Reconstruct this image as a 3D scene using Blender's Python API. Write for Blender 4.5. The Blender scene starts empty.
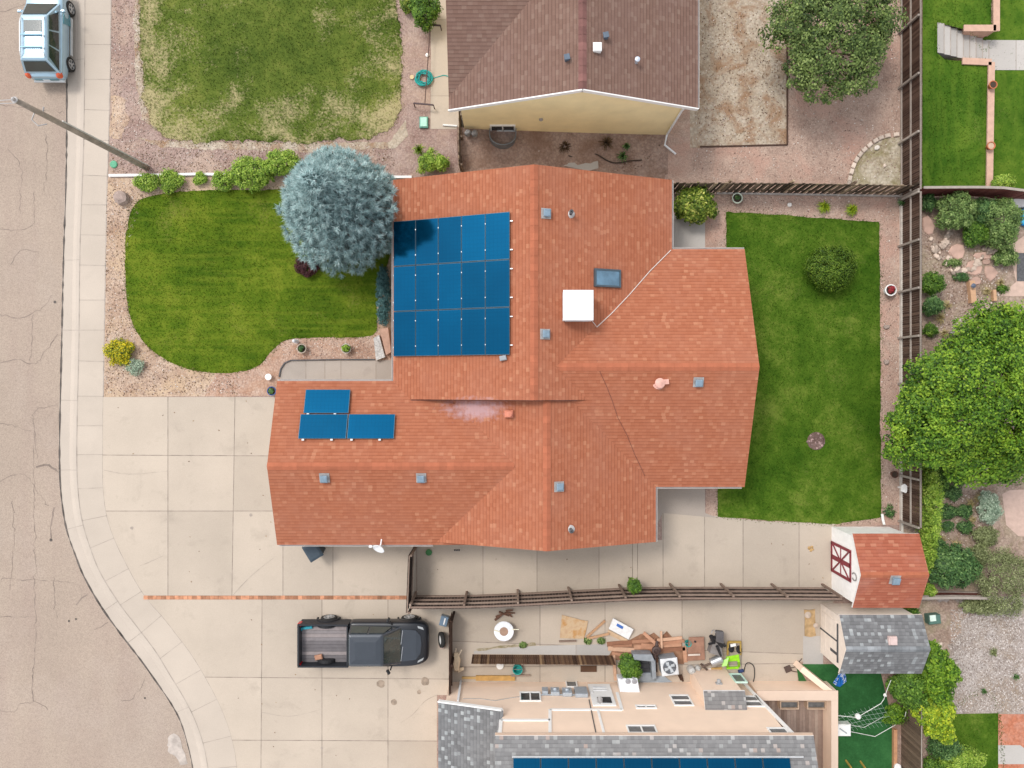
import bpy, bmesh, math, random
import numpy as np
random.seed(7); RNG = np.random.default_rng(11)
R = math.radians
S = bpy.context.scene; COL = S.collection
CAM_H = 33.0; FPX = 710.0            # drone height (m) and focal length in pixels of the 1024 px wide photograph

def P(x, y, z=0.0):
    """ground plan position of the thing seen at photo pixel x,y when it stands z metres above the ground"""
    k = (CAM_H - z) / FPX
    return ((x - 512) * k, (384 - y) * k, z)
def P2(x, y, z=0.0): return P(x, y, z)[:2]
def PL(pts, z=0.0): return [P2(a, b, z) for a, b in pts]

# ------------------------------------------------------------------ object bookkeeping
ORIGIN = {}
def origin_of(o):
    while o.parent: o = o.parent
    return ORIGIN.get(o.name, (0, 0, 0))
def tag(o, label=None, cat=None, group=None, kind=None):
    if label: o['label'] = label
    if cat: o['category'] = cat
    if group: o['group'] = group
    if kind: o['kind'] = kind
    return o
def thing(name, label, cat, loc=(0, 0, 0), group=None):
    o = bpy.data.objects.new(name, None); COL.objects.link(o)
    o.empty_display_size = .3; o.location = loc; ORIGIN[o.name] = tuple(loc)
    return tag(o, label, cat, group)
def copy_thing(root, loc, rotz=0, label=None, group=None, scale=None):
    r = root.copy(); COL.objects.link(r); r.location = loc; r.rotation_euler = (0, 0, rotz); ORIGIN[r.name] = tuple(loc)
    if scale: r.scale = scale
    if label: r['label'] = label
    if group: r['group'] = group
    for ch in list(root.children):
        c = ch.copy(); COL.objects.link(c); c.parent = r
        for g in list(ch.children):
            d = g.copy(); COL.objects.link(d); d.parent = c
    return r

def V(*a): return np.array(a, float)
def unit(v):
    n = np.linalg.norm(v); return v / n if n > 1e-9 else v

class G:
    """collects faces of one mesh object"""
    def __init__(s): s.v = []; s.f = []; s.m = []; s.t = []; s.uv = []
    def face(s, pts, m=0, t=.5, uv=None):
        i = len(s.v); s.v += [tuple(map(float, p)) for p in pts]; s.f.append(tuple(range(i, i + len(pts))))
        s.m.append(m); s.t.append(t); s.uv.append(uv)
    def mesh(s, vs, fs, m=0, t=.5):
        i = len(s.v); s.v += [tuple(map(float, p)) for p in vs]
        for f in fs: s.f.append(tuple(a + i for a in f)); s.m.append(m); s.t.append(t); s.uv.append(None)
    def prism(s, poly, z0, z1, m=0, t=.5, mtop=None, bottom=True):
        """poly: 2-D points; z0/z1 numbers or lists per vertex"""
        n = len(poly); a = sum(poly[i][0] * poly[(i + 1) % n][1] - poly[(i + 1) % n][0] * poly[i][1] for i in range(n))
        poly = list(poly)
        za = list(z0) if hasattr(z0, '__len__') else [z0] * n; zb = list(z1) if hasattr(z1, '__len__') else [z1] * n
        if a < 0: poly = poly[::-1]; za = za[::-1]; zb = zb[::-1]
        vs = [(p[0], p[1], z) for p, z in zip(poly, za)] + [(p[0], p[1], z) for p, z in zip(poly, zb)]
        fs = [(i, (i + 1) % n, n + (i + 1) % n, n + i) for i in range(n)]
        s.mesh(vs, fs + ([tuple(range(n))[::-1]] if bottom else []), m, t)
        s.face([vs[n + i] for i in range(n)], m if mtop is None else mtop, t)
    def box(s, c, size, rz=0, m=0, t=.5, bev=0):
        """c = centre of the underside"""
        x, y, z = c; a, b, h = size[0] / 2, size[1] / 2, size[2]
        co, si = math.cos(rz), math.sin(rz)
        def q(u, v): return (x + u * co - v * si, y + u * si + v * co)
        if bev <= 0:
            s.prism([q(-a, -b), q(a, -b), q(a, b), q(-a, b)], z, z + h, m, t); return
        e = min(bev, a * .9, b * .9, h * .45)
        def ring(d, zz): return [q(-a + d, -b + d) + (zz,), q(a - d, -b + d) + (zz,), q(a - d, b - d) + (zz,), q(-a + d, b - d) + (zz,)]
        rs = [ring(e, z), ring(0, z + e), ring(0, z + h - e), ring(e, z + h)]
        s.rings(rs, m, t)
    def rings(s, rs, m=0, t=.5, caps=True, closed=True):
        n = len(rs[0]); vs = [p for r in rs for p in r]; fs = []
        for k in range(len(rs) - 1):
            for i in range(n if closed else n - 1):
                j = (i + 1) % n; fs.append((k * n + i, k * n + j, (k + 1) * n + j, (k + 1) * n + i))
        if caps: fs += [tuple(range(n))[::-1], tuple((len(rs) - 1) * n + i for i in range(n))]
        s.mesh(vs, fs, m, t)
    def beam(s, a, b, w, h=None, m=0, t=.5, up=(0, 0, 1)):
        """rectangular bar from a to b"""
        h = h or w; a = np.array(a, float); b = np.array(b, float); d = unit(b - a); u = np.array(up, float)
        if abs(d @ u) > .98: u = V(1, 0, 0)
        sx = unit(np.cross(d, u)); sz = np.cross(sx, d)
        q = [(-w / 2, -h / 2), (w / 2, -h / 2), (w / 2, h / 2), (-w / 2, h / 2)]
        s.rings([[a + sx * i + sz * j for i, j in q], [b + sx * i + sz * j for i, j in q]], m, t)
    def tube(s, path, r, n=7, m=0, t=.5):
        path = [np.array(p, float) for p in path]; k = len(path); rs = []
        rad = list(r) if hasattr(r, '__len__') else [r] * k
        ref = V(0, 0, 1)
        for i, p in enumerate(path):
            d = unit(path[min(i + 1, k - 1)] - path[max(i - 1, 0)])
            u = ref if abs(d @ ref) < .95 else V(1, 0, 0)
            sx = unit(np.cross(d, u)); sy = np.cross(sx, d)
            rs.append([p + (sx * math.cos(a) + sy * math.sin(a)) * rad[i] for a in np.linspace(0, 2 * math.pi, n, endpoint=False)])
        s.rings(rs, m, t)
    def lathe(s, c, prof, n=20, m=0, t=.5, ax=(0, 0, 1), caps=True):
        """prof: (radius, height) list, around axis ax from c"""
        ax = unit(np.array(ax, float)); u = V(1, 0, 0) if abs(ax[0]) < .9 else V(0, 1, 0)
        sx = unit(np.cross(ax, u)); sy = np.cross(ax, sx); c = np.array(c, float)
        rs = [[c + ax * h + (sx * math.cos(a) + sy * math.sin(a)) * max(r, 1e-4) for a in np.linspace(0, 2 * math.pi, n, endpoint=False)] for r, h in prof]
        s.rings(rs, m, t, caps)
    def build(s, name, mats, parent=None, origin=None, smooth=False, bevel=0, subsurf=0):
        if not isinstance(mats, (list, tuple)): mats = [mats]
        o0 = origin_of(parent) if parent else (origin or (0, 0, 0))
        me = bpy.data.meshes.new(name)
        vs = np.array(s.v, float).reshape(-1, 3) - np.array(o0, float)
        me.from_pydata(vs.tolist(), [], s.f)
        for x in mats: me.materials.append(x)
        me.polygons.foreach_set('material_index', s.m)
        at = me.attributes.new('tone', 'FLOAT', 'FACE'); at.data.foreach_set('value', s.t)
        if any(u is not None for u in s.uv):
            ul = me.uv_layers.new(name='UVMap')
            for p, u in zip(me.polygons, s.uv):
                if u is None: continue
                for li, c in zip(p.loop_indices, u): ul.data[li].uv = c
        if smooth: me.polygons.foreach_set('use_smooth', [True] * len(me.polygons))
        me.update()
        ob = bpy.data.objects.new(name, me); COL.objects.link(ob)
        if parent: ob.parent = parent
        else: ob.location = o0; ORIGIN[ob.name] = tuple(o0)
        if bevel or subsurf:
            bm = bmesh.new(); bm.from_mesh(me); bmesh.ops.remove_doubles(bm, verts=bm.verts, dist=1e-4)
            bmesh.ops.recalc_face_normals(bm, faces=bm.faces); bm.to_mesh(me); bm.free()
        if bevel:
            b = ob.modifiers.new('bevel', 'BEVEL'); b.width = bevel; b.segments = 2; b.limit_method = 'ANGLE'
        if subsurf:
            b = ob.modifiers.new('sub', 'SUBSURF'); b.levels = subsurf; b.render_levels = subsurf
        return ob

def np_mesh(name, verts, nper, tone, mat, parent=None, origin=None):
    """verts (F*nper,3): F separate polygons of nper corners"""
    F = len(verts) // nper
    o0 = origin_of(parent) if parent else (origin or (0, 0, 0))
    me = bpy.data.meshes.new(name)
    me.vertices.add(len(verts)); me.vertices.foreach_set('co', (np.asarray(verts, float) - np.array(o0, float)).ravel())
    me.loops.add(F * nper); me.loops.foreach_set('vertex_index', np.arange(F * nper, dtype=np.int32))
    me.polygons.add(F); me.polygons.foreach_set('loop_start', np.arange(0, F * nper, nper, dtype=np.int32))
    try: me.polygons.foreach_set('loop_total', np.full(F, nper, dtype=np.int32))
    except Exception: pass
    me.update(calc_edges=True)
    at = me.attributes.new('tone', 'FLOAT', 'FACE'); at.data.foreach_set('value', np.asarray(tone, np.float32))
    me.materials.append(mat)
    ob = bpy.data.objects.new(name, me); COL.objects.link(ob)
    if parent: ob.parent = parent
    else: ob.location = o0; ORIGIN[ob.name] = tuple(o0)
    return ob

# ------------------------------------------------------------------ materials
class T:
    def __init__(s, name):
        s.m = bpy.data.materials.new(name); s.m.use_nodes = True; s.t = s.m.node_tree; s.t.nodes.clear()
        s.out = s.t.nodes.new('ShaderNodeOutputMaterial')
    def link(s, src, sock):
        if isinstance(src, tuple) and hasattr(src[0], 'outputs'): src = src[0].outputs[src[1]]
        elif hasattr(src, 'outputs'): src = src.outputs[0]
        s.t.links.new(src, sock)
    def put(s, sock, v):
        if hasattr(v, 'outputs') or (isinstance(v, tuple) and len(v) and hasattr(v[0], 'outputs')) or isinstance(v, bpy.types.NodeSocket): s.link(v, sock)
        elif isinstance(v, (tuple, list)) and len(v) == 3 and sock.type == 'RGBA': sock.default_value = (*v, 1)
        else: sock.default_value = v
    def n(s, typ, ins=None, **props):
        nd = s.t.nodes.new('ShaderNode' + typ)
        for k, v in props.items(): setattr(nd, k, v)
        for k, v in (ins or {}).items(): s.put(nd.inputs[k], v)
        return nd
    def coord(s, kind='Object'): return (s.n('TexCoord'), kind)
    def noise(s, scale, detail=4, rough=.55, co=None, dist=0):
        return s.n('TexNoise', {'Vector': co or s.coord(), 'Scale': scale, 'Detail': detail, 'Roughness': rough, 'Distortion': dist})
    def vor(s, scale, co=None, feature='F1'):
        return s.n('TexVoronoi', {'Vector': co or s.coord(), 'Scale': scale}, feature=feature)
    def ramp(s, fac, stops, interp='LINEAR'):
        nd = s.n('ValToRGB', {'Fac': fac}); e = nd.color_ramp.elements; nd.color_ramp.interpolation = interp
        while len(e) > 1: e.remove(e[-1])
        for i, (p, c) in enumerate(stops):
            x = e[0] if i == 0 else e.new(p)
            x.position = p; x.color = (*c, 1) if isinstance(c, (tuple, list)) else (c, c, c, 1)
        return nd
    def math(s, op, a, b=0.0, c=0.0):
        return s.n('Math', {0: a, 1: b, 2: c}, operation=op)
    def mix(s, fac, a, b, blend='MIX'):
        nd = s.t.nodes.new('ShaderNodeMix'); nd.data_type = 'RGBA'; nd.blend_type = blend
        s.put(nd.inputs[0], fac); s.put(nd.inputs[6], a); s.put(nd.inputs[7], b)
        return (nd, 2)
    def tone(s): return (s.n('Attribute', attribute_name='tone'), 'Fac')
    def scaled(s, co, sc, rot=0):
        return s.n('Mapping', {'Vector': co, 'Scale': sc, 'Rotation': (0, 0, rot)})
    def bump(s, h, strength=.4, dist=.02):
        return s.n('Bump', {'Height': h, 'Strength': strength, 'Distance': dist})
    def bsdf(s, col, rough=.7, metal=0., normal=None, spec=.3, **kw):
        b = s.n('BsdfPrincipled', {'Base Color': col, 'Roughness': rough, 'Metallic': metal, 'Specular IOR Level': spec})
        if normal is not None: s.link(normal, b.inputs['Normal'])
        for k, v in kw.items(): s.put(b.inputs[k], v)
        s.link(b, s.out.inputs['Surface']); return s.m

def sc3(c, k): return tuple(min(1, x * k) for x in c)
def simple(name, col, rough=.6, metal=0., var=.12, scale=5., bump=0., spec=.3, tone=.0, **kw):
    t = T(name)
    f = t.noise(scale, 5)
    c = t.ramp(f, [(.3, sc3(col, 1 - var)), (.7, sc3(col, 1 + var))])
    if tone: c = t.mix(1., c, t.ramp(t.tone(), [(0, (1 - tone,) * 3), (1, (1 + tone,) * 3)]), 'MULTIPLY')
    return t.bsdf(c, rough, metal, t.bump(t.noise(scale * 8, 3), bump, .01) if bump else None, spec, **kw)

def concrete(name, col, stain=.25, tone=.10):
    t = T(name)
    c = t.ramp(t.noise(.35, 5, .6), [(.3, sc3(col, .93)), (.7, sc3(col, 1.06))])
    c = t.mix(1., c, t.ramp(t.tone(), [(0, (1 - tone, 1 - tone, 1 - tone)), (1, (1 + tone * .6, 1 + tone * .6, 1 + tone * .6))]), 'MULTIPLY')
    st = t.ramp(t.noise(.9, 6, .65, dist=.4), [(.56, 0.), (.80, 1.)])
    c = t.mix(t.math('MULTIPLY', st, stain), c, sc3(col, .62))
    st2 = t.ramp(t.noise(2.6, 5, .6), [(.66, 0.), (.72, 1.)])
    c = t.mix(t.math('MULTIPLY', st2, stain * .5), c, sc3(col, .7))
    fine = t.noise(26, 4, .7)
    c = t.mix(.16, c, t.ramp(fine, [(.3, (.25, .25, .25)), (.7, (1, 1, 1))]), 'MULTIPLY')
    return t.bsdf(c, .85, 0, t.bump(fine, .15, .01), .2)

def gravel(name, cols, size=14., blotch=None, amt=.5, bscale=.5, bump=.6):
    """cols: stone colours dark..light; blotch: colour of sandy or weedy patches"""
    t = T(name)
    v = t.vor(size); v2 = t.vor(size * 2.3)
    f = (v, 'Color'); f2 = (v2, 'Color')
    n = len(cols)
    c = t.ramp(t.n('SeparateColor', {0: f}), [(i / (n - 1), k) for i, k in enumerate(cols)])
    cb = t.ramp(t.n('SeparateColor', {0: f2}), [(i / (n - 1), k) for i, k in enumerate(cols)])
    c = t.mix(.5, c, cb)
    c = t.mix(.55, c, t.ramp(t.noise(.8, 6, .65), [(.3, sc3(cols[0], 1.25)), (.7, cols[-1])]))
    gap = t.ramp((v, 'Distance'), [(.35, 1.), (.75, .55)])
    c = t.mix(.4, c, gap, 'MULTIPLY')
    if blotch:
        b = t.ramp(t.noise(bscale, 7, .68, dist=.6), [(.47, 0.), (.62, 1.)])
        c = t.mix(t.math('MULTIPLY', b, amt), c, blotch)
    return t.bsdf(c, .95, 0, t.bump(t.math('SUBTRACT', 1., (v, 'Distance')), bump, .03), .1)

def leafy(name, stops, rough=.55, trans=.25):
    t = T(name)
    if trans: stops = [(p, sc3(c, 1.32)) for p, c in stops]
    c = t.ramp(t.tone(), stops)
    c = t.mix(.3, c, t.ramp(t.noise(3, 3), [(.3, (.55, .55, .55)), (.7, (1.25, 1.25, 1.25))]), 'MULTIPLY')
    b = t.n('BsdfPrincipled', {'Base Color': c, 'Roughness': rough, 'Specular IOR Level': .25})
    tr = t.n('BsdfTranslucent', {'Color': c})
    mx = t.n('MixShader', {0: trans, 1: b, 2: tr}); t.link(mx, t.out.inputs['Surface'])
    return t.m

def lawn_mat(name, dark, mid, light, dry=None, dry_amt=0., dry_th=.55, streak=None, tone_amt=.5, dscale=.55, worn_rim=None):
    t = T(name)
    big = t.noise(.28, 5, .6); med = t.noise(1.6, 6, .7); fine = t.noise(11, 4, .75)
    f = t.math('ADD', t.math('MULTIPLY', big, .50), t.math('ADD', t.math('MULTIPLY', med, .35), t.math('MULTIPLY', fine, .25)))
    c = t.ramp(f, [(.46, dark), (.56, mid), (.66, light)])
    if streak:
        st = t.noise(1., 3, .6, co=t.scaled(t.coord(), streak))
        c = t.mix(t.ramp(st, [(.45, 0.), (.7, .55)]), c, light)
    if dry:
        wr = 0.
        if worn_rim:
            cx, cy, rx, ry = worn_rim; ln = t.n('VectorMath', {0: t.n('Mapping', {'Vector': t.coord(), 'Location': (-cx / rx, -cy / ry, 0), 'Scale': (1 / rx, 1 / ry, 0)})}, operation='LENGTH'); wr = t.math('MULTIPLY', t.math('SUBTRACT', (ln, 'Value'), .62), .17)
        d = t.ramp(t.math('ADD', wr, t.math('ADD', t.math('MULTIPLY', t.noise(dscale, 6, .6, dist=.5), .55), t.math('MULTIPLY', t.noise(9, 5, .75), .45))), [(dry_th, 0.), (dry_th + .12, 1.)])
        c = t.mix(t.math('MULTIPLY', d, dry_amt), c, dry)
    c = t.mix(tone_amt, c, t.ramp(t.tone(), [(0, (.55, .55, .5)), (1, (1.5, 1.45, 1.3))]), 'MULTIPLY')
    return t.bsdf(c, .85, 0, t.bump(fine, .12, .02), .1)

def shingle(name, stops, row=.15, tab=.30, band=.72, weather=(.5, .5, .5), wamt=.12, stain=None):
    t = T(name)
    uv = t.n('SeparateXYZ', {0: (t.n('TexCoord'), 'UV')})
    rv = t.math('DIVIDE', (uv, 1), row); ri = t.math('FLOOR', rv); rf = t.math('FRACT', rv)
    off = t.n('TexWhiteNoise', {'W': ri}, noise_dimensions='1D')
    cu = t.math('ADD', t.math('DIVIDE', (uv, 0), tab), t.math('MULTIPLY', (off, 0), 7.3)); ci = t.math('FLOOR', cu); cf = t.math('FRACT', cu)
    wn = t.n('TexWhiteNoise', {'Vector': t.n('CombineXYZ', {0: ci, 1: ri})}, noise_dimensions='2D')
    c = t.ramp((wn, 0), stops)
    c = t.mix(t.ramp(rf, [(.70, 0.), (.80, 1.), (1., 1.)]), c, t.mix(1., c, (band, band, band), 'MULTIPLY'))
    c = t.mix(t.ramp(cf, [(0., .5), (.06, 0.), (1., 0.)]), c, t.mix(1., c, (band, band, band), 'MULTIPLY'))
    w = t.ramp(t.noise(.5, 6, .65), [(.45, 0.), (.75, 1.)])
    c = t.mix(t.math('MULTIPLY', w, wamt), c, weather)
    g = t.noise(45, 2, .6)
    c = t.mix(.22, c, t.ramp(g, [(.3, (.5, .5, .5)), (.7, (1.2, 1.2, 1.2))]), 'MULTIPLY')
    if stain:
        (sx, sy, ra, rb, scol) = stain
        mp = t.n('Mapping', {'Vector': t.coord(), 'Location': (-sx / ra, -sy / rb, 0), 'Scale': (1 / ra, 1 / rb, 0)})
        gr = t.n('VectorMath', {0: mp}, operation='LENGTH')
        fall = t.ramp(t.math('ADD', (gr, 'Value'), t.math('MULTIPLY', t.math('SUBTRACT', t.noise(5, 5), .5), 1.6)), [(.25, .75), (1., 0.)])
        c = t.mix(fall, c, scol)
    h = t.math('ADD', t.math('MULTIPLY', rf, -.6), t.math('MULTIPLY', (wn, 0), .5))
    return t.bsdf(c, .92, 0, t.bump(h, .35, .012), .12)

def wood(name, stops, rough=.8, bump=.2):
    t = T(name)
    c = t.ramp(t.tone(), stops)
    c = t.mix(.45, c, t.ramp(t.noise(4, 6, .7, co=t.scaled(t.coord(), (1., 1., 1.))), [(.25, (.5, .5, .5)), (.75, (1.3, 1.3, 1.3))]), 'MULTIPLY')
    return t.bsdf(c, rough, 0, t.bump(t.noise(30, 3), bump, .005), .2)
# ------------------------------------------------------------------ palette
CONC = concrete('drive_concrete', (.485, .410, .335), .5, .10)
CONC_WALK = concrete('walk_concrete', (.505, .432, .362), .2, .03)
CONC_CURB = concrete('curb_concrete', (.50, .43, .365), .3)
CONC_OLD = concrete('old_concrete', (.40, .345, .30), .5)
CONC_PALE = concrete('pale_concrete', (.46, .43, .40), .2)
JOINT = simple('joint_dirt', (.26, .215, .18), .95, var=.4, scale=2)
JOINT_SOFT = simple('joint_soft', (.34, .29, .25), .95, var=.25, scale=2)
SEAM = simple('road_seam_dirt', (.10, .085, .075), .95, var=.5, scale=3)
BRICK_RED = simple('brick_strip', (.36, .17, .10), .9, var=.35, scale=5, bump=.3)

OIL_AND_DARK = simple('oily_and_dark_concrete', (.30, .235, .18), .7, var=.3, scale=6)
def asphalt():
    t = T('pale_asphalt')
    base = (.365, .292, .236)
    c = t.ramp(t.noise(.22, 5, .6), [(.3, sc3(base, .93)), (.7, sc3(base, 1.06))])
    st = t.noise(1., 4, .6, co=t.scaled(t.coord(), (.9, .12, 1)))
    c = t.mix(t.ramp(st, [(.45, 0.), (.75, .45)]), c, (.315, .235, .20))
    b = t.noise(.16, 5, .65)
    c = t.mix(t.ramp(b, [(.52, 0.), (.75, .5)]), c, (.42, .35, .30))
    v = t.vor(38)
    c = t.mix(.5, c, t.ramp(t.n('SeparateColor', {0: (v, 'Color')}), [(0, (.62, .6, .6)), (.5, (1, 1, 1)), (1, (1.22, 1.2, 1.18))]), 'MULTIPLY')
    g = t.noise(9, 4, .7)
    c = t.mix(.3, c, t.ramp(g, [(.3, (.75, .75, .75)), (.7, (1.15, 1.15, 1.15))]), 'MULTIPLY')
    return t.bsdf(c, .9, 0, t.bump((v, 'Distance'), .3, .01), .2)
ASPHALT = asphalt()
G_PINK = gravel('pink_gravel', [(.18, .11, .092), (.30, .19, .165), (.37, .25, .215), (.48, .375, .325)], 13, (.46, .34, .26), .55, .45)
G_TAN = gravel('tan_gravel', [(.22, .13, .085), (.40, .25, .17), (.49, .335, .24), (.62, .50, .40)], 12, (.54, .40, .26), .5, .6)
G_ORANGE = gravel('orange_gravel', [(.22, .11, .07), (.40, .23, .16), (.47, .31, .23), (.6, .48, .40)], 12, (.36, .18, .10), .4, .8)
G_YARD = gravel('yard_gravel', [(.22, .14, .11), (.38, .26, .205), (.46, .33, .265), (.54, .41, .335)], 16, (.46, .27, .21), .5, .5)
DIRT_PALE = gravel('pale_dirt', [(.24, .18, .125), (.40, .32, .24), (.48, .40, .31), (.58, .51, .42)], 9, (.25, .135, .07), .75, .9)
DIRT_BROWN = gravel('brown_dirt', [(.18, .115, .09), (.30, .195, .155), (.37, .26, .21), (.47, .365, .305)], 9, (.19, .11, .075), .6, .5)
DIRT_WEED = gravel('weedy_dirt', [(.20, .15, .09), (.32, .26, .16), (.45, .38, .28), (.62, .56, .46)], 8, (.20, .17, .07), .7, .9)
G_WHITE = gravel('white_gravel', [(.18, .14, .12), (.33, .27, .235), (.42, .36, .32), (.54, .49, .465)], 10, (.26, .19, .125), .55, .5)
MULCH = gravel('garden_mulch', [(.14, .09, .065), (.30, .205, .155), (.40, .29, .23), (.54, .43, .36)], 10, (.17, .16, .06), .35, .8)
RED_DIRT = gravel('red_patio', [(.34, .10, .05), (.42, .14, .075), (.48, .18, .10), (.52, .26, .18)], 8, (.52, .33, .27), .4, .8)
TURF = lawn_mat('artificial_turf', (.018, .075, .022), (.026, .105, .032), (.04, .14, .045), tone_amt=.3)
LAWN_FRONT = lawn_mat('front_lawn', (.038, .080, .003), (.074, .124, .006), (.145, .182, .016), (.24, .21, .06), .45, .55, streak=(.22, 3.4, 1), tone_amt=.3)
LAWN_BACK = lawn_mat('back_lawn', (.030, .076, .004), (.060, .118, .009), (.128, .180, .026), (.20, .20, .06), .35, .56, tone_amt=.3)
LAWN_DRY = lawn_mat('patchy_lawn', (.046, .076, .010), (.085, .120, .018), (.150, .172, .036), (.40, .335, .19), .85, .525, dscale=.5, worn_rim=(*P(272, 40)[:2], 6.2, 4.9), tone_amt=.35)
LAWN_RICH = lawn_mat('terrace_lawn', (.030, .080, .005), (.055, .118, .009), (.105, .170, .018), (.20, .22, .06), .3, .58, streak=(2.2, .35, 1), tone_amt=.3)

# ------------------------------------------------------------------ ground helpers
def inside(poly, pts):
    p = np.asarray(poly, float); x, y = pts[:, 0], pts[:, 1]; r = np.zeros(len(pts), bool); n = len(p)
    for i in range(n):
        a, b = p[i], p[(i + 1) % n]
        if a[1] == b[1]: continue
        c = ((a[1] > y) != (b[1] > y)) & (x < (b[0] - a[0]) * (y - a[1]) / (b[1] - a[1]) + a[0]); r ^= c
    return r
def scatter(poly, n, rng=RNG):
    p = np.asarray(poly, float); lo, hi = p.min(0), p.max(0); out = np.zeros((0, 2))
    while len(out) < n:
        q = rng.uniform(lo, hi, (n * 2, 2)); out = np.vstack([out, q[inside(p, q)]])
    return out[:n]
def area(poly):
    p = np.asarray(poly, float); q = np.roll(p, -1, 0); return abs((p[:, 0] * q[:, 1] - q[:, 0] * p[:, 1]).sum()) / 2
def smooth_line(pts, step=.25, closed=False):
    """Catmull-Rom through pts, resampled"""
    p = [np.array(a, float) for a in pts]; n = len(p); out = []
    for i in range(n if closed else n - 1):
        if closed: a, b, c, d = p[(i - 1) % n], p[i], p[(i + 1) % n], p[(i + 2) % n]
        else: a, b, c, d = p[max(i - 1, 0)], p[i], p[i + 1], p[min(i + 2, n - 1)]
        k = max(1, int(np.linalg.norm(c - b) / step))
        for j in range(k):
            t = j / k
            out.append(.5 * (2 * b + (c - a) * t + (2 * a - 5 * b + 4 * c - d) * t * t + (3 * b - a - 3 * c + d) * t ** 3))
    if not closed: out.append(p[-1])
    return out
def ragged(poly, amp=.08, step=.18, seed=1):
    rg = np.random.default_rng(seed); out = []; last = 0.
    n = len(poly)
    for i in range(n):
        a, b = np.array(poly[i], float), np.array(poly[(i + 1) % n], float); d = np.linalg.norm(b - a)
        if d < 1e-6: continue
        k = max(1, int(d / step)); nn = np.array([-(b - a)[1], (b - a)[0]]) / d
        for j in range(k):
            last = .55 * last + .6 * rg.normal(0, amp); out.append(a + (b - a) * j / k + nn * last * (1 if j else .5))
    return out
def sheet(name, poly, z, mats, label=None, cat=None, kind='structure', cuts=(), jw=.03, group=None):
    """flat ground sheet; cuts: ((x,y),(x,y)) lines that score it into slabs; each joint is a thin dirt-filled groove"""
    bm = bmesh.new(); vs = [bm.verts.new((p[0], p[1], 0)) for p in poly]; bm.faces.new(vs)
    for a, b in cuts:
        d = np.array([b[0] - a[0], b[1] - a[1]]); nn = (-d[1], d[0], 0)
        bmesh.ops.bisect_plane(bm, geom=bm.verts[:] + bm.edges[:] + bm.faces[:], plane_co=(a[0], a[1], 0), plane_no=nn, dist=1e-4)
    g = G()
    bm.normal_update()
    for f in bm.faces:
        pts = [v.co.copy() for v in f.verts]
        if f.normal.z < 0: pts = pts[::-1]
        g.face([(p.x, p.y, z) for p in pts], 0, random.random() if cuts else .5)
    for e in bm.edges:
        if len(e.link_faces) == 2:
            a, b = np.array(e.verts[0].co[:2]), np.array(e.verts[1].co[:2]); d = unit(b - a); nn = np.array([-d[1], d[0]]) * jw / 2
            q = [a + nn, a - nn, b - nn, b + nn]
            g.face([(*p, z + .003) for p in q], 1)
    bm.free()
    ob = g.build(name, mats)
    for p in ob.data.polygons:
        if p.normal.z < 0: p.flip()
    return tag(ob, label, cat, group, kind)
def poly_px(pts, z=0.0): return PL(pts, z)

def lawn(name, poly, z, mat, n_per_m2=120, h=.032, label=None):
    """soil-level green sheet with real grass tufts standing in it"""
    ob = sheet(name, poly, z, [mat], label, 'lawn', 'stuff')
    n = int(area(poly) * n_per_m2); c = scatter(poly, n); bd = np.array(smooth_line(poly, .1, True)); bd = np.repeat(bd, 5, 0); bd = bd + RNG.normal(0, .07, bd.shape); c = np.vstack([c, bd]); n = len(c); ang = RNG.uniform(0, 6.28, (n, 3)); ln = RNG.uniform(.6, 1.3, (n, 3)) * h
    vs = np.zeros((n, 3, 3, 3)); w = .014
    for k in range(3):
        dx, dy = np.cos(ang[:, k]), np.sin(ang[:, k]); sp = RNG.uniform(.3, 1.1, n) * h
        vs[:, k, 0] = np.stack([c[:, 0] - dy * w, c[:, 1] + dx * w, np.full(n, z)], 1)
        vs[:, k, 1] = np.stack([c[:, 0] + dy * w, c[:, 1] - dx * w, np.full(n, z)], 1)
        vs[:, k, 2] = np.stack([c[:, 0] + dx * sp, c[:, 1] + dy * sp, z + ln[:, k]], 1)
    tone = np.repeat(RNG.beta(2.2, 2.2, n), 3)
    g = np_mesh('grass_blade', vs.reshape(-1, 3), 3, tone, mat, ob); g['kind'] = 'stuff'
    return ob

def pebbles(name, polys, n, size, mat, z=.008, label='loose gravel'):
    ar = [area(p) for p in polys]; vs = []; tone = []
    oc = np.array([[1, 0, 0], [0, 1, 0], [-1, 0, 0], [0, -1, 0], [0, 0, 1.]])
    fc = [(0, 1, 4), (1, 2, 4), (2, 3, 4), (3, 0, 4)]
    for p, a in zip(polys, ar):
        k = int(n * a / sum(ar)); c = scatter(p, k); s = RNG.uniform(*size, (k, 3)) * np.array([1, .8, .6]); th = RNG.uniform(0, 6.28, k)
        o = oc[None] * s[:, None]; x = o[..., 0] * np.cos(th)[:, None] - o[..., 1] * np.sin(th)[:, None]; y = o[..., 0] * np.sin(th)[:, None] + o[..., 1] * np.cos(th)[:, None]
        w = np.stack([x + c[:, 0:1], y + c[:, 1:2], o[..., 2] + z], -1)
        vs.append(w[:, fc].reshape(-1, 3)); tone.append(np.repeat(RNG.uniform(0, 1, k), 4))
    ob = np_mesh(name, np.vstack(vs), 3, np.concatenate(tone), mat)
    return tag(ob, kind='stuff')

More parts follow.
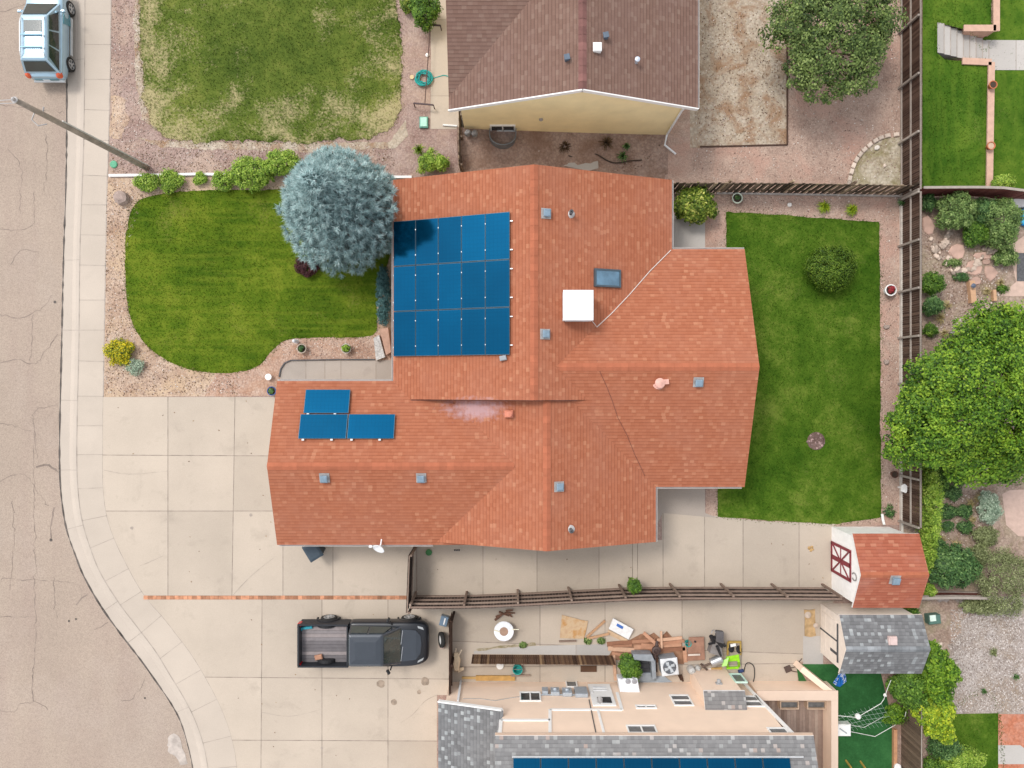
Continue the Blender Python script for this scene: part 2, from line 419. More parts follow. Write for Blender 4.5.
# ------------------------------------------------------------------ street edge lines (photo pixels, at their own heights)
RD, YD = -.12, 0.0
edgeA = [(66, -260), (66, 0), (66, 130), (65, 192), (63, 250), (61, 340), (60, 384), (59, 430), (59, 470), (61, 500), (66, 530), (75, 556), (83, 576), (100, 606), (120, 634), (140, 660), (155, 681), (170, 703), (180, 722), (187, 745), (192, 768), (196, 800), (199, 860), (200, 1000)]
edgeB = [(85, -260), (85, 0), (84, 130), (82, 192), (80, 250), (79, 340), (78, 384), (77, 430), (77, 470), (79, 500), (83, 524), (91, 550), (101, 574), (119, 603), (138, 628), (156, 652), (170, 675), (184, 698), (195, 720), (203, 743), (208, 768), (212, 800), (215, 860), (216, 1000)]
edgeC = [(111, -260), (111, 0), (109, 130), (107, 192), (105, 300), (103.5, 384), (103, 430), (103, 478), (104.5, 500), (108, 520), (115, 540), (124, 559), (135, 580), (148, 600), (163, 617), (177, 635), (192, 655), (207, 680), (219, 703), (229, 728), (235, 752), (237, 768), (240, 800), (243, 860), (244, 1000)]
def resample(pts, n):
    p = np.array(pts, float); d = np.r_[0, np.cumsum(np.linalg.norm(np.diff(p, axis=0), axis=1))]
    t = np.linspace(0, d[-1], n); return np.stack([np.interp(t, d, p[:, 0]), np.interp(t, d, p[:, 1])], 1)
NS = 260
A3 = resample(smooth_line([P2(*p, RD) for p in edgeA], .2), NS)
def nearest_on(line, p):
    return line[np.argmin(((line - p) ** 2).sum(1))]
B_full = np.array(smooth_line([P2(*p) for p in edgeB], .05)); C_full = np.array(smooth_line([P2(*p) for p in edgeC], .05))
def order_match(src, full):
    out = []; k0 = 0
    for p in src:
        seg = full[k0:k0 + 400]; k = k0 + int(np.argmin(((seg - p) ** 2).sum(1))); out.append(full[k]); k0 = k
    return np.array(out)
B3 = order_match(A3, B_full); C3 = order_match(B3, C_full)

# ground: one sheet to the horizon, lying below the built-up lots
tag(sheet('ground', [(-900, -900), (900, -900), (900, 900), (-900, 900)], -1.2, [DIRT_PALE]), kind='structure')
# street
road_poly = [tuple(p) for p in A3] + [(-60, A3[-1][1]), (-60, A3[0][1])]
g = G(); g.face([(p[0], p[1], RD) for p in road_poly][::-1], 0)
def strip(line, w0, z, m, jag=.3, gg=g):
    rg = random.Random(5); L = [np.array(p, float) for p in line]; prev = None
    for i, p in enumerate(L):
        d = unit(L[min(i + 1, len(L) - 1)] - L[max(i - 1, 0)]); nn = np.array([-d[1], d[0]]); w = w0 * (1 + rg.uniform(-jag, jag)) / 2
        cur = (p + nn * w, p - nn * w)
        if prev is not None: gg.face([(*prev[0], z), (*prev[1], z), (*cur[1], z), (*cur[0], z)], m)
        prev = cur
def jitter_line(pts, amp=.05, step=.15, seed=0):
    rg = np.random.default_rng(seed); L = smooth_line([P2(*p, RD) for p in pts], step)
    return [np.array(p) + rg.normal(0, amp, 2) for p in L]
cracks = [[(0, 229), (15, 230), (33, 225), (34, 200), (34, 192)], [(10, 265), (22, 250), (40, 253)], [(0, 314), (18, 318), (33, 313), (45, 305), (52, 295)], [(33, 313), (32, 340), (30, 362)], [(0, 363), (18, 360), (36, 362), (58, 334)],
          [(0, 423), (18, 427), (31, 431)], [(33, 418), (38, 409), (58, 406)], [(33, 418), (36, 440), (38, 458)], [(0, 482), (15, 475), (28, 477), (40, 495), (48, 505)], [(34, 576), (35, 600), (36, 640), (33, 676), (33, 702)], [(0, 617), (30, 616)], [(0, 711), (14, 711), (20, 704), (33, 702)], [(33, 702), (42, 704), (48, 710)],
          [(0, 578), (30, 580), (75, 584), (82, 600)], [(12, 500), (14, 540), (10, 590)], [(54, 576), (55, 610), (58, 618)], [(95, 630), (108, 622)], [(120, 700), (134, 698), (146, 676)], [(20, 192), (20, 214)], [(0, 12), (20, 6), (40, -4)], [(0, 105), (30, 108), (64, 112)], [(8, 150), (18, 160), (22, 180), (20, 192)], [(45, 130), (47, 160), (44, 192)], [(34, 431), (34, 500), (36, 576)]]
for i, cr in enumerate(cracks): strip(jitter_line(cr, .03, .14, i), .020 if i not in (4, 9, 2) else .028, RD + .004, 3, .8)
strip(jitter_line([(36, 467), (45, 465), (52, 467), (59, 472)], .02), .07, RD + .005, 3, .6)
strip(jitter_line([(54, 507), (52, 520), (51, 540)], .02), .045, RD + .005, 3, .6)
strip(jitter_line([(76, 605), (82, 598), (87, 595)], .02), .05, RD + .005, 3, .6)
strip([A3[i] + np.array([.035, 0]) for i in range(NS)], .065, RD + .006, 1, .6)
for (x, y, r) in [(55, 302, .07), (69, 621, .05), (76, 619, .05), (145, 698, .05), (51, 540, .07)]:
    c = P2(x, y, RD); g.face([(c[0] + r * math.cos(a), c[1] + r * math.sin(a), RD + .009) for a in np.linspace(0, 6.28, 10, endpoint=False)], 1)
WHITE_STAIN = simple('whitish_spill', (.42, .365, .325), .9, var=.2, scale=4)
for pts in ([(168, 738), (174, 733), (180, 738), (182, 748), (186, 757), (188, 764), (180, 765), (176, 757), (170, 753), (166, 745)],):
    g.face([(*p, RD + .008) for p in ragged(PL(pts, RD), .06, .12)][::-1], 2)
tag(g.build('road', [ASPHALT, SEAM, WHITE_STAIN, simple('crack_dirt', (.235, .185, .155), .95, var=.35, scale=2)]), kind='structure')
for p in bpy.data.objects['road'].data.polygons:
    if p.normal.z < 0: p.flip()

# kerb with gutter pan (real 0.12 m rise)
prof = [(-.02, -.14), (0., -.117), (.12, -.121), (.55, -.105), (.66, -.06), (.80, -.012), (.93, 0.), (1.0, .0005)]
g = G(); n = len(prof); rows = []
for a, b in zip(A3, B3): rows.append([(*(a + (b - a) * s), z) for s, z in prof])
for i in range(NS - 1):
    for k in range(n - 1): g.face([rows[i][k], rows[i][k + 1], rows[i + 1][k + 1], rows[i + 1][k]], 0, .5 if k < 3 else .62)
jl = [(66, 61), (64, 260), (63, 328), (60, 398), (59, 471), (70, 531), (100, 612), (128, 645), (178, 712)]
for x, y in jl:
    i = int(np.argmin(((A3 - np.array(P2(x, y, RD))) ** 2).sum(1))); d = unit(A3[min(i + 1, NS - 1)] - A3[i - 1]) * .012
    for k in range(1, n - 1):
        p, q = np.array(rows[i][k]), np.array(rows[i][k + 1]); dd = np.array([*d, 0]); up = np.array([0, 0, .004])
        g.face([p - dd + up, q - dd + up, q + dd + up, p + dd + up], 1)
ob = g.build('kerb', [CONC_CURB, JOINT_SOFT]); tag(ob, kind='structure')
# sidewalk flags
g = G(); cum = np.r_[0, np.cumsum(np.linalg.norm(np.diff(B3, axis=0), axis=1))]; last = 0; tone = random.random(); off = .6
for i in range(NS - 1):
    if int((cum[i] + off) / 1.47) != last: last = int((cum[i] + off) / 1.47); tone = random.random(); jn = True
    else: jn = False
    b0, b1, c0, c1 = B3[i], B3[i + 1], C3[i], C3[i + 1]
    g.face([(*b0, .001), (*c0, .001), (*c1, .001), (*b1, .001)], 0, tone)
    if jn:
        d = unit(b1 - b0) * .011
        g.face([(*(b0 - d), .005), (*(c0 - d), .005), (*(c0 + d), .005), (*(b0 + d), .005)], 1)
for L, w, m in ((B3, .035, 1), (C3, .045, 1)):
    strip([p for p in L], w, .005, m, .4, g)
ob = g.build('sidewalk', [CONC_WALK, JOINT_SOFT])
for p in ob.data.polygons:
    if p.normal.z < 0: p.flip()
tag(ob, kind='structure')
# the lots: gravel-covered terrain from the back of the kerb eastward
lot = [tuple(p) for p in B3] + [(60, B3[-1][1]), (60, 9.02), (22.30, 9.02), (22.30, P2(0, 63)[1]), P2(945, 60), P2(937, 53), P2(937, 22.5), P2(966, 30), (22.30, P2(0, 29)[1]), (22.30, B3[0][1])]
ob = sheet('gravel_terrain', lot, -.003, [G_PINK]); tag(ob, kind='structure')

# ------------------------------------------------------------------ beds and bare soil (each 4 mm over the one below)
def px_sheet(name, pts, z, mats, **k):
    amp = k.pop('amp', 0); p = PL(pts)
    if amp: p = ragged(p, amp, .16, len(name))
    return sheet(name, p, z, mats, **k)
z1, z2, z3, z4 = .004, .008, .012, .016
px_sheet('front_bed_ground', [(107, 178), (230, 177), (395, 178), (396, 395), (104, 397), (105, 260)], z1, [G_TAN])
px_sheet('entry_bed_ground', [(215, 373), (262, 352), (285, 337), (395, 333), (396, 362), (288, 362), (281, 372), (279, 396), (205, 396)], z2, [G_ORANGE], amp=.05)
px_sheet('sandy_ground', [(111, 96), (122, 98), (130, 118), (122, 138), (110, 136)], z1, [G_TAN], amp=.10)
px_sheet('sandy_edge_ground', [(137, 138), (200, 142), (390, 142), (405, 120), (408, 136), (395, 148), (300, 152), (160, 147)], z1 + .001, [DIRT_PALE], amp=.05)
px_sheet('sandy_verge_ground', [(133, -60), (142, -60), (148, 40), (146, 90), (156, 132), (140, 120), (134, 60)], z1, [DIRT_PALE], amp=.10)
px_sheet('side_yard_ground', [(458, 100), (668, 100), (668, 174), (640, 182), (458, 182)], z1, [DIRT_BROWN])
px_sheet('fenced_yard_ground', [(668, -260), (903, -260), (903, 190), (668, 190)], z1, [G_YARD])
px_sheet('bare_yard_ground', [(690, -260), (787, -260), (788, 60), (787, 145), (690, 148)], z2, [DIRT_PALE])
px_sheet('stone_bed_ground', [(904, 137), (885, 138), (868, 148), (855, 165), (849, 184), (904, 186)], z2, [DIRT_WEED])
px_sheet('backyard_bed_ground', [(676, 190), (903, 192), (903, 525), (706, 525), (706, 250), (676, 250)], z1, [G_YARD])
px_sheet('garden_ground', [(903, 190), (1300, 192), (1300, 600), (903, 600)], z1, [MULCH])
px_sheet('gravel_lot_ground', [(918, 596), (1300, 596), (1300, 716), (918, 716)], z2, [G_WHITE])
px_sheet('lot_edge_ground', [(918, 598), (975, 606), (962, 625), (950, 650), (948, 690), (952, 718), (918, 716)], z3, [MULCH], amp=.14)
px_sheet('soil_strip_ground', [(880, 670), (905, 670), (903, 1000), (892, 1000), (892, 720)], z4, [DIRT_BROWN])
px_sheet('red_patio', [(998, 714), (1300, 714), (1300, 1000), (998, 1000)], z3, [RED_DIRT])
px_sheet('patio_pad', [(998, 745), (1020, 745), (1024, 748), (1060, 748), (1060, 764), (998, 764)], z4, [CONC_PALE, JOINT_SOFT])
px_sheet('garden_path', [(1002, 494), (1010, 490), (1300, 480), (1300, 560), (1018, 536), (1006, 525)], z3, [simple('pink_flagging', (.50, .36, .30), .9, var=.1)])
px_sheet('garden_patio', [(1008, 246), (1040, 226), (1300, 230), (1300, 300), (1000, 296), (1006, 290), (1016, 282)], z3, [simple('pink_patio', (.52, .38, .31), .9, var=.1)])

# ------------------------------------------------------------------ concrete
def L2(a, b, z=0): return (P2(*a, z), P2(*b, z))
Cpts = [tuple(p) for p in C3]
yTop, yStrip0, yStrip1 = P2(0, 397)[1], P2(0, 595.5)[1], P2(0, 599.5)[1]
def c_at(y):  # sidewalk's inner edge at world y
    return float(np.interp(-y, -C3[:, 1], C3[:, 0]))
cu = [p for p in Cpts if yStrip0 < p[1] < yTop]; cl = [p for p in Cpts if -24 < p[1] < yStrip1]
xr = P2(416.4, 0)[0]; xg = P2(451, 0)[0]
sheet('driveway', [(c_at(yTop), yTop)] + cu + [(c_at(yStrip0), yStrip0), (xr, yStrip0), (xr, P2(0, 500)[1]), (P2(290, 0)[0], P2(0, 500)[1]), (P2(290, 0)[0], yTop)], z2, [CONC, JOINT],
      cuts=[L2((168, 400), (168, 595)), L2((235, 400), (232, 595)), L2((100, 455), (300, 456)), L2((100, 511), (300, 511)), L2((333, 560), (333, 595)), L2((283, 400), (283, 595))], jw=.03)
sheet('driveway_apron', [(c_at(yStrip1), yStrip1)] + cl + [(c_at(-24), -24.), (P2(437, 0)[0], -24.), (P2(437, 0)[0], P2(0, 695)[1]), (xg, P2(0, 695)[1]), (xg, yStrip1)], z2, [CONC, JOINT],
      cuts=[L2((262, 620), (261, 768)), L2((322, 620), (322, 768)), L2((388, 620), (388, 768)), L2((205, 677), (450, 679)), L2((230, 740), (450, 741)), L2((60, 850), (450, 850))], jw=.03)
g = G(); xa = c_at(yStrip0) - .05; k = 0; x = xa; xe = P2(408, 0)[0]
while x < xe:
    g.box((x + .1, (yStrip0 + yStrip1) / 2, -.02), (.195, yStrip0 - yStrip1 - .01, .034 + random.uniform(-.003, .004)), 0, 0, random.random()); x += .205
for i, (x, y, r) in enumerate(((425, 681, 4.2), (394, 702, 3.2), (419, 692, 2.2), (381, 684, 4.0), (66, 0, .1), (132, 528, 1.6), (168, 440, .8), (505 - 254, 515, 1.6), (322, 748, 1.2))):  # oil spots round the truck's nose, one dark spot beside it, small marks
    c = np.array(P2(x, y)); q = ragged([c + V(math.cos(a), math.sin(a)) * r * .046 for a in np.linspace(0, 6.2832, 14, endpoint=False)], .012 * r, .1, i); tag(sheet('oil_and_dark_spot_ground', q, z2 + .005, [OIL_AND_DARK if r > 2 else JOINT_SOFT]), kind='structure')
gc = G()
for i, L in enumerate(([(233, 595), (246, 581), (258, 570), (276, 556)], [(163, 556), (150, 562), (140, 566)], [(262, 712), (290, 716), (322, 709)], [(437, 694), (425, 700), (412, 714), (400, 722)], [(104, 470), (130, 474), (168, 471)])):
    strip([np.array(p) + np.random.default_rng(i).normal(0, .012, 2) for p in smooth_line([P2(*q) for q in L], .15)], .012, z2 + .006, 0, .8, gc)
tag(gc.build('hairline_crack_ground', [JOINT_SOFT]), kind='structure')
tag(g.build('brick_paving_strip', [simple('brick_pavers', (.42, .20, .115), .9, var=.25, scale=6, bump=.3, tone=.35)]), kind='structure')
px_sheet('entry_path', [(281, 381), (279.5, 376), (281, 369), (285, 364), (291, 361), (330, 360.5), (393, 360), (396, 384), (281, 384)], z3, [CONC_OLD, JOINT], cuts=[L2((306, 360), (306, 385)), L2((325, 360), (325, 385)), L2((341, 360), (341, 385)), L2((376, 360), (376, 385))], jw=.025)
px_sheet('side_slab', [(417, 540), (662, 540), (662, 513), (718, 516), (760, 521), (836, 524), (832, 530), (832, 596), (417, 604)], z2, [CONC, JOINT],
         cuts=[L2((483, 540), (483, 600)), L2((537, 540), (537, 600)), L2((599, 540), (599, 600)), L2((632.5, 540), (632.5, 600)), L2((637.5, 540), (637.5, 600)), L2((663, 520), (663, 600)), L2((704.5, 510), (704.5, 600)), L2((743, 510), (743, 600)), L2((799, 510), (799, 600))], jw=.03)
px_sheet('back_patio', [(645, 480), (705, 480), (705, 513), (719, 518), (663, 513), (645, 545)], z3, [CONC_OLD, JOINT], cuts=[], jw=.03)
px_sheet('rear_patio', [(664, 214), (705, 214), (705, 252), (664, 252)], z3, [CONC_PALE, JOINT])
px_sheet('neighbour_slab', [(451, 604), (836, 598), (824, 614), (821, 652), (822, 660), (796, 662), (800, 700), (451, 700)], z2, [CONC, JOINT],
         cuts=[L2((540, 605), (540, 690)), L2((605, 605), (605, 690)), L2((682, 605), (682, 700)), L2((741.5, 605), (741.5, 700)), L2((451, 641), (560, 645)), L2((740, 664), (836, 663))], jw=.03)
px_sheet('house_walk', [(427, -260), (448, -260), (452, 60), (466, 60), (463, 129), (430.5, 129), (431, 60)], z2, [CONC, JOINT], cuts=[L2((425, 60), (470, 60)), L2((425, 96), (470, 96)), L2((425, 20), (470, 20)), L2((425, -30), (470, -30))], jw=.02)
px_sheet('shed_apron', [(803, 636), (823, 636), (823, 664), (803, 664)], z3, [CONC_PALE, JOINT])

# ------------------------------------------------------------------ lawns
front_lawn = smooth_line(PL([(190, 191), (152, 196), (134, 206), (126.5, 235), (125.5, 280), (131, 318), (143, 341), (160, 356), (185, 368), (215, 373), (238, 372), (258, 366), (270, 353), (281, 343), (292, 339), (312, 337.5), (350, 337.5), (373, 335), (377, 325), (378, 300), (384, 275), (392, 245), (392, 215), (340, 188), (260, 190)]), .2, True)
lawn('front_lawn', ragged(front_lawn, .035, .12), z4, LAWN_FRONT, 130)
top_lawn = PL([(140, -260), (139, 0), (140, 60), (144, 100), (152, 125), (166, 138), (200, 143), (250, 140), (300, 143), (350, 140), (372, 138), (394, 126), (402, 108), (402.5, 60), (400, 22), (392, -10), (398, -260)])
lawn('top_lawn', ragged(top_lawn, .08, .12, 4), z4, LAWN_DRY, 100, .04)
back_lawn = PL([(726, 212), (780, 215), (879, 222.5), (880, 300), (881, 517), (862, 520), (836, 524), (800, 522.5), (760, 519.5), (718, 516.5), (718, 480), (735, 470), (738, 260), (726, 250)])
lawn('backyard_lawn', ragged(back_lawn, .02, .15, 6), z4, LAWN_BACK, 120)
lawn('terrace_lawn', PL([(923, -260), (991, -260), (991, 29), (966, 30), (937, 22.5), (937, 53), (945, 60), (990, 63), (989, 100), (987, 187), (922, 187)]), z4, LAWN_RICH, 100)
lawn('lower_terrace_lawn', [(22.2, 30), (60, 30), (60, 9.03), (22.2, 9.03)], -.70, LAWN_RICH, 25)
lawn('small_lawn', PL([(946, 714), (998, 713), (998, 1000), (930, 1000), (935, 740)]), z4, LAWN_BACK, 90)
tag(sheet('turf', PL([(800, 664), (836, 664), (840, 640), (896, 660), (893, 1000), (818, 1000), (828, 700)]), z3, [TURF]), kind='structure')
tag(sheet('turf_patch_ground', PL([(796, 664), (812, 690), (800, 690)]), z3 + .002, [TURF]), kind='structure')

STONES = leafy('loose_stones', [(0, (.16, .10, .08)), (.4, (.36, .25, .2)), (.8, (.5, .4, .34)), (1, (.72, .66, .6))], .9, 0.)
pebbles('loose_gravel', [PL([(111, 0), (138, 0), (150, 140), (395, 146), (395, 176), (111, 174)]), PL([(107, 180), (150, 180), (124, 260), (135, 345), (180, 375), (240, 376), (240, 394), (105, 394)]), PL([(281, 341), (375, 339), (375, 358), (283, 358)])], 5200, (.015, .045), STONES)
pebbles('yard_gravel', [PL([(700, 0), (900, 0), (900, 180), (690, 180)]), PL([(881, 195), (900, 195), (900, 520), (882, 520)]), PL([(726, 196), (880, 197), (878, 220), (727, 209)]), PL([(708, 250), (722, 250), (722, 216), (708, 216)])], 3600, (.015, .045), STONES, .014)
pebbles('white_gravel', [PL([(950, 610), (1023, 605), (1023, 712), (952, 712)])], 3800, (.02, .055), leafy('white_stones', [(0, (.20, .16, .135)), (.4, (.38, .325, .29)), (1, (.60, .55, .52))], .9, 0.), .014)
pebbles('soil_clods', [PL([(462, 140), (660, 145), (640, 170), (465, 180)])], 900, (.02, .06), leafy('clods', [(0, (.10, .06, .04)), (.6, (.24, .15, .11)), (1, (.45, .36, .3))], .9, 0.), .012)
pebbles('garden_gravel', [PL([(924, 235), (1010, 260), (1005, 300), (940, 340), (924, 300)]), PL([(940, 480), (1000, 490), (985, 560), (940, 545)])], 1600, (.02, .06), STONES, .01)
# ------------------------------------------------------------------ roofs
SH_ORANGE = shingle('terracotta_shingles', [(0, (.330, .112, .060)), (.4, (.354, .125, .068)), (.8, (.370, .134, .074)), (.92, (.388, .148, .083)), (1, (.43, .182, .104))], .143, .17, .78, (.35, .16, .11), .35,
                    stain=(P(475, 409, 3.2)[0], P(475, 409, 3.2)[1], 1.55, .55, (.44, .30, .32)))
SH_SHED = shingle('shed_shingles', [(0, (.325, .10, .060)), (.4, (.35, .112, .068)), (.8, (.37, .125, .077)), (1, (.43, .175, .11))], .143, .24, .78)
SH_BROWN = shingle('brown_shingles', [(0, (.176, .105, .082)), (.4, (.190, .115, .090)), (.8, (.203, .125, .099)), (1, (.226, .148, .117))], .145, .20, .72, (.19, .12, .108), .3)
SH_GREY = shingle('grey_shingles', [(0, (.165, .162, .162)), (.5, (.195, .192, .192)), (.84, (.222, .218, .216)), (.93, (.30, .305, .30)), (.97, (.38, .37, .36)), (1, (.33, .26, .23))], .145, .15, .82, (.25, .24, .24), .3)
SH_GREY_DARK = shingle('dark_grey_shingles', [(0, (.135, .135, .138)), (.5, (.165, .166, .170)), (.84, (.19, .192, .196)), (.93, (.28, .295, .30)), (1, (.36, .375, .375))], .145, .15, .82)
CAP_ORANGE = simple('ridge_cap_orange', (.352, .114, .060), .92, var=.10, scale=3, bump=.2, tone=.08)
CAP_BROWN = simple('ridge_cap_brown', (.18, .085, .075), .92, var=.12, scale=3, tone=.2)
CAP_GREY = simple('ridge_cap_grey', (.19, .20, .21), .92, var=.2, scale=3, tone=.35)
WHITE = simple('white_paint', (.78, .77, .75), .5, var=.05)
WHITE_METAL = simple('white_metal', (.76, .77, .78), .35, var=.05, spec=.5)
STUCCO = simple('cream_stucco', (.62, .52, .40), .9, var=.06, scale=2, bump=.3)
YELLOW = simple('yellow_stucco', (.88, .72, .42), .9, var=.07, scale=1.2, bump=.25)
PEACH = simple('peach_stucco', (.80, .62, .485), .9, var=.05, scale=1.0, bump=.25)
PEACH_TRIM = simple('pale_peach_cap', (.62, .48, .38), .9, var=.04, scale=1.5)
FASCIA = simple('brown_fascia', (.30, .13, .085), .7, var=.15)
GLASS_DARK = simple('dark_glass', (.03, .035, .04), .08, var=.2, spec=.6)
GLASS_GREY = simple('screened_glass', (.12, .125, .13), .25, var=.2, spec=.5)
VENT = simple('grey_vent_metal', (.22, .30, .37), .45, .3, var=.12, scale=8)
GUTTER = simple('pale_gutter', (.50, .46, .44), .5, var=.1)
FLASH = simple('flashing', (.38, .36, .35), .5, .3, var=.2)
PIPE_DARK = simple('dark_pipe', (.07, .07, .075), .6, var=.3)
PIPE_PINK = simple('painted_pipe', (.56, .26, .20), .7, var=.15)
def panel_mat():
    t = T('solar_cells')
    uv = t.n('SeparateXYZ', {0: (t.n('TexCoord'), 'UV')})
    fx = t.math('FRACT', (uv, 0)); fy = t.math('FRACT', (uv, 1))
    e = t.math('MAXIMUM', t.math('ABSOLUTE', t.math('SUBTRACT', fx, .5)), t.math('ABSOLUTE', t.math('SUBTRACT', fy, .5)))
    bus = t.math('ABSOLUTE', t.math('SUBTRACT', t.math('FRACT', t.math('MULTIPLY', fx, 3.)), .5))
    c = t.ramp(t.noise(.6, 3), [(.3, (.0006, .058, .132)), (.7, (.0006, .068, .152))])
    c = t.mix(t.ramp(e, [(.44, 0.), (.49, .4)]), c, (.001, .035, .085))
    c = t.mix(t.ramp(bus, [(.0, .2), (.06, 0.)]), c, (.02, .12, .22))
    c = t.mix(1., c, t.ramp(t.tone(), [(0, (.85,) * 3), (1, (1.15,) * 3)]), 'MULTIPLY')
    return t.bsdf(c, .10, .85, None, .3)
SOLAR = panel_mat()
SOLAR_FRAME = simple('panel_frame', (.055, .10, .135), .35, .5, var=.1)
CLAMP = simple('bright_clamp', (.72, .72, .72), .3, .6, var=.05)

class Gable:
    """gable roof block: ridge along axis ax ('x' or 'y') from a0 to a1; c = ridge position across; h0/h1 = run to the low / high side"""
    def __init__(s, ax, a0, a1, c, zr, h0, h1, sl): s.ax, s.a0, s.a1, s.c, s.zr, s.h0, s.h1, s.sl = ax, a0, a1, c, zr, h0, h1, sl
    def pt(s, a, o, z): return (o, a, z) if s.ax == 'y' else (a, o, z)
    def z(s, X, Y):
        a, o = (Y, X) if s.ax == 'y' else (X, Y)
        if not (s.a0 - 1e-6 <= a <= s.a1 + 1e-6) or o < s.c - s.h0 - 1e-6 or o > s.c + s.h1 + 1e-6: return -9
        return s.zr - s.sl * abs(o - s.c)
    def roof(s, g, th=.14):
        """mat 0 shingles, 1 fascia"""
        k = math.sqrt(1 + s.sl ** 2)
        for sg, h in ((-1, s.h0), (1, s.h1)):
            e = s.c + sg * h; ze = s.zr - s.sl * h
            q = [s.pt(s.a0, e, ze), s.pt(s.a1, e, ze), s.pt(s.a1, s.c, s.zr), s.pt(s.a0, s.c, s.zr)]
            uv = [(s.a0, 0), (s.a1, 0), (s.a1, h * k), (s.a0, h * k)]
            nrm = np.cross(np.subtract(q[1], q[0]), np.subtract(q[2], q[0]))
            if nrm[2] < 0: q = q[::-1]; uv = uv[::-1]
            g.face(q, 0, .5, uv)
            low = [(p[0], p[1], p[2] - th) for p in q]; g.face(low[::-1], 1)
            for i in range(4):
                j = (i + 1) % 4
                if abs(q[i][2] - s.zr) < 1e-6 and abs(q[j][2] - s.zr) < 1e-6: continue
                g.face([low[i], low[j], q[j], q[i]], 1)
    def cap(s, g, a0, a1, w=.16, m=0):
        n = max(1, int((a1 - a0) / .3)); d = (a1 - a0) / n
        for i in range(n):
            p, q = a0 + i * d, a0 + (i + 1) * d - .004; t = random.random(); up = .018 + .006 * (i % 2)
            for sg in (-1, 1):
                f = [s.pt(p, s.c, s.zr + up), s.pt(q, s.c, s.zr + up - .004), s.pt(q, s.c + sg * w, s.zr - s.sl * w + up - .006), s.pt(p, s.c + sg * w, s.zr - s.sl * w + up)]
                if np.cross(np.subtract(f[1], f[0]), np.subtract(f[2], f[0]))[2] < 0: f = f[::-1]
                g.face(f, m, t)
    def wall(s, g, ins=.45, i0=.35, i1=.35, drop=.16, m=0, z0=0., z0b=None):
        """pentagonal wall block under the roof"""
        l, r = s.c - s.h0 + ins, s.c + s.h1 - ins
        def zt(o): return s.zr - s.sl * abs(o - s.c) - drop
        prof = [(l, z0), (r, z0), (r, zt(r)), (s.c, zt(s.c)), (l, zt(l))]
        A = [s.pt(s.a0 + i0, o, z) for o, z in prof]; B = [s.pt(s.a1 - i1, o, z) for o, z in prof]
        g.rings([A, B] if s.ax == 'x' else [B, A], m)

def hit(blocks, px, py, off=0.):
    z = 3.
    for _ in range(40):
        X, Y = P2(px, py, z + off); zz = max(b.z(X, Y) for b in blocks)
        if zz < 0: zz = z
        z = .5 * z + .5 * zz
    return (X, Y, z)
def slope_frame(b, X, Y):
    """unit vectors (along eave, up slope, normal) of block b's plane at X,Y"""
    o = X if b.ax == 'y' else Y; sg = -1 if o > b.c else 1; k = math.sqrt(1 + b.sl ** 2)
    if b.ax == 'y': up = V(sg, 0, b.sl) / k; al = V(0, 1, 0)
    else: up = V(0, sg, b.sl) / k; al = V(1, 0, 0)
    n = np.cross(al, up); n = n if n[2] > 0 else -n
    return al, up, n

def solar(parent, b, along0, along1, o0, o1, lift=.09, label=None, th=.04, fr=.015):
    """one framed panel lying on block b; along = position along the eave, o = across"""
    o = bpy.data.objects
    def q(a, c, l):
        z = b.zr - b.sl * abs(c - b.c); p = V(*b.pt(a, c, z)); al, up, n = slope_frame(b, *p[:2]); return p + n * l
    g = G(); cor = [(along0, o0), (along1, o0), (along1, o1), (along0, o1)]
    lo = [q(a, c, lift) for a, c in cor]; hi = [q(a, c, lift + th) for a, c in cor]
    if np.cross(hi[1] - hi[0], hi[2] - hi[0])[2] < 0: lo = lo[::-1]; hi = hi[::-1]; cor = cor[::-1]
    cen = sum(hi) / 4; inn = [h + unit(cen - h) * fr * 1.4 for h in hi]
    g.face(lo[::-1], 1)
    for i in range(4):
        j = (i + 1) % 4; g.face([lo[i], lo[j], hi[j], hi[i]], 1); g.face([hi[i], hi[j], inn[j], inn[i]], 1)
    la, lb = np.linalg.norm(inn[1] - inn[0]), np.linalg.norm(inn[2] - inn[1]); na, nb = round(la / .165), round(lb / .165)
    g.face([p - V(0, 0, .003) for p in inn], 0, random.random(), [(0, 0), (na, 0), (na, nb), (0, nb)])
    ob = g.build('solar_panel', [SOLAR, SOLAR_FRAME], parent)
    if label: ob['label'] = label
    return ob, q
def roof_vent(parent, blocks, px, py, s=.29):
    p = hit(blocks, px, py, .1); b = max(blocks, key=lambda k: k.z(p[0], p[1])); al, up, n = slope_frame(b, p[0], p[1]); p = np.array(p)
    g = G(); c = p + n * .02
    def rect(cc, a, u, l): return [cc + al * i * a + up * j * u + n * l for i, j in ((-1, -1), (1, -1), (1, 1), (-1, 1))]
    g.rings([rect(c, s * .72, s * .72, -.015), rect(c, s * .72, s * .72, .012)], 1)
    g.rings([rect(c, s * .40, s * .40, .012), rect(c, s * .40, s * .40, .09), rect(c, s * .52, s * .52, .10), rect(c, s * .52, s * .52, .16), rect(c + up * .02, s * .40, s * .40, .19)], 0)
    for r in ('',): pass
    for f in ():
        pass
    return g.build('roof_vent', [VENT, FLASH], parent)
def vent_pipe(parent, blocks, px, py, h=.38, r=.06, mat=None, lean=(0, 0)):
    p = np.array(hit(blocks, px, py, h / 2)); mat = mat or PIPE_DARK
    g = G(); g.lathe(p - V(0, 0, .12), [(.17, .06), (.17, .13), (r + .02, .17)], 14, 1)
    g.lathe(p, [(r, -.1), (r, h), (r * 1.5, h + .005), (r * 1.5, h + .06), (r * .6, h + .075), (r * .55, h + .02)], 14, 0)
    return g.build('vent_pipe', [mat, FLASH], parent, smooth=False)
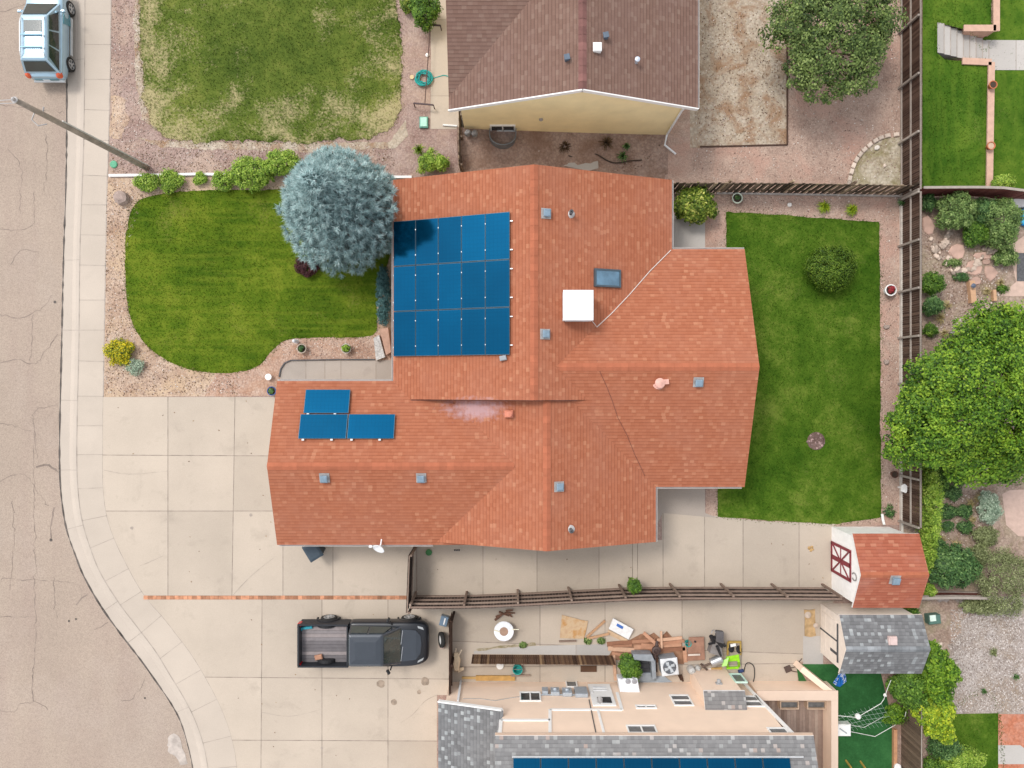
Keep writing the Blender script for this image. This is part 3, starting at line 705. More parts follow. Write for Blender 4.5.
def eave_gutter(parent, a, b, out, drop=.05, w=.075, mat=None):
    """open trough along an eave from a to b (3-D points); out = outward unit vector"""
    a, b, o = np.array(a, float), np.array(b, float), np.array([*out, 0.]); g = G(); d = V(0, 0, -drop)
    sec = [(.005, .02), (.005, -.10), (w * .75, -.10), (w, -.01), (w - .015, -.01), (w * .72, -.08), (.02, -.08), (.02, .02)]
    r0 = [a + d + o * i + V(0, 0, j) for i, j in sec]; r1 = [b + d + o * i + V(0, 0, j) for i, j in sec]
    g.rings([r0, r1], 0)
    return g.build('gutter', [mat or GUTTER], parent)

# ------------------------------------------------------------------ main house
SL = .36
bN = Gable('y', -.65, 8.74, .88, 4.75, 5.97, 5.97, SL)
bS = Gable('y', -6.76, .2, 1.41, 4.31, 4.75, 4.75, SL)
bE = Gable('x', .9, 9.96, .685, 4.43, 5.095, 5.095, SL)
bG = Gable('x', -10.06, 1.2, -3.38, 3.86, 3.51, 3.51, SL)
HB = [bN, bS, bE, bG]
def roof_at(px, py, off=0): return hit(HB, px, py, off)
house = thing('house', 'L-shaped house under orange-red shingles with eighteen blue solar panels', 'house', (0, 0, 0))
g = G()
for b in HB: b.roof(g)
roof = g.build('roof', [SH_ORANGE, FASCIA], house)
g = G()
bN.wall(g); bS.wall(g, .45, .35, 0); bE.wall(g, .455, 0, .35); bG.wall(g, .46, .35, 0)
# the step wall where the higher block's roof ends above the lower one
g.build('wall', [STUCCO], house)
for b, a0, a1 in ((bN, -.65, 8.74), (bE, 1.9, 9.96), (bG, -10.06, .1), (bS, -6.76, -.68)):
    g = G(); b.cap(g, a0, a1); g.build('ridge_cap', [CAP_ORANGE], roof)
g = G()                                     # dark step flashing at the foot of the step
pts = [(-4.3 + i * .25, -.66) for i in range(30)]
for (x0, y0), (x1, y1) in zip(pts, pts[1:]):
    za, zb = max(b.z(x0, -.75) for b in (bS, bG, bE)), max(b.z(x1, -.75) for b in (bS, bG, bE))
    ta, tb = bN.z(x0, -.65), bN.z(x1, -.65)
    if ta - za < -.05: continue
    g.face([(x0, -.662, za - .02), (x1, -.662, zb - .02), (x1, -.662, max(tb - .02, zb)), (x0, -.662, max(ta - .02, za))], 0)
    g.face([(x0, -.70, za + .012), (x1, -.70, zb + .012), (x1, -.662, zb + .03), (x0, -.662, za + .03)], 0)
g.build('step_flashing', [simple('dark_flashing', (.22, .085, .06), .6)], roof)
# panels on the west slope (five columns by three rows)
for r in range(3):
    for c in range(5):
        y0 = 1.18 + r * 1.917; x0 = -5.0 + c * .992
        pn, q = solar(house, bN, y0, y0 + 1.895, x0, x0 + .975)
        if c < 4:
            for fy in (.22, .78):
                gg = G(); p = q(y0 + 1.9 * fy, x0 + .983, .13); gg.box(p, (.03, .045, .02)); gg.build('clamp', [CLAMP], pn)
for r in range(3):
    for f in (.2, .8):
        gg = G(); p, q2 = np.array(q(1.18 + (r + f) * 1.917, -5.05, .06)), np.array(q(1.18 + (r + f) * 1.917, .05, .06)); gg.beam(p, q2, .04); gg.build('panel_rail', [CLAMP], house)
gg = G(); p = roof_at(503, 358, .15); gg.box((p[0], p[1], p[2] + .02), (.28, .2, .16), .2, 0, bev=.03); gg.build('junction_box', [simple('grey_box', (.3, .32, .34), .5)], house)
for (x0, x1, y0, y1) in ((-8.75, -6.86, -1.26, -.28), (-8.86, -6.88, -2.30, -1.31), (-6.84, -4.90, -2.30, -1.31)):
    pn, q = solar(house, bG, x0, x1, y0, y1)
    for f in (.1, .7):
        gg = G(); p = q(x0 + (x1 - x0) * f, y0 - .03, .07); gg.box(p, (.10, .07, .06)); gg.build('clamp', [CLAMP], pn)
for x, y in ((546, 213), (545, 334), (699, 382), (324, 478), (421, 478), (559, 487)): roof_vent(house, HB, x, y)
for x, y in ((571, 213), (571, 530)): vent_pipe(house, HB, x, y)
gg = G(); p = np.array(roof_at(661, 383, .15))
gg.lathe(p + V(-.05, 0, -.08), [(.26, 0), (.26, .05), (.16, .07), (.15, .22), (.20, .23), (.20, .30), (.05, .34)], 18); gg.box(p + V(.2, .05, 0), (.22, .2, .2), .1)
gg.build('vent_pipe', [simple('faded_pink_cap', (.60, .34, .28), .6, var=.15)], house)
gg = G(); p = np.array(roof_at(509, 414, .2)); gg.box(p - V(0, 0, .15), (.36, .30, .34), 0, bev=.03); gg.lathe(p, [(.08, .18), (.08, .34), (.12, .35), (.12, .40), (.02, .42)], 12)
gg.build('flue_box', [simple('orange_flue', (.55, .20, .13), .6)], house)
# skylight
p = np.array(roof_at(607, 278, .1)); al, up, n = slope_frame(bN, p[0], p[1])
def rect(c, a, u, l): return [c + al * i * a + up * j * u + n * l for i, j in ((-1, -1), (1, -1), (1, 1), (-1, 1))]
gg = G(); o_, i_ = rect(p, .37, .60, .13), rect(p, .30, .53, .13); base = rect(p, .37, .60, -.03)
gg.rings([base, o_], 0, caps=False)
for i in range(4):
    j = (i + 1) % 4; gg.face([o_[i], o_[j], i_[j], i_[i]], 0); gg.face([i_[i], i_[j], rect(p, .30, .53, .09)[j], rect(p, .30, .53, .09)[i]], 0)
sk = gg.build('skylight', [simple('skylight_frame', (.075, .10, .12), .4, .3)], house)
gg = G(); gg.face(rect(p, .305, .535, .10), 0)
gg.build('pane', [simple('skylight_glass', (.10, .19, .27), .06, var=.25, scale=2, spec=.8)], sk)
# white evaporative cooler on its stand
p = np.array(roof_at(579, 309, .3)); zc = 4.28
c0 = V(*P2(578.5, 305, zc + .75), 0)
gg = G(); gg.box((c0[0], c0[1], zc - .12), (1.16, 1.16, .80), 0, 0, bev=.05)
cool = gg.build('evaporative_cooler', [WHITE_METAL], house)
gg = G(); gg.box((c0[0], c0[1], zc + .66), (1.20, 1.20, .05), 0, 0, bev=.02)
for i in range(1, 3): gg.box((c0[0] - .6 + i * .4, c0[1], zc + .71), (.03, 1.14, .012))
gg.build('lid', [WHITE_METAL], cool)
gg = G()
for i in range(7): gg.box((c0[0], c0[1] - .585, zc + .02 + i * .085), (.95, .012, .05))
gg.build('louvre', [simple('cooler_louvre', (.6, .61, .62), .5)], cool)
# white drain line running down the valley
vp = [roof_at(*q_, .04) for q_ in ((590, 318), (597, 327), (612, 313), (630, 294), (650, 271), (671, 250))]
gg = G(); gg.tube([(a, b, c + .02) for a, b, c in vp], .019, 6); gg.build('drain_line', [simple('pale_drain_pipe', (.60, .53, .49), .5)], house)
cb = [roof_at(*q_, .02) for q_ in ((597, 360), (600, 372), (606, 385), (612, 400), (618, 418), (627, 435), (635, 455), (645, 476))]
gg = G(); gg.tube([(a, b, c + .012) for a, b, c in cb], .009, 5); gg.build('cable', [simple('rusty_cable', (.16, .065, .05), .7)], house)
# gutters
E = 2.6
eave_gutter(house, (-5.09, 8.74, E), (-5.09, .13, E), (-1, 0)); eave_gutter(house, (6.85, 5.80, E), (6.85, 8.74, E), (1, 0))
eave_gutter(house, (6.87, 5.78, E), (9.96, 5.78, E), (0, 1)); eave_gutter(house, (6.18, -4.41, E), (9.86, -4.41, E), (0, -1))
eave_gutter(house, (6.16, -6.76, E), (6.16, -4.43, E), (1, 0)); eave_gutter(house, (-10.06, .13, E), (-5.1, .13, E), (0, 1)); eave_gutter(house, (-10.0, -6.89, E), (-3.4, -6.89, E), (0, -1))
gg = G(); gg.tube([(6.05, -6.3, 2.45), (5.85, -6.25, 2.2), (5.80, -6.25, .15), (6.2, -6.5, .06)], .045, 6); gg.build('downspout', [WHITE_METAL], house)
# garage doors, entry door and windows
def wall_window(parent, c, w, h, out, name='window', frame=None, glass=None, bars=1, fw=.07, hbar=False):
    """window on a wall; c = centre on the wall plane, out = outward 2-D unit vector"""
    o = V(*out, 0); a = V(-out[1], out[0], 0); u = V(0, 0, 1); c = np.array(c, float); g = G()
    def bar(i0, i1, j0, j1, d0=-.02, d1=.05, gg=None, m=0):
        q = [c + a * i + u * j for i, j in ((i0, j0), (i1, j0), (i1, j1), (i0, j1))]; gg.rings([[p + o * d0 for p in q], [p + o * d1 for p in q]], m)
    bar(-w / 2 - fw, w / 2 + fw, h / 2, h / 2 + fw, gg=g); bar(-w / 2 - fw, w / 2 + fw, -h / 2 - fw, -h / 2, gg=g)
    bar(-w / 2 - fw, -w / 2, -h / 2, h / 2, gg=g); bar(w / 2, w / 2 + fw, -h / 2, h / 2, gg=g)
    for k in range(bars):
        x = -w / 2 + w * (k + 1) / (bars + 1); bar(x - .03, x + .03, -h / 2, h / 2, -.02, .045, g)
    if hbar: bar(-w / 2, w / 2, -.05, .05, -.02, .045, g)
    f = g.build(name, [frame or WHITE], parent); g2 = G(); bar(-w / 2, w / 2, -h / 2, h / 2, -.02, .012, g2); g2.build('pane', [glass or GLASS_DARK], f)
    return f
for yy in (-1.7, -4.9):
    g = G(); 
    for k in range(4): g.box((-9.73, yy, .06 + k * .52), (.06, 2.5, .50), 0, 0, bev=.015)
    g.build('garage_door', [WHITE], house)
wall_window(house, (-4.64, 4.2, 1.5), 1.8, 1.2, (-1, 0)); wall_window(house, (9.61, 2.5, 1.5), 1.6, 1.1, (1, 0)); wall_window(house, (9.61, -1.6, 1.5), 1.2, 1.1, (1, 0))
wall_window(house, (6.4, 7.6, 1.1), 1.7, 2.0, (1, 0)); wall_window(house, (1.4, -6.41, 1.5), 1.4, 1.1, (0, -1))
g = G(); g.box((-4.66, .95, .05), (.06, .95, 2.05), 0, 0, bev=.02); g.build('entry_door', [simple('red_door', (.25, .06, .04), .5)], house)
# small dish aerial on the south eave
c = V(*P2(380, 545, 2.75), 2.65); dish = thing('satellite_dish', 'small white satellite dish on an arm at the south eave', 'satellite dish', tuple(c))
g = G(); g.tube([c + V(.05, .25, .0), c + V(0.05, .05, .18), c + V(0, -.05, .20)], .03, 8); g.build('mast', [WHITE_METAL], dish)
g = G(); g.lathe(c + V(0, -.06, .20), [(.03, .0), (.12, .02), (.22, .06), (.27, .11), (.255, .115), (.12, .035), (.01, .012)], 20, ax=(-.25, -.55, .55)); g.build('reflector', [WHITE_METAL], dish, smooth=True)
g = G(); g.tube([c + V(-.02, -.1, .15), c + V(-.30, -.02, .30)], .018, 6); g.build('arm', [WHITE_METAL], dish)
g = G(); g.lathe(c + V(-.30, -.02, .30), [(.05, 0), (.06, .04), (.06, .12), (.02, .14)], 10, ax=(-1, .1, .2)); g.build('receiver', [WHITE_METAL], dish)

# ------------------------------------------------------------------ north neighbour (brown roof, yellow gable)
nh = thing('house', 'yellow stucco house under a brown shingle roof', 'house', (2.7, 14.2, 0))
nb = Gable('y', 11.36, 34., 2.72, 5.66, 5.34, 4.94, .385)
nw = Gable('x', -2.62, 2.5, 19.2, 6.15, 7.0, 7.0, .385)
NHB = [nb, Gable('x', -2.62, 1.5, 17.2, 5.66, 5.55, 5.84, .385)]
g = G()
for b in NHB: b.roof(g)
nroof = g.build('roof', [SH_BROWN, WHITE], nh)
g = G(); nb.cap(g, 11.36, 34.); g.build('ridge_cap', [CAP_BROWN], nroof)
g = G(); nb.wall(g, .46, .22, .3); NHB[1].wall(g, .47, .4, 0); g.build('wall', [YELLOW], nh)
g = G()   # white rake boards along the gable and the lower lip of stucco
for (xa, za), (xb, zb) in (((nb.c - nb.h0, nb.zr - nb.sl * nb.h0), (nb.c, nb.zr)), ((nb.c, nb.zr), (nb.c + nb.h1, nb.zr - nb.sl * nb.h1))):
    g.beam((xa, 11.335, za - .08), (xb, 11.335, zb - .08), .045, .20)
g.build('rake_board', [WHITE], nh)
eave_gutter(nh, (7.66, 11.36, 3.755), (7.66, 34., 3.755), (1, 0)); 
for x, y in ((606, 35), (567, 57)):
    p = np.array(hit(NHB, x, y, .2)); g = G(); g.box(p - V(0, 0, .1), (.16, .16, .30), .2, 0, bev=.02); g.box(p + V(0, 0, .2), (.22, .22, .05), .2, 0, bev=.01); g.build('chimney_vent', [simple('slate_cap', (.10, .13, .17), .5)], nh)
p = np.array(hit(NHB, 597.5, 46.5, .2)); g = G(); g.box(p - V(0, 0, .12), (.30, .30, .26), 0, 0, bev=.04); g.box(p + V(.0, 0, .14), (.34, .34, .08), 0, 0, bev=.03); g.build('roof_vent', [WHITE], nh)
p = np.array(hit(NHB, 637, 60.5, .2)); g = G(); g.lathe(p - V(0, 0, .1), [(.12, 0), (.06, .08), (.05, .35), (.10, .36), (.10, .44), (.02, .48)], 14); g.build('vent_pipe', [simple('pale_pipe', (.55, .6, .68), .4, .4)], nh)
g = G(); yb = 11.36 + .21; xe = nb.c + nb.h1 - .46
g.tube([(xe - .05, yb - .10, 3.4), (xe - .05, yb - .06, 3.1), (xe - .05, yb - .06, .25), (*P2(664, 146), .14), (*P2(675.5, 154.5), .06)], .05, 6); g.build('downspout', [WHITE_METAL], nh)
# basement window with its steel well
wx0, wx1 = P2(490, 0, .9)[0], P2(515.5, 0, .9)[0]; wy = yb - .02
wall_window(nh, ((wx0 + wx1) / 2, yb - .005, .95), 1.0, .6, (0, -1), bars=1)
g = G(); cx = (wx0 + wx1) / 2; arc = [(cx + .62 * math.cos(a), yb - .05 - .75 * abs(math.sin(a)) ** .6) for a in np.linspace(math.pi, 0, 17)]
arc2 = [(cx + (x - cx) * .95, yb - .05 + (y - yb + .05) * .95) for x, y in arc]
g.prism(arc + arc2[::-1], .05, 1.02); well = g.build('window_well', [simple('galvanised_steel', (.20, .23, .26), .4, .6, var=.2)], nh)
g = G(); g.prism(arc2, .3, .45); g.build('well_gravel', [gravel('well_stones', [(.03, .03, .03), (.10, .09, .085), (.3, .28, .26)], 12)], well)
g = G(); g.lathe((P2(541, 120, 2)[0], yb - .0, 2.0), [(.09, -.02), (.09, .06), (.04, .09)], 10, ax=(0, -1, 0)); g.build('wall_vent', [FLASH], nh)
# soil banked against that wall
g = G(); n = 26; rg = np.random.default_rng(3); prev = None
for i in range(n + 1):
    f = i / n; x = -2.5 + f * 9.6; zt = .85 * (1 - f) ** 1.3 + .02
    row = [(x, yb + .05, zt + .0), (x, yb - .5, zt * .86 + rg.normal(0, .03)), (x, yb - 1.0, zt * .52 + rg.normal(0, .04)), (x, yb - 1.55, zt * .18 + rg.normal(0, .02)), (x, yb - 2.1, .0)]
    if prev: 
        for k in range(4): g.face([prev[k], prev[k + 1], row[k + 1], row[k]], 0)
    prev = row
ob = g.build('soil_bank_ground', [DIRT_BROWN], smooth=True); tag(ob, kind='structure')
for p in ob.data.polygons:
    if p.normal.z < 0: p.flip()

# ------------------------------------------------------------------ south neighbour (peach stucco, grey roof, two storeys)
sh = thing('house', 'two-storey peach stucco house with a grey shingle roof', 'house', (5, -18, 0))
YW = -13.85; ZE = 5.35
def W(px, py, yw=None):
    k = (yw or YW) / (384 - py); return ((px - 512) * k, CAM_H - k * FPX)
sm = Gable('x', -.66, 11.75, -19.2, ZE + 5.50 * .4, 5.6, 5.50, .4)
sg_ = Gable('y', -30., -13.58, -.38, 2.7 + 2.77 * .28, 2.77, .02, .28)
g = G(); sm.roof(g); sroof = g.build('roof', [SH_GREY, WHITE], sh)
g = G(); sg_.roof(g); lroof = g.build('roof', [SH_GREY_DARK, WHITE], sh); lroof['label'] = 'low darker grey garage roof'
g = G(); sm.cap(g, -.66, 11.75); g.build('ridge_cap', [CAP_GREY], sroof)
g = G(); x0, x1 = -.40, 10.9; yb2 = -24.5
g.prism([(x0, yb2), (x1, yb2), (x1, YW), (x0, YW)], 0, ZE + .02)
g.prism([(-2.9, -29.5), (x0 - .002, -29.5), (x0 - .002, YW - .004), (-2.9, YW - .004)], 0, [2.6, 3.3, 3.3, 2.6])
g.build('wall', [PEACH], sh)
# eave trim and fascia
eave_gutter(sh, (-.66, sm.c + sm.h1, ZE), (11.75, sm.c + sm.h1, ZE), (0, 1), mat=PEACH_TRIM)
g = G(); g.beam((-3.15, -13.56, 2.62), (-.42, -13.56, 3.44), .05, .20); g.build('rake_board', [WHITE], sh)
# solar panels on the north slope
for k in range(10):
    xa = P2(513.3 + k * 28.35, 0, 6.35)[0]; xb = P2(513.3 + (k + 1) * 28.35 - .9, 0, 6.35)[0]
    pn, q = solar(sh, sm, xa, xb, -16.3, -14.40)
    gg = G(); p = q((xa + xb) / 2 + .38, -14.36, .08); gg.box(p, (.08, .06, .05)); gg.build('clamp', [CLAMP], pn)
g = G(); g.beam(q(0, -14.365, .10), q(11.2, -14.365, .10), .05); g.build('panel_rail', [CLAMP], sh)
def trim(pts, w=.16, d=.04, name='trim_band', mat=None):
    g = G()
    for (a, b) in zip(pts, pts[1:]):
        A, B = W(*a), W(*b); g.beam((A[0], YW + d / 2, A[1]), (B[0], YW + d / 2, B[1]), w, d, up=(0, 1, 0))
    return g.build(name, [mat or WHITE], sh)
trim([(550, 733), (550, 710), (599, 710), (622, 710.3), (617, 693)], .13); trim([(500, 733), (501, 720.5), (550, 720.5)], .14); trim([(598, 711), (604, 734)], .10)
trim([(589, 700), (596, 734)], .035, .03, 'cable', PIPE_DARK)
trim([(792, 733.5), (744, 684)], .16, .05, 'corner_board')
trim([(458, 702), (461, 681)], .09, .09, 'downspout', WHITE_METAL)
trim([(463, 699), (480, 699), (495, 701), (512, 698), (520, 697)], .025, .03, 'cable', simple('grey_cable', (.35, .33, .31), .6))
def win_px(x0, x1, y0, y1, bars=1, glass=None, name='window', hbar=False):
    xm, ym = (x0 + x1) / 2, (y0 + y1) / 2; a = W(xm, y0); b = W(xm, y1); c = W(xm, ym)
    k = YW / (384 - ym); return wall_window(sh, (c[0], YW, (a[1] + b[1]) / 2), (x1 - x0) * abs(k), abs(b[1] - a[1]), (0, 1), name, glass=glass or GLASS_GREY, bars=bars, fw=.06, hbar=hbar)
win_px(521, 539.5, 693, 701, 1, GLASS_DARK); win_px(567, 576, 681.5, 687, 0); win_px(628.5, 655, 726.5, 733, 1); win_px(673, 690, 696, 705.5, 0, hbar=True); win_px(743, 759, 697, 706.5, 0, hbar=True); win_px(770, 786, 729, 733.6, 0)
win_px(637, 655, 706.3, 708.3, 1, None, 'wall_vent')
# back door
a, b = W(590, 682), W(607, 702); g = G(); xm = (a[0] + b[0]) / 2 + .1
g.box((xm, YW + .03, .35), (1.0, .06, 2.15), 0, 0, bev=.01); door = g.build('door', [WHITE], sh)
g = G(); g.box((xm + .05, YW + .07, 1.75), (.6, .02, .55)); g.build('pane', [GLASS_DARK], door)
g = G(); g.box((xm, YW + .065, .95), (.62, .02, .12)); g.box((xm, YW + .065, .62), (.62, .02, .2)); g.build('panel', [simple('door_panel', (.66, .67, .68), .5)], door)
g = G(); g.lathe((xm - .4, YW + .06, 1.3), [(.03, 0), (.035, .05), (.01, .07)], 8, ax=(0, 1, 0)); g.build('handle', [CLAMP], door)
g = G(); c = W(600, 705); g.lathe((c[0], YW, c[1]), [(.05, 0), (.05, .08), (.11, .10), (.12, .3), (.03, .36)], 10, ax=(.1, .6, -.8)); g.build('wall_lamp', [FLASH], sh)
# electric meters
GREYBOX = simple('meter_grey', (.40, .44, .48), .45, .3, var=.1)
for x, y, w, h in ((545, 693, .26, .5), (555, 693.5, .38, .55), (567, 694, .42, .6), (581, 694, .55, .8)):
    c = W(x, y); g = G(); g.box((c[0], YW + .09, c[1] - h / 2), (w, .17, h), 0, 0, bev=.02)
    if x in (555, 567): g.lathe((c[0], YW + .17, c[1]), [(.09, 0), (.09, .06), (.07, .09)], 12, ax=(0, 1, 0))
    g.build('meter_box', [GREYBOX], sh)
g = G(); a = W(541, 696); b = W(588, 696); g.tube([(a[0], YW + .05, a[1]), (b[0], YW + .05, b[1])], .03, 6); g.build('conduit', [GREYBOX], sh)
# projecting bay with its own small roof
yf = YW + .62; bx0, bx1 = W(707, 696, yf)[0], W(746, 696, yf)[0]
g = G(); g.box(((bx0 + bx1) / 2, YW + .30, 0), (bx1 - bx0, .64, 2.55)); bay = g.build('bay', [PEACH], sh)
g = G(); zA, zB = 2.58, 2.86; x0, x1 = bx0 - .06, bx1 + .06; q = [(x0, yf + .08, zA), (x1, yf + .08, zA), (x1, YW + .01, zB), (x0, YW + .01, zB)]
q = q[::-1] if np.cross(np.subtract(q[1], q[0]), np.subtract(q[2], q[0]))[2] < 0 else q
g.face(q, 0, .5, [(p[0], (yf - p[1])) for p in q]); g.rings([[(p[0], p[1], p[2] - .09) for p in q], [(p[0], p[1], p[2] - .003) for p in q]], 1); g.build('roof', [SH_GREY, WHITE], bay)
c = W(719, 684, yf); g = G(); g.box((c[0], yf + .03, c[1] - .12), (.26, .06, .22), 0, 0, bev=.015); g.lathe((c[0], yf + .05, c[1]), [(.09, 0), (.09, .12), (.05, .16)], 12, ax=(0, 1, -.3)); g.build('wall_vent', [simple('grey_hood', (.33, .33, .33), .5)], bay)
MINT = simple('mint_frame', (.52, .70, .60), .5)
c = W(737, 677, yf); wall_window(bay, (c[0], yf, 1.1), .42, .8, (0, 1), frame=MINT, glass=GLASS_GREY, bars=0)
# ------------------------------------------------------------------ foliage
L_GREEN = leafy('green_leaves', [(0, (.014, .040, .005)), (.35, (.045, .105, .012)), (.7, (.10, .19, .022)), (1, (.19, .30, .04))])
L_MID = leafy('mid_green_leaves', [(0, (.024, .05, .012)), (.4, (.095, .158, .042)), (.75, (.185, .265, .075)), (1, (.31, .39, .15))])
L_BRIGHT = leafy('bright_leaves', [(0, (.012, .038, .004)), (.3, (.045, .110, .008)), (.6, (.108, .205, .014)), (1, (.225, .33, .028))])
L_YELLOW = leafy('yellow_green_leaves', [(0, (.045, .085, .006)), (.35, (.13, .22, .015)), (.7, (.28, .36, .02)), (1, (.48, .50, .035))])
L_LIGHT = leafy('light_green_leaves', [(0, (.04, .085, .010)), (.4, (.14, .24, .025)), (.8, (.28, .38, .05)), (1, (.42, .50, .12))])
L_FLOWER = leafy('yellow_blossom_leaves', [(0, (.05, .08, .008)), (.35, (.14, .18, .01)), (.6, (.42, .36, .01)), (1, (.62, .50, .02))])
L_GOLD = leafy('variegated_leaves', [(0, (.015, .035, .006)), (.4, (.07, .12, .012)), (.72, (.19, .24, .03)), (1, (.48, .48, .12))])
L_DARK = leafy('dark_leaves', [(0, (.012, .036, .012)), (.4, (.046, .106, .030)), (.75, (.10, .185, .055)), (1, (.19, .29, .10))])
L_BOX = leafy('clipped_leaves', [(0, (.015, .040, .003)), (.4, (.050, .100, .007)), (.75, (.10, .165, .014)), (1, (.17, .24, .03))])
L_OLIVE = leafy('olive_leaves', [(0, (.045, .055, .02)), (.4, (.13, .15, .06)), (.75, (.22, .25, .11)), (1, (.36, .38, .20))])
L_SILVER = leafy('silver_leaves', [(0, (.08, .12, .08)), (.4, (.20, .27, .19)), (.75, (.34, .41, .30)), (1, (.52, .57, .45))], .6, .15)
L_RED = leafy('barberry_leaves', [(0, (.020, .006, .008)), (.5, (.055, .016, .018)), (1, (.11, .035, .035))])
L_SPRUCE = leafy('spruce_needles', [(0, (.03, .06, .065)), (.3, (.15, .235, .24)), (.6, (.37, .49, .49)), (1, (.64, .74, .73))], .6, .2)
L_TEAL = leafy('juniper_needles', [(0, (.015, .045, .045)), (.5, (.04, .10, .10)), (1, (.09, .17, .165))], .6, .1)
BARK = simple('bark', (.14, .10, .075), .95, var=.35, scale=6, bump=.5)
BARK_GREY = simple('pale_dead_wood', (.42, .40, .37), .9, var=.25, scale=6, bump=.3)

def leaf_quads(c, d, L, Wd, rg):
    """rhombic leaves: centres c (n,3), facing directions d (n,3)"""
    n = len(c); r = rg.normal(size=(n, 3)); d = d / (np.linalg.norm(d, axis=1, keepdims=True) + 1e-9)
    a = np.cross(d, r); a /= np.linalg.norm(a, axis=1, keepdims=True) + 1e-9; b = np.cross(d, a)
    l = (L * rg.uniform(.65, 1.35, n))[:, None] / 2; w = (Wd * rg.uniform(.7, 1.3, n))[:, None] / 2
    return np.stack([c - a * l, c + b * w, c + a * l, c - b * w], 1)
def crown(parent, cen, rad, clumps, clump_r, leaves, L, Wd, mat, seed=0, flat=-.35, shell=.62, name='crown', lump=.2, tone_sd=.2, up=.9):
    rg = np.random.default_rng(seed + 100); u = rg.normal(size=(clumps * 3, 3)); u /= np.linalg.norm(u, axis=1, keepdims=True); u = u[u[:, 2] > flat][:clumps]; n = len(u)
    ph = rg.uniform(0, 6.28, 6); th = np.arctan2(u[:, 1], u[:, 0])
    k = 1 + lump * (.5 * np.sin(3 * th + ph[0]) + .4 * np.sin(5 * th + ph[1]) + .5 * np.sin(4 * u[:, 2] + ph[2]) * np.cos(2 * th + ph[3]))
    rr = (shell + (1 - shell) * rg.uniform(0, 1, n) ** .6) * k
    cc = np.array(cen) + u * rr[:, None] * (np.array(rad) - clump_r * .5)
    g = rg.normal(size=(n, leaves, 3)); g /= np.linalg.norm(g, axis=2, keepdims=True); g *= (rg.uniform(.2, 1, (n, leaves, 1)) ** .5)
    sz = rg.uniform(.7, 1.25, (n, 1, 1)) * clump_r
    p = cc[:, None] + g * sz * np.array([1, 1, .75]); p[..., 2] = np.maximum(p[..., 2], .03)
    d = g * .7 + u[:, None] * .5 + np.array([0, 0, up]) + rg.normal(0, .35, p.shape)
    ct = rg.normal(0, tone_sd * .6, (n, 1)); t = np.clip(.5 + ct + rg.normal(0, tone_sd, (n, leaves)) , 0, 1)
    q = leaf_quads(p.reshape(-1, 3), d.reshape(-1, 3), L, Wd, rg)
    return np_mesh(name, q.reshape(-1, 3), 4, t.ravel(), mat, parent)
def limbs(parent, base, cen, rad, n, r0, mat, seed=0, trunk='trunk', split=.45):
    rg = random.Random(seed); b = np.array(base, float); c = np.array(cen, float); g = G()
    fork = b + (c - b) * split
    g.tube([b - V(0, 0, .05), b + (fork - b) * .5 + V(rg.uniform(-.05, .05), rg.uniform(-.05, .05), 0), fork], [r0 * 1.25, r0, r0 * .85], 9)
    for i in range(n):
        a = 6.28 * i / n + rg.uniform(-.4, .4); e = c + V(math.cos(a) * rad[0], math.sin(a) * rad[1], rg.uniform(-.2, .7) * rad[2]) * rg.uniform(.6, .92)
        m = fork + (e - fork) * .5 + V(0, 0, rg.uniform(0, .25) * rad[2])
        g.tube([fork - V(0, 0, .06), m, e], [r0 * .55, r0 * .33, r0 * .10], 6)
        for k in range(2):
            e2 = m + (e - m) * .4 + V(rg.uniform(-1, 1), rg.uniform(-1, 1), rg.uniform(.1, 1)) * rad[0] * .35; g.tube([m, e2], [r0 * .28, r0 * .06], 5)
    return g.build(trunk, [mat], parent, smooth=True)
def shrub(name, label, cat, px, py, r, h, mat, group=None, ry=None, dens=1., L=.09, Wd=.05, clump=.16, seed=None, flat=-.5, lump=.22, up=.8, stem=True, shell=.55, zc=None, zb=0.):
    """bush standing on the ground; px,py = middle of the foliage in the photo, r (ry) its radius in photo pixels"""
    zm = zc if zc is not None else zb + h * .5; k = (CAM_H - zm) / FPX; rx, rY = r * k, (ry or r) * k; X, Y, _ = P(px, py, zm)
    seed = seed if seed is not None else int(px * 7 + py)
    t = thing(name, label, cat, (X, Y, zb), group)
    n = max(8, int(22 * dens * (rx * rY + h * (rx + rY) * .4) / clump ** 2 * .16))
    crown(t, (X, Y, zm), (rx, rY, h * .5), n, clump, 34, L, Wd, mat, seed, flat, shell, lump=lump, up=up)
    if stem:
        g = G(); rg = random.Random(seed)
        for i in range(4):
            a = rg.uniform(0, 6.28); g.tube([(X + .04 * math.cos(a), Y + .04 * math.sin(a), zb - .02), (X + rx * .3 * math.cos(a), Y + rY * .3 * math.sin(a), zm), (X + rx * .65 * math.cos(a), Y + rY * .65 * math.sin(a), zb + h * .75)], [.025, .016, .006], 5)
        g.build('stem', [BARK], t)
    return t
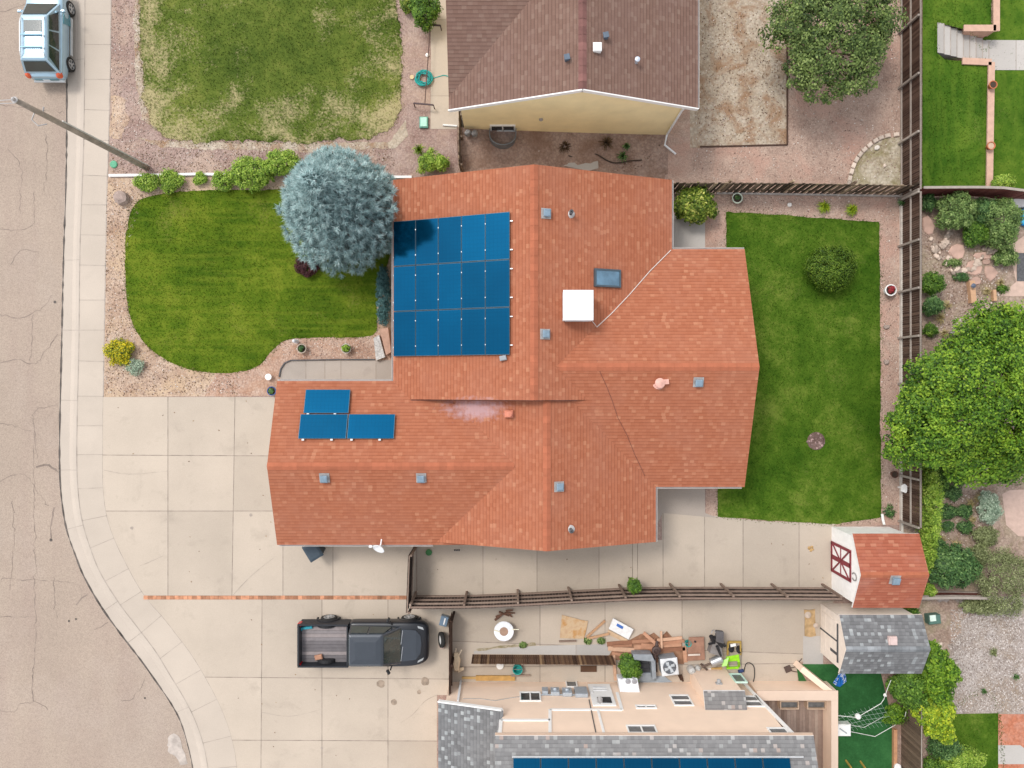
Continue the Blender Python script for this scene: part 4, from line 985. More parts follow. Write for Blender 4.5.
def tuft(name, label, cat, px, py, r, h, mat, group=None, n=90, w=.018, zb=0.):
    """arching grass-like plant"""
    zm = h * .5; X, Y, _ = P(px, py, zm); rr = r * (CAM_H - zm) / FPX; rg = np.random.default_rng(int(px * 3 + py))
    a = rg.uniform(0, 6.28, n); k = rg.uniform(.35, 1., n) * rr; hh = rg.uniform(.6, 1., n) * h
    b = np.stack([np.cos(a), np.sin(a), 0 * a], 1); s = np.stack([-np.sin(a), np.cos(a), 0 * a], 1) * w
    o = np.array([X, Y, zb]); p0 = o + b * .03; p1 = o + b * (k * .5)[:, None] + np.array([0, 0, 1]) * hh[:, None]; p2 = o + b * k[:, None] + np.array([0, 0, 1]) * (hh * .62)[:, None]
    q = np.concatenate([np.stack([p0 - s, p0 + s, p1 + s, p1 - s], 1), np.stack([p1 - s, p1 + s, p2 + s * .2, p2 - s * .2], 1)])
    ob = np_mesh(name, q.reshape(-1, 3), 4, np.clip(np.tile(rg.normal(.55, .2, n), 2), 0, 1), mat, origin=(X, Y, zb))
    return tag(ob, label, cat, group)

# blue spruce: whorled sprays on a full cone-shaped crown
def spruce():
    X, Y = P2(348.5, 217, 1.); t = thing('blue_spruce', 'big round blue-grey spruce beside the solar panels', 'tree', (X, Y, 0))
    rg = np.random.default_rng(5); H = 6.7
    def rad(z): return np.interp(z, [.15, .8, 2., 3.2, 4.4, 5.6, 7.0], [2.05, 2.47, 2.50, 2.20, 1.62, .98, .12])
    cs = []; ax = []; br = G(); tn = []
    for z in np.linspace(.35, 6.9, 27):
        r = float(rad(z)); nb = max(5, int(2 * math.pi * r / .36)); a0 = rg.uniform(0, 6.28)
        for i in range(nb):
            a = a0 + 6.28 * i / nb + rg.normal(0, .06); rr = r * rg.uniform(.86, 1.05) * (1 + .05 * math.sin(3 * a + z)); tn_b = rg.normal(0, .08)
            tip = np.array([math.cos(a) * rr, math.sin(a) * rr, z + .12]); root = np.array([0, 0, z + .30])
            if i % 2 == 0 and z < 4.: br.tube([V(X, Y, 0) + root, V(X, Y, 0) + root * .4 + tip * .6, V(X, Y, 0) + tip * .96], [.035, .02, .008], 4)
            for f in (1., .80, .58):
                if rr * f < .15 and f < 1: continue
                for sd in ((0,) if f == 1. else (-1, 1)):
                    off = np.array([-math.sin(a), math.cos(a), 0]) * sd * .16 * (1.2 - f) * 2.2
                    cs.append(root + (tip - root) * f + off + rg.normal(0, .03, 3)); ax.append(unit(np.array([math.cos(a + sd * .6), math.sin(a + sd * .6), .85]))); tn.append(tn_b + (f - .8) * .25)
    for i in range(34): cs.append(np.array([rg.normal(0, .22), rg.normal(0, .22), rg.uniform(6.2, 6.95)])); ax.append(unit(np.array([rg.normal(0, .5), rg.normal(0, .5), 1.]))); tn.append(.05)
    br.build('branch', [BARK], t)
    cs = np.array(cs); ax = np.array(ax); tn = np.array(tn); n = len(cs); m = 46
    d = ax[:, None] * .8 + rg.normal(0, .48, (n, m, 3)); d /= np.linalg.norm(d, axis=2, keepdims=True)
    l = rg.uniform(.13, .29, (n, m, 1)); b = cs[:, None] + d * .02 + rg.normal(0, .02, (n, m, 3)); s = np.cross(d, rg.normal(size=(n, m, 3))); s /= np.linalg.norm(s, axis=2, keepdims=True); s *= .016
    q = np.stack([b - s, b + s, b + d * l], 2) + np.array([X, Y, 0])
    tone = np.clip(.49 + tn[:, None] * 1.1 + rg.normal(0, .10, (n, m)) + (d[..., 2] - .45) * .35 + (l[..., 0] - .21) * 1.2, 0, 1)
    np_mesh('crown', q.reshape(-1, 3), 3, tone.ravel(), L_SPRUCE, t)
    g = G(); g.tube([(X, Y, -.05), (X, Y, 1.2), (X, Y, 4.6)], [.17, .13, .03], 10); g.build('trunk', [BARK], t, smooth=True)
spruce()

# trees
def tree(name, label, px, py, zc, rad_px, rz, mat, clumps, clump_r, leaves, L, Wd, seed, group=None, shell=.6, base_off=(0, 0), r0=.13, lump=.22, flat=-.45, n_l=7, bark=None, ry=None, tone_sd=.2):
    k = (CAM_H - zc) / FPX; X, Y, _ = P(px, py, zc); rx, rY = rad_px * k, (ry or rad_px) * k
    bx, by = X + base_off[0], Y + base_off[1]; t = thing(name, label, 'tree', (bx, by, 0), group)
    limbs(t, (bx, by, 0), (X, Y, zc), (rx, rY, rz), n_l, r0, bark or BARK, seed)
    crown(t, (X, Y, zc), (rx, rY, rz), clumps, clump_r, leaves, L, Wd, mat, seed, flat, shell, lump=lump, tone_sd=tone_sd)
    return t
tree('deciduous_tree', 'open mid-green tree with bare earth showing through, in the pink gravel yard', 833, 36, 2.6, 69, 1.5, leafy('olive_tree_leaves', [(0, (.020, .038, .010)), (.4, (.068, .108, .027)), (.75, (.135, .19, .048)), (1, (.23, .29, .095))]), 400, .34, 62, .12, .075, 3, shell=.38, r0=.11, lump=.22, ry=62, tone_sd=.24)
bt = tree('deciduous_tree', 'large bright yellow-green tree overhanging the long brown fence', 980, 398, 3.6, 84, 2.3, L_BRIGHT, 800, .40, 100, .12, .075, 8, shell=.55, r0=.17, lump=.34, ry=76, n_l=9, tone_sd=.24)
X, Y, _ = P(1012, 330, 3.2)
crown(bt, (X, Y, 3.0), (1.3, .9, 1.0), 90, .34, 60, .14, .09, L_BRIGHT, 81, name='crown')
X, Y, _ = P(925, 415, 2.8)
crown(bt, (X, Y, 2.7), (1.25, 1.5, 1.1), 120, .34, 60, .14, .09, L_BRIGHT, 82, name='crown')
X, Y, _ = P(985, 462, 3.0)
crown(bt, (X, Y, 2.9), (1.9, 1.05, 1.2), 150, .36, 60, .14, .09, L_BRIGHT, 83, name='crown')
for (x, y, s, lb) in ((983, 322, 1, 'bare grey branches of a dead shrub in front of the bright tree, forking upward'), (1010, 315, 2, 'bare pale branches sticking out of the bright tree near the pink patio'), (949, 325, 3, 'twiggy grey dead shrub between the brown fence and the bright tree')):
    rg = random.Random(s); X, Y, _ = P(x, y + 8, 0); t = thing('dead_shrub', lb, 'shrub', (X, Y, 0), 'bare grey shrubs'); g = G()
    hh = 2.9 if s < 3 else 1.2
    for i in range(16):
        a = rg.uniform(0, 6.28); e = V(X + math.cos(a) * rg.uniform(.3, .75), Y + math.sin(a) * rg.uniform(.3, .75), hh * rg.uniform(.8, 1.1)); m = V(X + (e[0] - X) * .4, Y + (e[1] - Y) * .4, hh * .6)
        g.tube([(X, Y, 0), m, e], [.03, .022, .010], 5)
        for k in range(4):
            f = m + (e - m) * rg.uniform(.2, .9); g.tube([f, f + V(rg.uniform(-.3, .3), rg.uniform(-.3, .3), rg.uniform(.05, .3))], [.013, .005], 4)
    g.build('branch', [BARK_GREY], t)

# shrubs of the front yards
shrub('shrub', 'tall dense green bush beside the concrete walk of the brown-roofed house', 'shrub', 425, 12, 15, 1.5, L_GREEN, ry=16, L=.08, Wd=.05)
shrub('shrub', 'small yellow-flecked shrub left of the dense green bush at the top edge', 'shrub', 407, 4, 8, .6, L_GOLD)
shrub('shrub', 'loose bright green shrub at the corner of the orange roof, below the mint box', 'shrub', 434, 162, 18, .9, L_LIGHT, ry=11, lump=.4, shell=.3)
tuft('leafy_plant', 'spiky green sprouts rising beside the loose shrub at the roof corner', 'plant', 419, 150, 8, .6, L_LIGHT, n=50)
shrub('shrub', 'leaning light green clump at the foot of the utility pole', 'shrub', 147, 182, 13, .6, L_LIGHT, ry=10, group='clumps along the yard edge')
shrub('shrub', 'rounded light green clump right of the utility pole', 'shrub', 170, 181, 12, .6, L_LIGHT, ry=12, group='clumps along the yard edge')
shrub('shrub', 'small light green clump on the white edging, between two bigger ones', 'shrub', 200, 179, 7, .4, L_LIGHT, group='clumps along the yard edge')
shrub('shrub', 'low light green clump beginning the hedge towards the spruce', 'shrub', 223, 181, 12, .6, L_LIGHT, ry=11, group='clumps along the yard edge')
shrub('shrub', 'widest green hedge shrub next to the blue spruce', 'shrub', 252, 173, 24, 1.0, L_LIGHT, ry=17, group='clumps along the yard edge')
shrub('shrub', 'tall hedge shrub behind the top of the blue spruce', 'shrub', 282, 163, 20, 1.1, L_LIGHT, ry=13, group='clumps along the yard edge')
shrub('shrub', 'yellow-flowered round bush by the sidewalk', 'shrub', 119, 352, 15, .6, L_FLOWER, ry=14)
shrub('shrub', 'silver-grey clump touching the yellow-flowered bush', 'shrub', 134, 367, 10, .4, L_SILVER, ry=9, L=.07, Wd=.03)
shrub('shrub', 'dark red barberry under the lower edge of the spruce', 'shrub', 307, 266, 13, .6, L_RED, ry=11, L=.06, Wd=.04, clump=.12)
shrub('shrub', 'dark teal strip of juniper against the house wall, between spruce and porch', 'shrub', 383.5, 296, 8, .8, L_TEAL, ry=32, L=.07, Wd=.03, clump=.12, lump=.08, shell=.4)
# back yard
shrub('shrub', 'yellow-flecked round bush between the roof and the board fence', 'shrub', 695, 205, 22, 1.5, L_GOLD, ry=20, L=.13, Wd=.08, clump=.2, lump=.1)
shrub('shrub', 'round clipped shrub standing alone on the back lawn', 'shrub', 831, 268, 27, 1.45, L_BOX, ry=24, L=.07, Wd=.045, clump=.17, dens=1.3, lump=.07, up=.5)
tuft('leafy_plant', 'left one of two bright green tufts in the gravel under the board fence', 'plant', 824, 207, 8, .35, L_YELLOW, 'grass tufts', 120)
tuft('leafy_plant', 'right one of two bright green tufts in the gravel under the board fence', 'plant', 851, 210, 8, .35, L_YELLOW, 'grass tufts', 120)
tuft('leafy_plant', 'dark green tuft in the fence corner beside a white pot', 'plant', 902, 202, 6, .4, L_DARK, None, 60)
shrub('shrub', 'small dark weed bush at the shed corner by the fence foot', 'shrub', 889, 511, 7, .3, L_DARK, dens=.5, L=.07)
# right-hand garden
shrub('shrub', 'broad grey-green bush against the red-brown fence', 'shrub', 957, 211, 21, 1.4, L_MID, ry=20, L=.08, Wd=.05)
shrub('shrub', 'dark bush between two lighter ones by the red-brown fence', 'shrub', 981, 212, 14, 1.2, L_DARK, ry=14)
shrub('shrub', 'tallest feathery bush beside the blue pool', 'shrub', 1001, 222, 18, 1.7, L_MID, ry=26, L=.10, Wd=.045)
shrub('shrub', 'bright green mound over the flagstones', 'shrub', 977, 233, 15, .9, L_GREEN, ry=13)
shrub('shrub', 'low bush beside the pink patio, above the dark mat', 'shrub', 1006, 257, 13, .8, L_MID, ry=10)
shrub('shrub', 'small dark plant in the corner of the two fences', 'shrub', 928, 203, 8, .7, L_DARK, ry=9)
shrub('shrub', 'rounded light shrub against the brown fence, upper of two', 'shrub', 932, 284, 11, 1.1, L_GREEN, ry=12)
shrub('shrub', 'dark shrub against the brown fence, lower of two', 'shrub', 932, 306, 11, 1.1, L_DARK, ry=9)
shrub('shrub', 'low creeping plant beside the round flagstone', 'shrub', 953, 263, 9, .25, L_MID, ry=4, dens=.8)
shrub('shrub', 'low dark creeping plant left of the wooden post', 'shrub', 962, 277, 8, .25, L_DARK, ry=4, dens=.8)
shrub('shrub', 'dark crouching plant beside the wooden post under the flagstones', 'shrub', 1003, 289, 6, .3, L_GREEN, ry=4, dens=.8)
shrub('shrub', 'ivy-like bright green hedge along the outside of the brown fence', 'hedge', 928, 510, 9, 1.7, L_LIGHT, ry=62, lump=.12, shell=.3)
shrub('shrub', 'bushy green plant under the left side of the bright tree', 'shrub', 936, 478, 13, 1.2, L_GREEN, ry=14)
for x, y, r, lb in ((953, 493, 10, 'topmost'), (948, 512, 9, 'left middle'), (964, 511, 9, 'right middle'), (948, 526, 6, 'lower left'), (966, 527, 8, 'lower right')):
    shrub('perennial_plant', lb + ' of five dark green clumps in the brown mulch', 'plant', x, y, r, .5, L_DARK, 'dark clumps in the mulch', ry=r * .8)
shrub('perennial_plant', 'lone dark clump just below the bright tree', 'plant', 961, 480, 6, .5, L_DARK)
shrub('shrub', 'silvery upright bush left of the pink flagging', 'shrub', 989, 508, 11, .9, L_SILVER, ry=17, L=.13, Wd=.035)
shrub('shrub', 'grey-green bush below the silvery one', 'shrub', 986, 536, 12, .8, L_OLIVE, ry=11)
shrub('shrub', 'large dark green bush beside the orange shed roof', 'shrub', 953, 567, 27, 1.7, L_DARK, ry=22, L=.12, Wd=.07, clump=.22)
shrub('shrub', 'big olive-grey bush over the edge of the white gravel', 'shrub', 1003, 580, 30, 1.9, L_OLIVE, ry=38, L=.08, Wd=.035, clump=.22, lump=.25)
shrub('shrub', 'pale weedy bush under the end of the dark red fence', 'shrub', 980, 606, 18, .8, L_OLIVE, ry=10, dens=.7)
shrub('shrub', 'small light green shrub at the corner of the orange shed roof', 'shrub', 929, 590, 6, 1.0, L_LIGHT, ry=6)
shrub('shrub', 'small green weed between the two shed roofs', 'shrub', 911, 611, 7, .9, L_GREEN, ry=4)
shrub('shrub', 'bright green bush on the low side of the terraced lawn wall', 'shrub', 1003, 183, 12, .7, L_LIGHT, ry=8)
shrub('vine', 'leafy yellow-green vine climbing over the fence beside the white gravel', 'vine', 935, 673, 17, 2.2, L_BRIGHT, ry=33, dens=1.4, lump=.3, L=.12, Wd=.08, zc=1.5, shell=.35)
shrub('vine', 'brightest yellow vine mass lower down the fence', 'vine', 934, 714, 18, 2.1, L_YELLOW, ry=26, dens=1.4, lump=.3, L=.12, Wd=.08, zc=1.4, shell=.35)
shrub('vine', 'green vine drooping over the artificial turf behind the grey shed', 'vine', 908, 687, 16, 1.9, L_GREEN, ry=21, dens=1.4, lump=.3, L=.11, Wd=.07, zc=1.2, shell=.35)
shrub('vine', 'thin yellow-green vine strand trailing along the white rope', 'vine', 895, 714, 13, .9, L_BRIGHT, ry=11, dens=.8, lump=.4)
shrub('shrub', 'dark bush at the bottom edge beside the fence', 'shrub', 944, 746, 16, 1.2, L_DARK, ry=13)
shrub('shrub', 'pale green shrub on the small lawn at the bottom edge', 'shrub', 962, 761, 22, 1.3, L_LIGHT, ry=14)
shrub('shrub', 'low green bush at the bottom edge, next to the fence foot', 'shrub', 933, 765, 13, 1.1, L_GREEN, ry=8)
tuft('weed_plant', 'lone dark tuft in the white gravel nearest the small lawn', 'plant', 984, 691, 4, .2, L_DARK, None, 40)
tuft('weed_plant', 'lone dark tuft in the white gravel nearest the picture edge', 'plant', 1016, 677, 5, .2, L_DARK, None, 40)
tuft('weed_plant', 'pale tuft in the white gravel below the olive bush', 'plant', 993, 652, 6, .2, L_OLIVE, None, 50)
# south side
shrub('sapling', 'small green sapling growing through the curved rail fence', 'plant', 634, 585, 7, 1.3, L_GREEN, ry=6, zc=1.3, dens=.8)
shrub('shrub', 'bright fern-like bush between the white cabinet and the timber pile', 'shrub', 630, 669, 12, 1.0, L_GREEN, ry=14, L=.13, Wd=.06)
for x, y, lb in ((588, 641, 'small weed at the foot of the two pale boards'), (601, 641, 'small weed beside the timber pile end'), (523, 645, 'weed clump in the joint above the picket strip, near the plywood')):
    shrub('weed_plant', lb, 'plant', x, y, 4, .15, L_MID, ry=2.2, dens=.5)

DRYG = leafy('dry_grass', [(0, (.16, .12, .05)), (.5, (.30, .24, .11)), (1, (.44, .38, .20))], .8, .1)
for x, y, r in ((940, 318, 8), (947, 306, 7), (944, 333, 7), (956, 338, 7), (987, 292, 6), (1000, 283, 6), (970, 504, 7), (941, 540, 8), (956, 545, 8), (972, 520, 6), (979, 498, 7), (938, 503, 6)):
    tuft('dry_grass', 'straw-coloured dry grass tuft in the brown soil of the right-hand garden', 'grass tuft', x, y, r, .25, DRYG, 'dry grass tufts', 70, .012)
shrub('shrub', 'grey-green bush behind the brown fence, next to the dry grass', 'shrub', 947, 352, 13, 1.0, L_MID, ry=9)
shrub('shrub', 'dark undergrowth bush between the ivy hedge and the large dark bush', 'shrub', 935, 545, 9, .9, L_DARK, ry=10)
shrub('shrub', 'olive bush joining the silvery one and the large dark bush', 'shrub', 978, 555, 9, .8, L_OLIVE, ry=12)
shrub('shrub', 'bush in the gap between the tallest feathery bush and the bright mound', 'shrub', 990, 238, 9, .8, L_MID, ry=9)
shrub('shrub', 'low green growth under the left edge of the bright tree', 'shrub', 930, 330, 7, .5, L_GREEN, ry=7)

def litter(name, polys, n, mat, z):
    q = []
    for p in polys:
        k = int(n * area(p) / sum(area(a) for a in polys)); c = np.c_[scatter(p, k), np.full(k, z)]; d = np.tile([0, 0, 1.], (k, 1)) + RNG.normal(0, .25, (k, 3)); q.append(leaf_quads(c, d, .07, .045, RNG))
    q = np.concatenate(q); return tag(np_mesh(name, q.reshape(-1, 3), 4, RNG.uniform(0, 1, len(q)), mat), kind='stuff')
LITTER = leafy('dead_leaves', [(0, (.07, .04, .025)), (.5, (.17, .10, .055)), (1, (.33, .23, .13))], .9, 0.)
litter('leaf_litter', [PL([(107, 180), (150, 190), (126, 240), (131, 320), (160, 360), (240, 378), (240, 396), (105, 396)]), PL([(110, 150), (395, 150), (395, 175), (110, 175)])], 900, LITTER, .022)
litter('leaf_litter', [PL([(925, 240), (1005, 280), (940, 340), (925, 320)]), PL([(925, 490), (985, 500), (985, 560), (925, 560)]), PL([(690, 10), (785, 10), (785, 143), (700, 143)])], 1100, LITTER, .024)
litter('leaf_litter', [PL([(108, 398), (272, 400), (275, 590), (150, 590), (108, 480)]), PL([(230, 605), (440, 605), (440, 760), (240, 760)]), PL([(420, 555), (650, 555), (830, 530), (830, 590), (420, 590)])], 50, LITTER, .02)
# ------------------------------------------------------------------ fences
W_DARK = wood('dark_stained_wood', [(0, (.035, .018, .013)), (.5, (.075, .042, .030)), (.85, (.13, .08, .058)), (1, (.22, .15, .11))])
W_BOARD = wood('weathered_boards', [(0, (.035, .025, .018)), (.45, (.13, .092, .066)), (.7, (.22, .16, .115)), (1, (.44, .33, .22))])
W_RAIL = wood('weathered_rail', [(0, (.26, .22, .19)), (1, (.38, .33, .29))])
W_BROWN = wood('brown_rail', [(0, (.20, .14, .11)), (1, (.30, .225, .18))])
W_RED = wood('red_brown_stain', [(0, (.12, .035, .030)), (.5, (.165, .05, .042)), (1, (.21, .075, .06))])
W_NEW = wood('raw_lumber', [(0, (.42, .24, .13)), (.5, (.54, .33, .20)), (1, (.62, .43, .28))])
W_PINK = wood('reddish_lumber', [(0, (.22, .10, .06)), (.5, (.46, .24, .15)), (1, (.60, .38, .26))])
W_DECK = wood('grey_brown_deck', [(0, (.20, .14, .11)), (.5, (.29, .21, .17)), (1, (.36, .28, .23))])
W_SLAT = wood('brown_slats', [(0, (.05, .025, .015)), (.5, (.11, .058, .035)), (.85, (.17, .10, .055)), (1, (.34, .22, .12))])
def fence(name, label, path, h, mats, side=1, pw=.14, gap=.012, rails=(.3, .95, 1.6), post=2.4, railw=(.05, .09), cat='fence', group=None, cap=False, two_side=False, rail_mat=None, post_mat=None, sag=0, tones=None):
    """board fence along path (2-D points); rails and posts on the left (+1) or right (-1) of the path"""
    line = smooth_line(path, .2); d = np.r_[0, np.cumsum([np.linalg.norm(b - a) for a, b in zip(line, line[1:])])]
    L = np.array(line)
    def at(s):
        p = np.array([np.interp(s, d, L[:, 0]), np.interp(s, d, L[:, 1])]); q = np.array([np.interp(min(s + .1, d[-1]), d, L[:, 0]), np.interp(min(s + .1, d[-1]), d, L[:, 1])]); r = np.array([np.interp(max(s - .1, 0), d, L[:, 0]), np.interp(max(s - .1, 0), d, L[:, 1])])
        t = unit(q - r); return p, t, np.array([-t[1], t[0]]) * side
    t = thing(name, label, cat, (*L[0], 0), group); g = G(); s = pw / 2; k = 0
    while s < d[-1]:
        p, tt, nn = at(s); off = (-.012 - (.03 if (two_side and k % 2) else 0)); c = p + nn * off
        g.box((c[0], c[1], .04), (pw - gap, .02, h - .04 + random.uniform(-.012, .012)), math.atan2(tt[1], tt[0]), 0, random.random() if tones is None else random.choice(tones)); s += pw; k += 1
    g.build('picket_panel', [mats], t)
    for z in rails:
        g = G(); n = max(2, int(d[-1] / .8)); ss = np.linspace(0, d[-1], n); rs = []
        for s in ss:
            p, tt, nn = at(s); a = p + nn * .002; b = p + nn * (railw[0]); zz = z + sag * math.sin(s * 1.3 + z)
            rs.append([(*a, zz - railw[1] / 2), (*b, zz - railw[1] / 2), (*b, zz + railw[1] / 2), (*a, zz + railw[1] / 2)])
        g.rings(rs, 0, random.random()); g.build('rail', [rail_mat or W_RAIL], t)
    if post:
        n = max(1, int(round(d[-1] / post)))
        for i in range(n + 1):
            p, tt, nn = at(d[-1] * i / n); c = p + nn * (railw[0] + .052)
            g = G(); g.box((c[0], c[1], -.05), (.09, .09, h + .02), math.atan2(tt[1], tt[0]), 0, random.random(), .008); g.build('post', [post_mat or W_RAIL], t)
    if cap:
        g = G(); rs = []
        for s in np.linspace(0, d[-1], max(2, int(d[-1] / .8))):
            p, tt, nn = at(s); a, b = p - nn * .06, p + nn * .05; rs.append([(*a, h + .005), (*b, h + .005), (*b, h + .04), (*a, h + .04)])
        g.rings(rs, 0, .6); g.build('cap_board', [rail_mat or W_RAIL], t)
    return t
XF = 18.06
fence('board_fence', 'long dark brown board fence with pale rails down the east side of the lots', [(XF, 24.), (XF, 15), (XF, 8.6)], 1.7, W_DARK, side=-1, pw=.10, gap=.016, tones=(.2, .35, .5, .6, .75), rails=(.12, .88, 1.66), railw=(.05, .07), post=2.45, group='east boundary fences')
fence('board_fence', 'weathered brown board fence behind the back lawn, passing under the bright tree', [(XF, 8.5), (XF, 2), (XF, -6.35)], 1.7, W_DARK, side=-1, pw=.10, gap=.016, tones=(.25, .4, .55, .65, .85), rails=(.12, .88, 1.66), railw=(.05, .07), post=2.1, group='east boundary fences')
fence('board_fence', 'dark grey-brown solid fence with a thin pale top beside the artificial turf', [(XF + .02, -13.2), (XF, -18), (XF, -28)], 1.75, W_BOARD, side=-1, rails=(1.71,), railw=(.03, .04), post=0, group='east boundary fences', tones=(.35, .45, .5, .6))
fence('board_fence', 'shadowbox fence of striped dark and tan boards behind the orange-roofed house', [(6.95, 8.92), (12, 8.9), (18.0, 8.80)], 1.62, W_BOARD, side=1, pw=.155, gap=.03, rails=(.3, 1.3), post=2.5, two_side=True, rail_mat=W_BOARD, post_mat=W_BOARD, tones=(.05, .1, .3, .4, .55, .7, .95))
fence('board_fence', 'solid red-brown fence along the foot of the terraced lawn', [(18.25, 8.72), (21.5, 8.72), (23.2, 8.55), (28, 8.3)], 1.5, W_RED, side=1, rails=(.3, 1.1), post=0, cap=True, rail_mat=W_RAIL)
fence('board_fence', 'short dark red fence stub below the large dark bush', [(18.4, -9.65), (20.2, -9.62), (21.5, -9.65)], 1.0, W_RED, side=1, rails=(.2, .8), post=0, cap=True)
top = [(410, 608.5), (470, 608), (540, 605), (600, 602), (645, 600), (720, 599.5), (842, 600)]
RAILF = wood('dark_rail_fence', [(0, (.022, .014, .012)), (.5, (.042, .028, .024)), (1, (.075, .05, .042))])
fence('rail_fence', 'long curving dark fence with four brown rails beside the side slab', [P2(x, y, 2.0) for x, y in top], 2.0, RAILF, side=1, rails=(.35, .90, 1.45, 1.96), railw=(.075, .06), post=2.3, rail_mat=W_BROWN, post_mat=W_BROWN, sag=.012)
fence('gate_fence', 'short dark fence between the house corner and the curving rail fence', [P2(414.5, 546), P2(412.5, 600)], 1.9, RAILF, side=1, rails=(.5, 1.84), post=2.7, rail_mat=W_BROWN, post_mat=W_BROWN)
fence('board_fence', 'narrow black-brown fence in front of the pickup truck', [P2(452, 612), P2(452, 696)], 1.45, W_DARK, side=1, rails=(.35, 1.2), post=1.9, rail_mat=W_DARK, post_mat=W_DARK)
fence('board_fence', 'narrow brown fence beside the yellow gable corner', [P2(461, 118), P2(461, 172)], 1.2, W_BOARD, side=1, rails=(.3, .95), post=1.2, rail_mat=W_BOARD, post_mat=W_BOARD)
fence('picket_strip', 'low strip of brown pickets before the sunken area at the peach house', [P2(472.5, 654.5), P2(612, 655.5)], 1.12, W_SLAT, side=-1, pw=.10, gap=.006, rails=(.3, .9), post=0, rail_mat=W_SLAT)
# pale concrete kerb along the east fence foot and low edging
def edging(label, pts, w, h, mat, z=0., name='edging'):
    g = G(); L = [np.array((*P2(*p), z)) for p in pts]
    for a, b in zip(L, L[1:]): g.beam(a + V(0, 0, h / 2), b + V(0, 0, h / 2), w, h)
    return tag(g.build(name, [mat], origin=tuple(L[0])), label, 'edging')
edging('pale board along the foot of the fence behind the back lawn', [(900.5, 200), (900.5, 300), (900, 370), (900.5, 535)], .10, .16, simple('pale_board', (.50, .46, .41), .9, var=.2))
edging('white board edging between the two front yards', [(110, 176), (160, 175.5), (200, 174.5), (240, 175.5)], .11, .12, WHITE)
edging('white board edging from the spruce to the orange roof corner', [(385, 177.5), (412, 177.5)], .11, .12, WHITE)
edging('grey board under the striped board fence', [(716, 193.5), (900, 196.5)], .07, .12, simple('grey_board', (.40, .36, .33), .9, var=.2))
edging('dark timber edging around the bare yard, below the open tree', [(787, 20), (787, 145), (700, 147)], .06, .06, W_DARK)
edging('thin dark edging round the front entry path', [(279.5, 377), (281, 369), (285, 363), (291, 360.3), (340, 359.5), (375, 359.5)], .05, .08, PIPE_DARK)
# curved row of pale stones round the corner bed
g = None
STONE_PALE = simple('pale_stone', (.52, .43, .36), .95, var=.25, scale=4, bump=.4, tone=.3)
def rock(name, label, cat, px, py, sx, sy, h, mat, rz=0, group=None, seed=0, n=9, z=0., flat=.75):
    rg = random.Random(seed + int(px)); X, Y = P2(px, py, z); g = G(); k = (CAM_H - z) / FPX; a, b = sx * k / 2, sy * k / 2
    rr = [rg.uniform(.8, 1.12) for _ in range(n)]; rs = []
    for f, zz in ((.97, -.02), (1., h * .4), (.93, h * .8), (flat * .8, h)):
        rs.append([(X + (math.cos(t) * a * math.cos(rz) - math.sin(t) * b * math.sin(rz)) * f * rr[i], Y + (math.cos(t) * a * math.sin(rz) + math.sin(t) * b * math.cos(rz)) * f * rr[i], z + zz + rg.uniform(-.01, .01)) for i, t in enumerate(np.linspace(0, 6.28, n, endpoint=False))])
    g.rings(rs, 0, rg.random())
    return tag(g.build(name, [mat], origin=(X, Y, z)), label, cat, group)
arc = smooth_line([(848.5, 184), (851, 172), (856, 160), (864, 150), (875, 141), (887, 136), (903, 134.5)], 5.4)
for i, (x, y) in enumerate(arc):
    x2_, y2_ = arc[min(i + 1, len(arc) - 1)]; x1_, y1_ = arc[max(i - 1, 0)]; aa = math.atan2(-(y2_ - y1_), x2_ - x1_)
    o = np.array(P(x, y)); g = G(); g.box(o, (.255, .18, .11 + random.uniform(-.02, .02)), aa, 0, random.random(), .025); tag(g.build('edging_stone', [STONE_PALE], origin=tuple(o)), 'pale block in the curved stone row around the corner bed', 'stone', 'stones of the curved bed edge')
rock('stone', 'whitish stone inside the curved stone bed', 'stone', 876, 148, 6, 5, .12, simple('white_rock', (.68, .62, .55), .9, var=.15)); rock('stone', 'small pale stone in the middle of the curved stone bed', 'stone', 884, 166, 3, 4, .1, STONE_PALE)
rock('boulder', 'pinkish-grey boulder at the corner of the front lawn', 'boulder', 123, 199, 15, 15, .38, simple('boulder_rock', (.34, .26, .225), .95, var=.3, scale=3, bump=.5), 0, None, 3, 11, flat=.6)
for x, y, s, lb in ((434, 56, 0, 0), (769 + 20, 204, 0, 0)): pass
rock('stone', 'small white stone beside the left green tuft, in the gravel under the board fence', 'stone', 789, 205, 5, 4.5, .10, simple('white_stone', (.7, .66, .62), .9))
for x, y, sx, sy, lb in ((886, 327, 7, 5, 'upper grey rock in the gravel strip beside the back lawn'), (886, 362, 6, 6, 'middle brown rock in the gravel strip beside the back lawn'), (887, 421, 7, 4, 'pale flat rock in the gravel strip, level with the tree')):
    rock('stone', lb, 'stone', x, y, sx, sy, .12, simple('strip_rock', (.34, .27, .23), .95, var=.3), 0, 'rocks in the gravel strip')
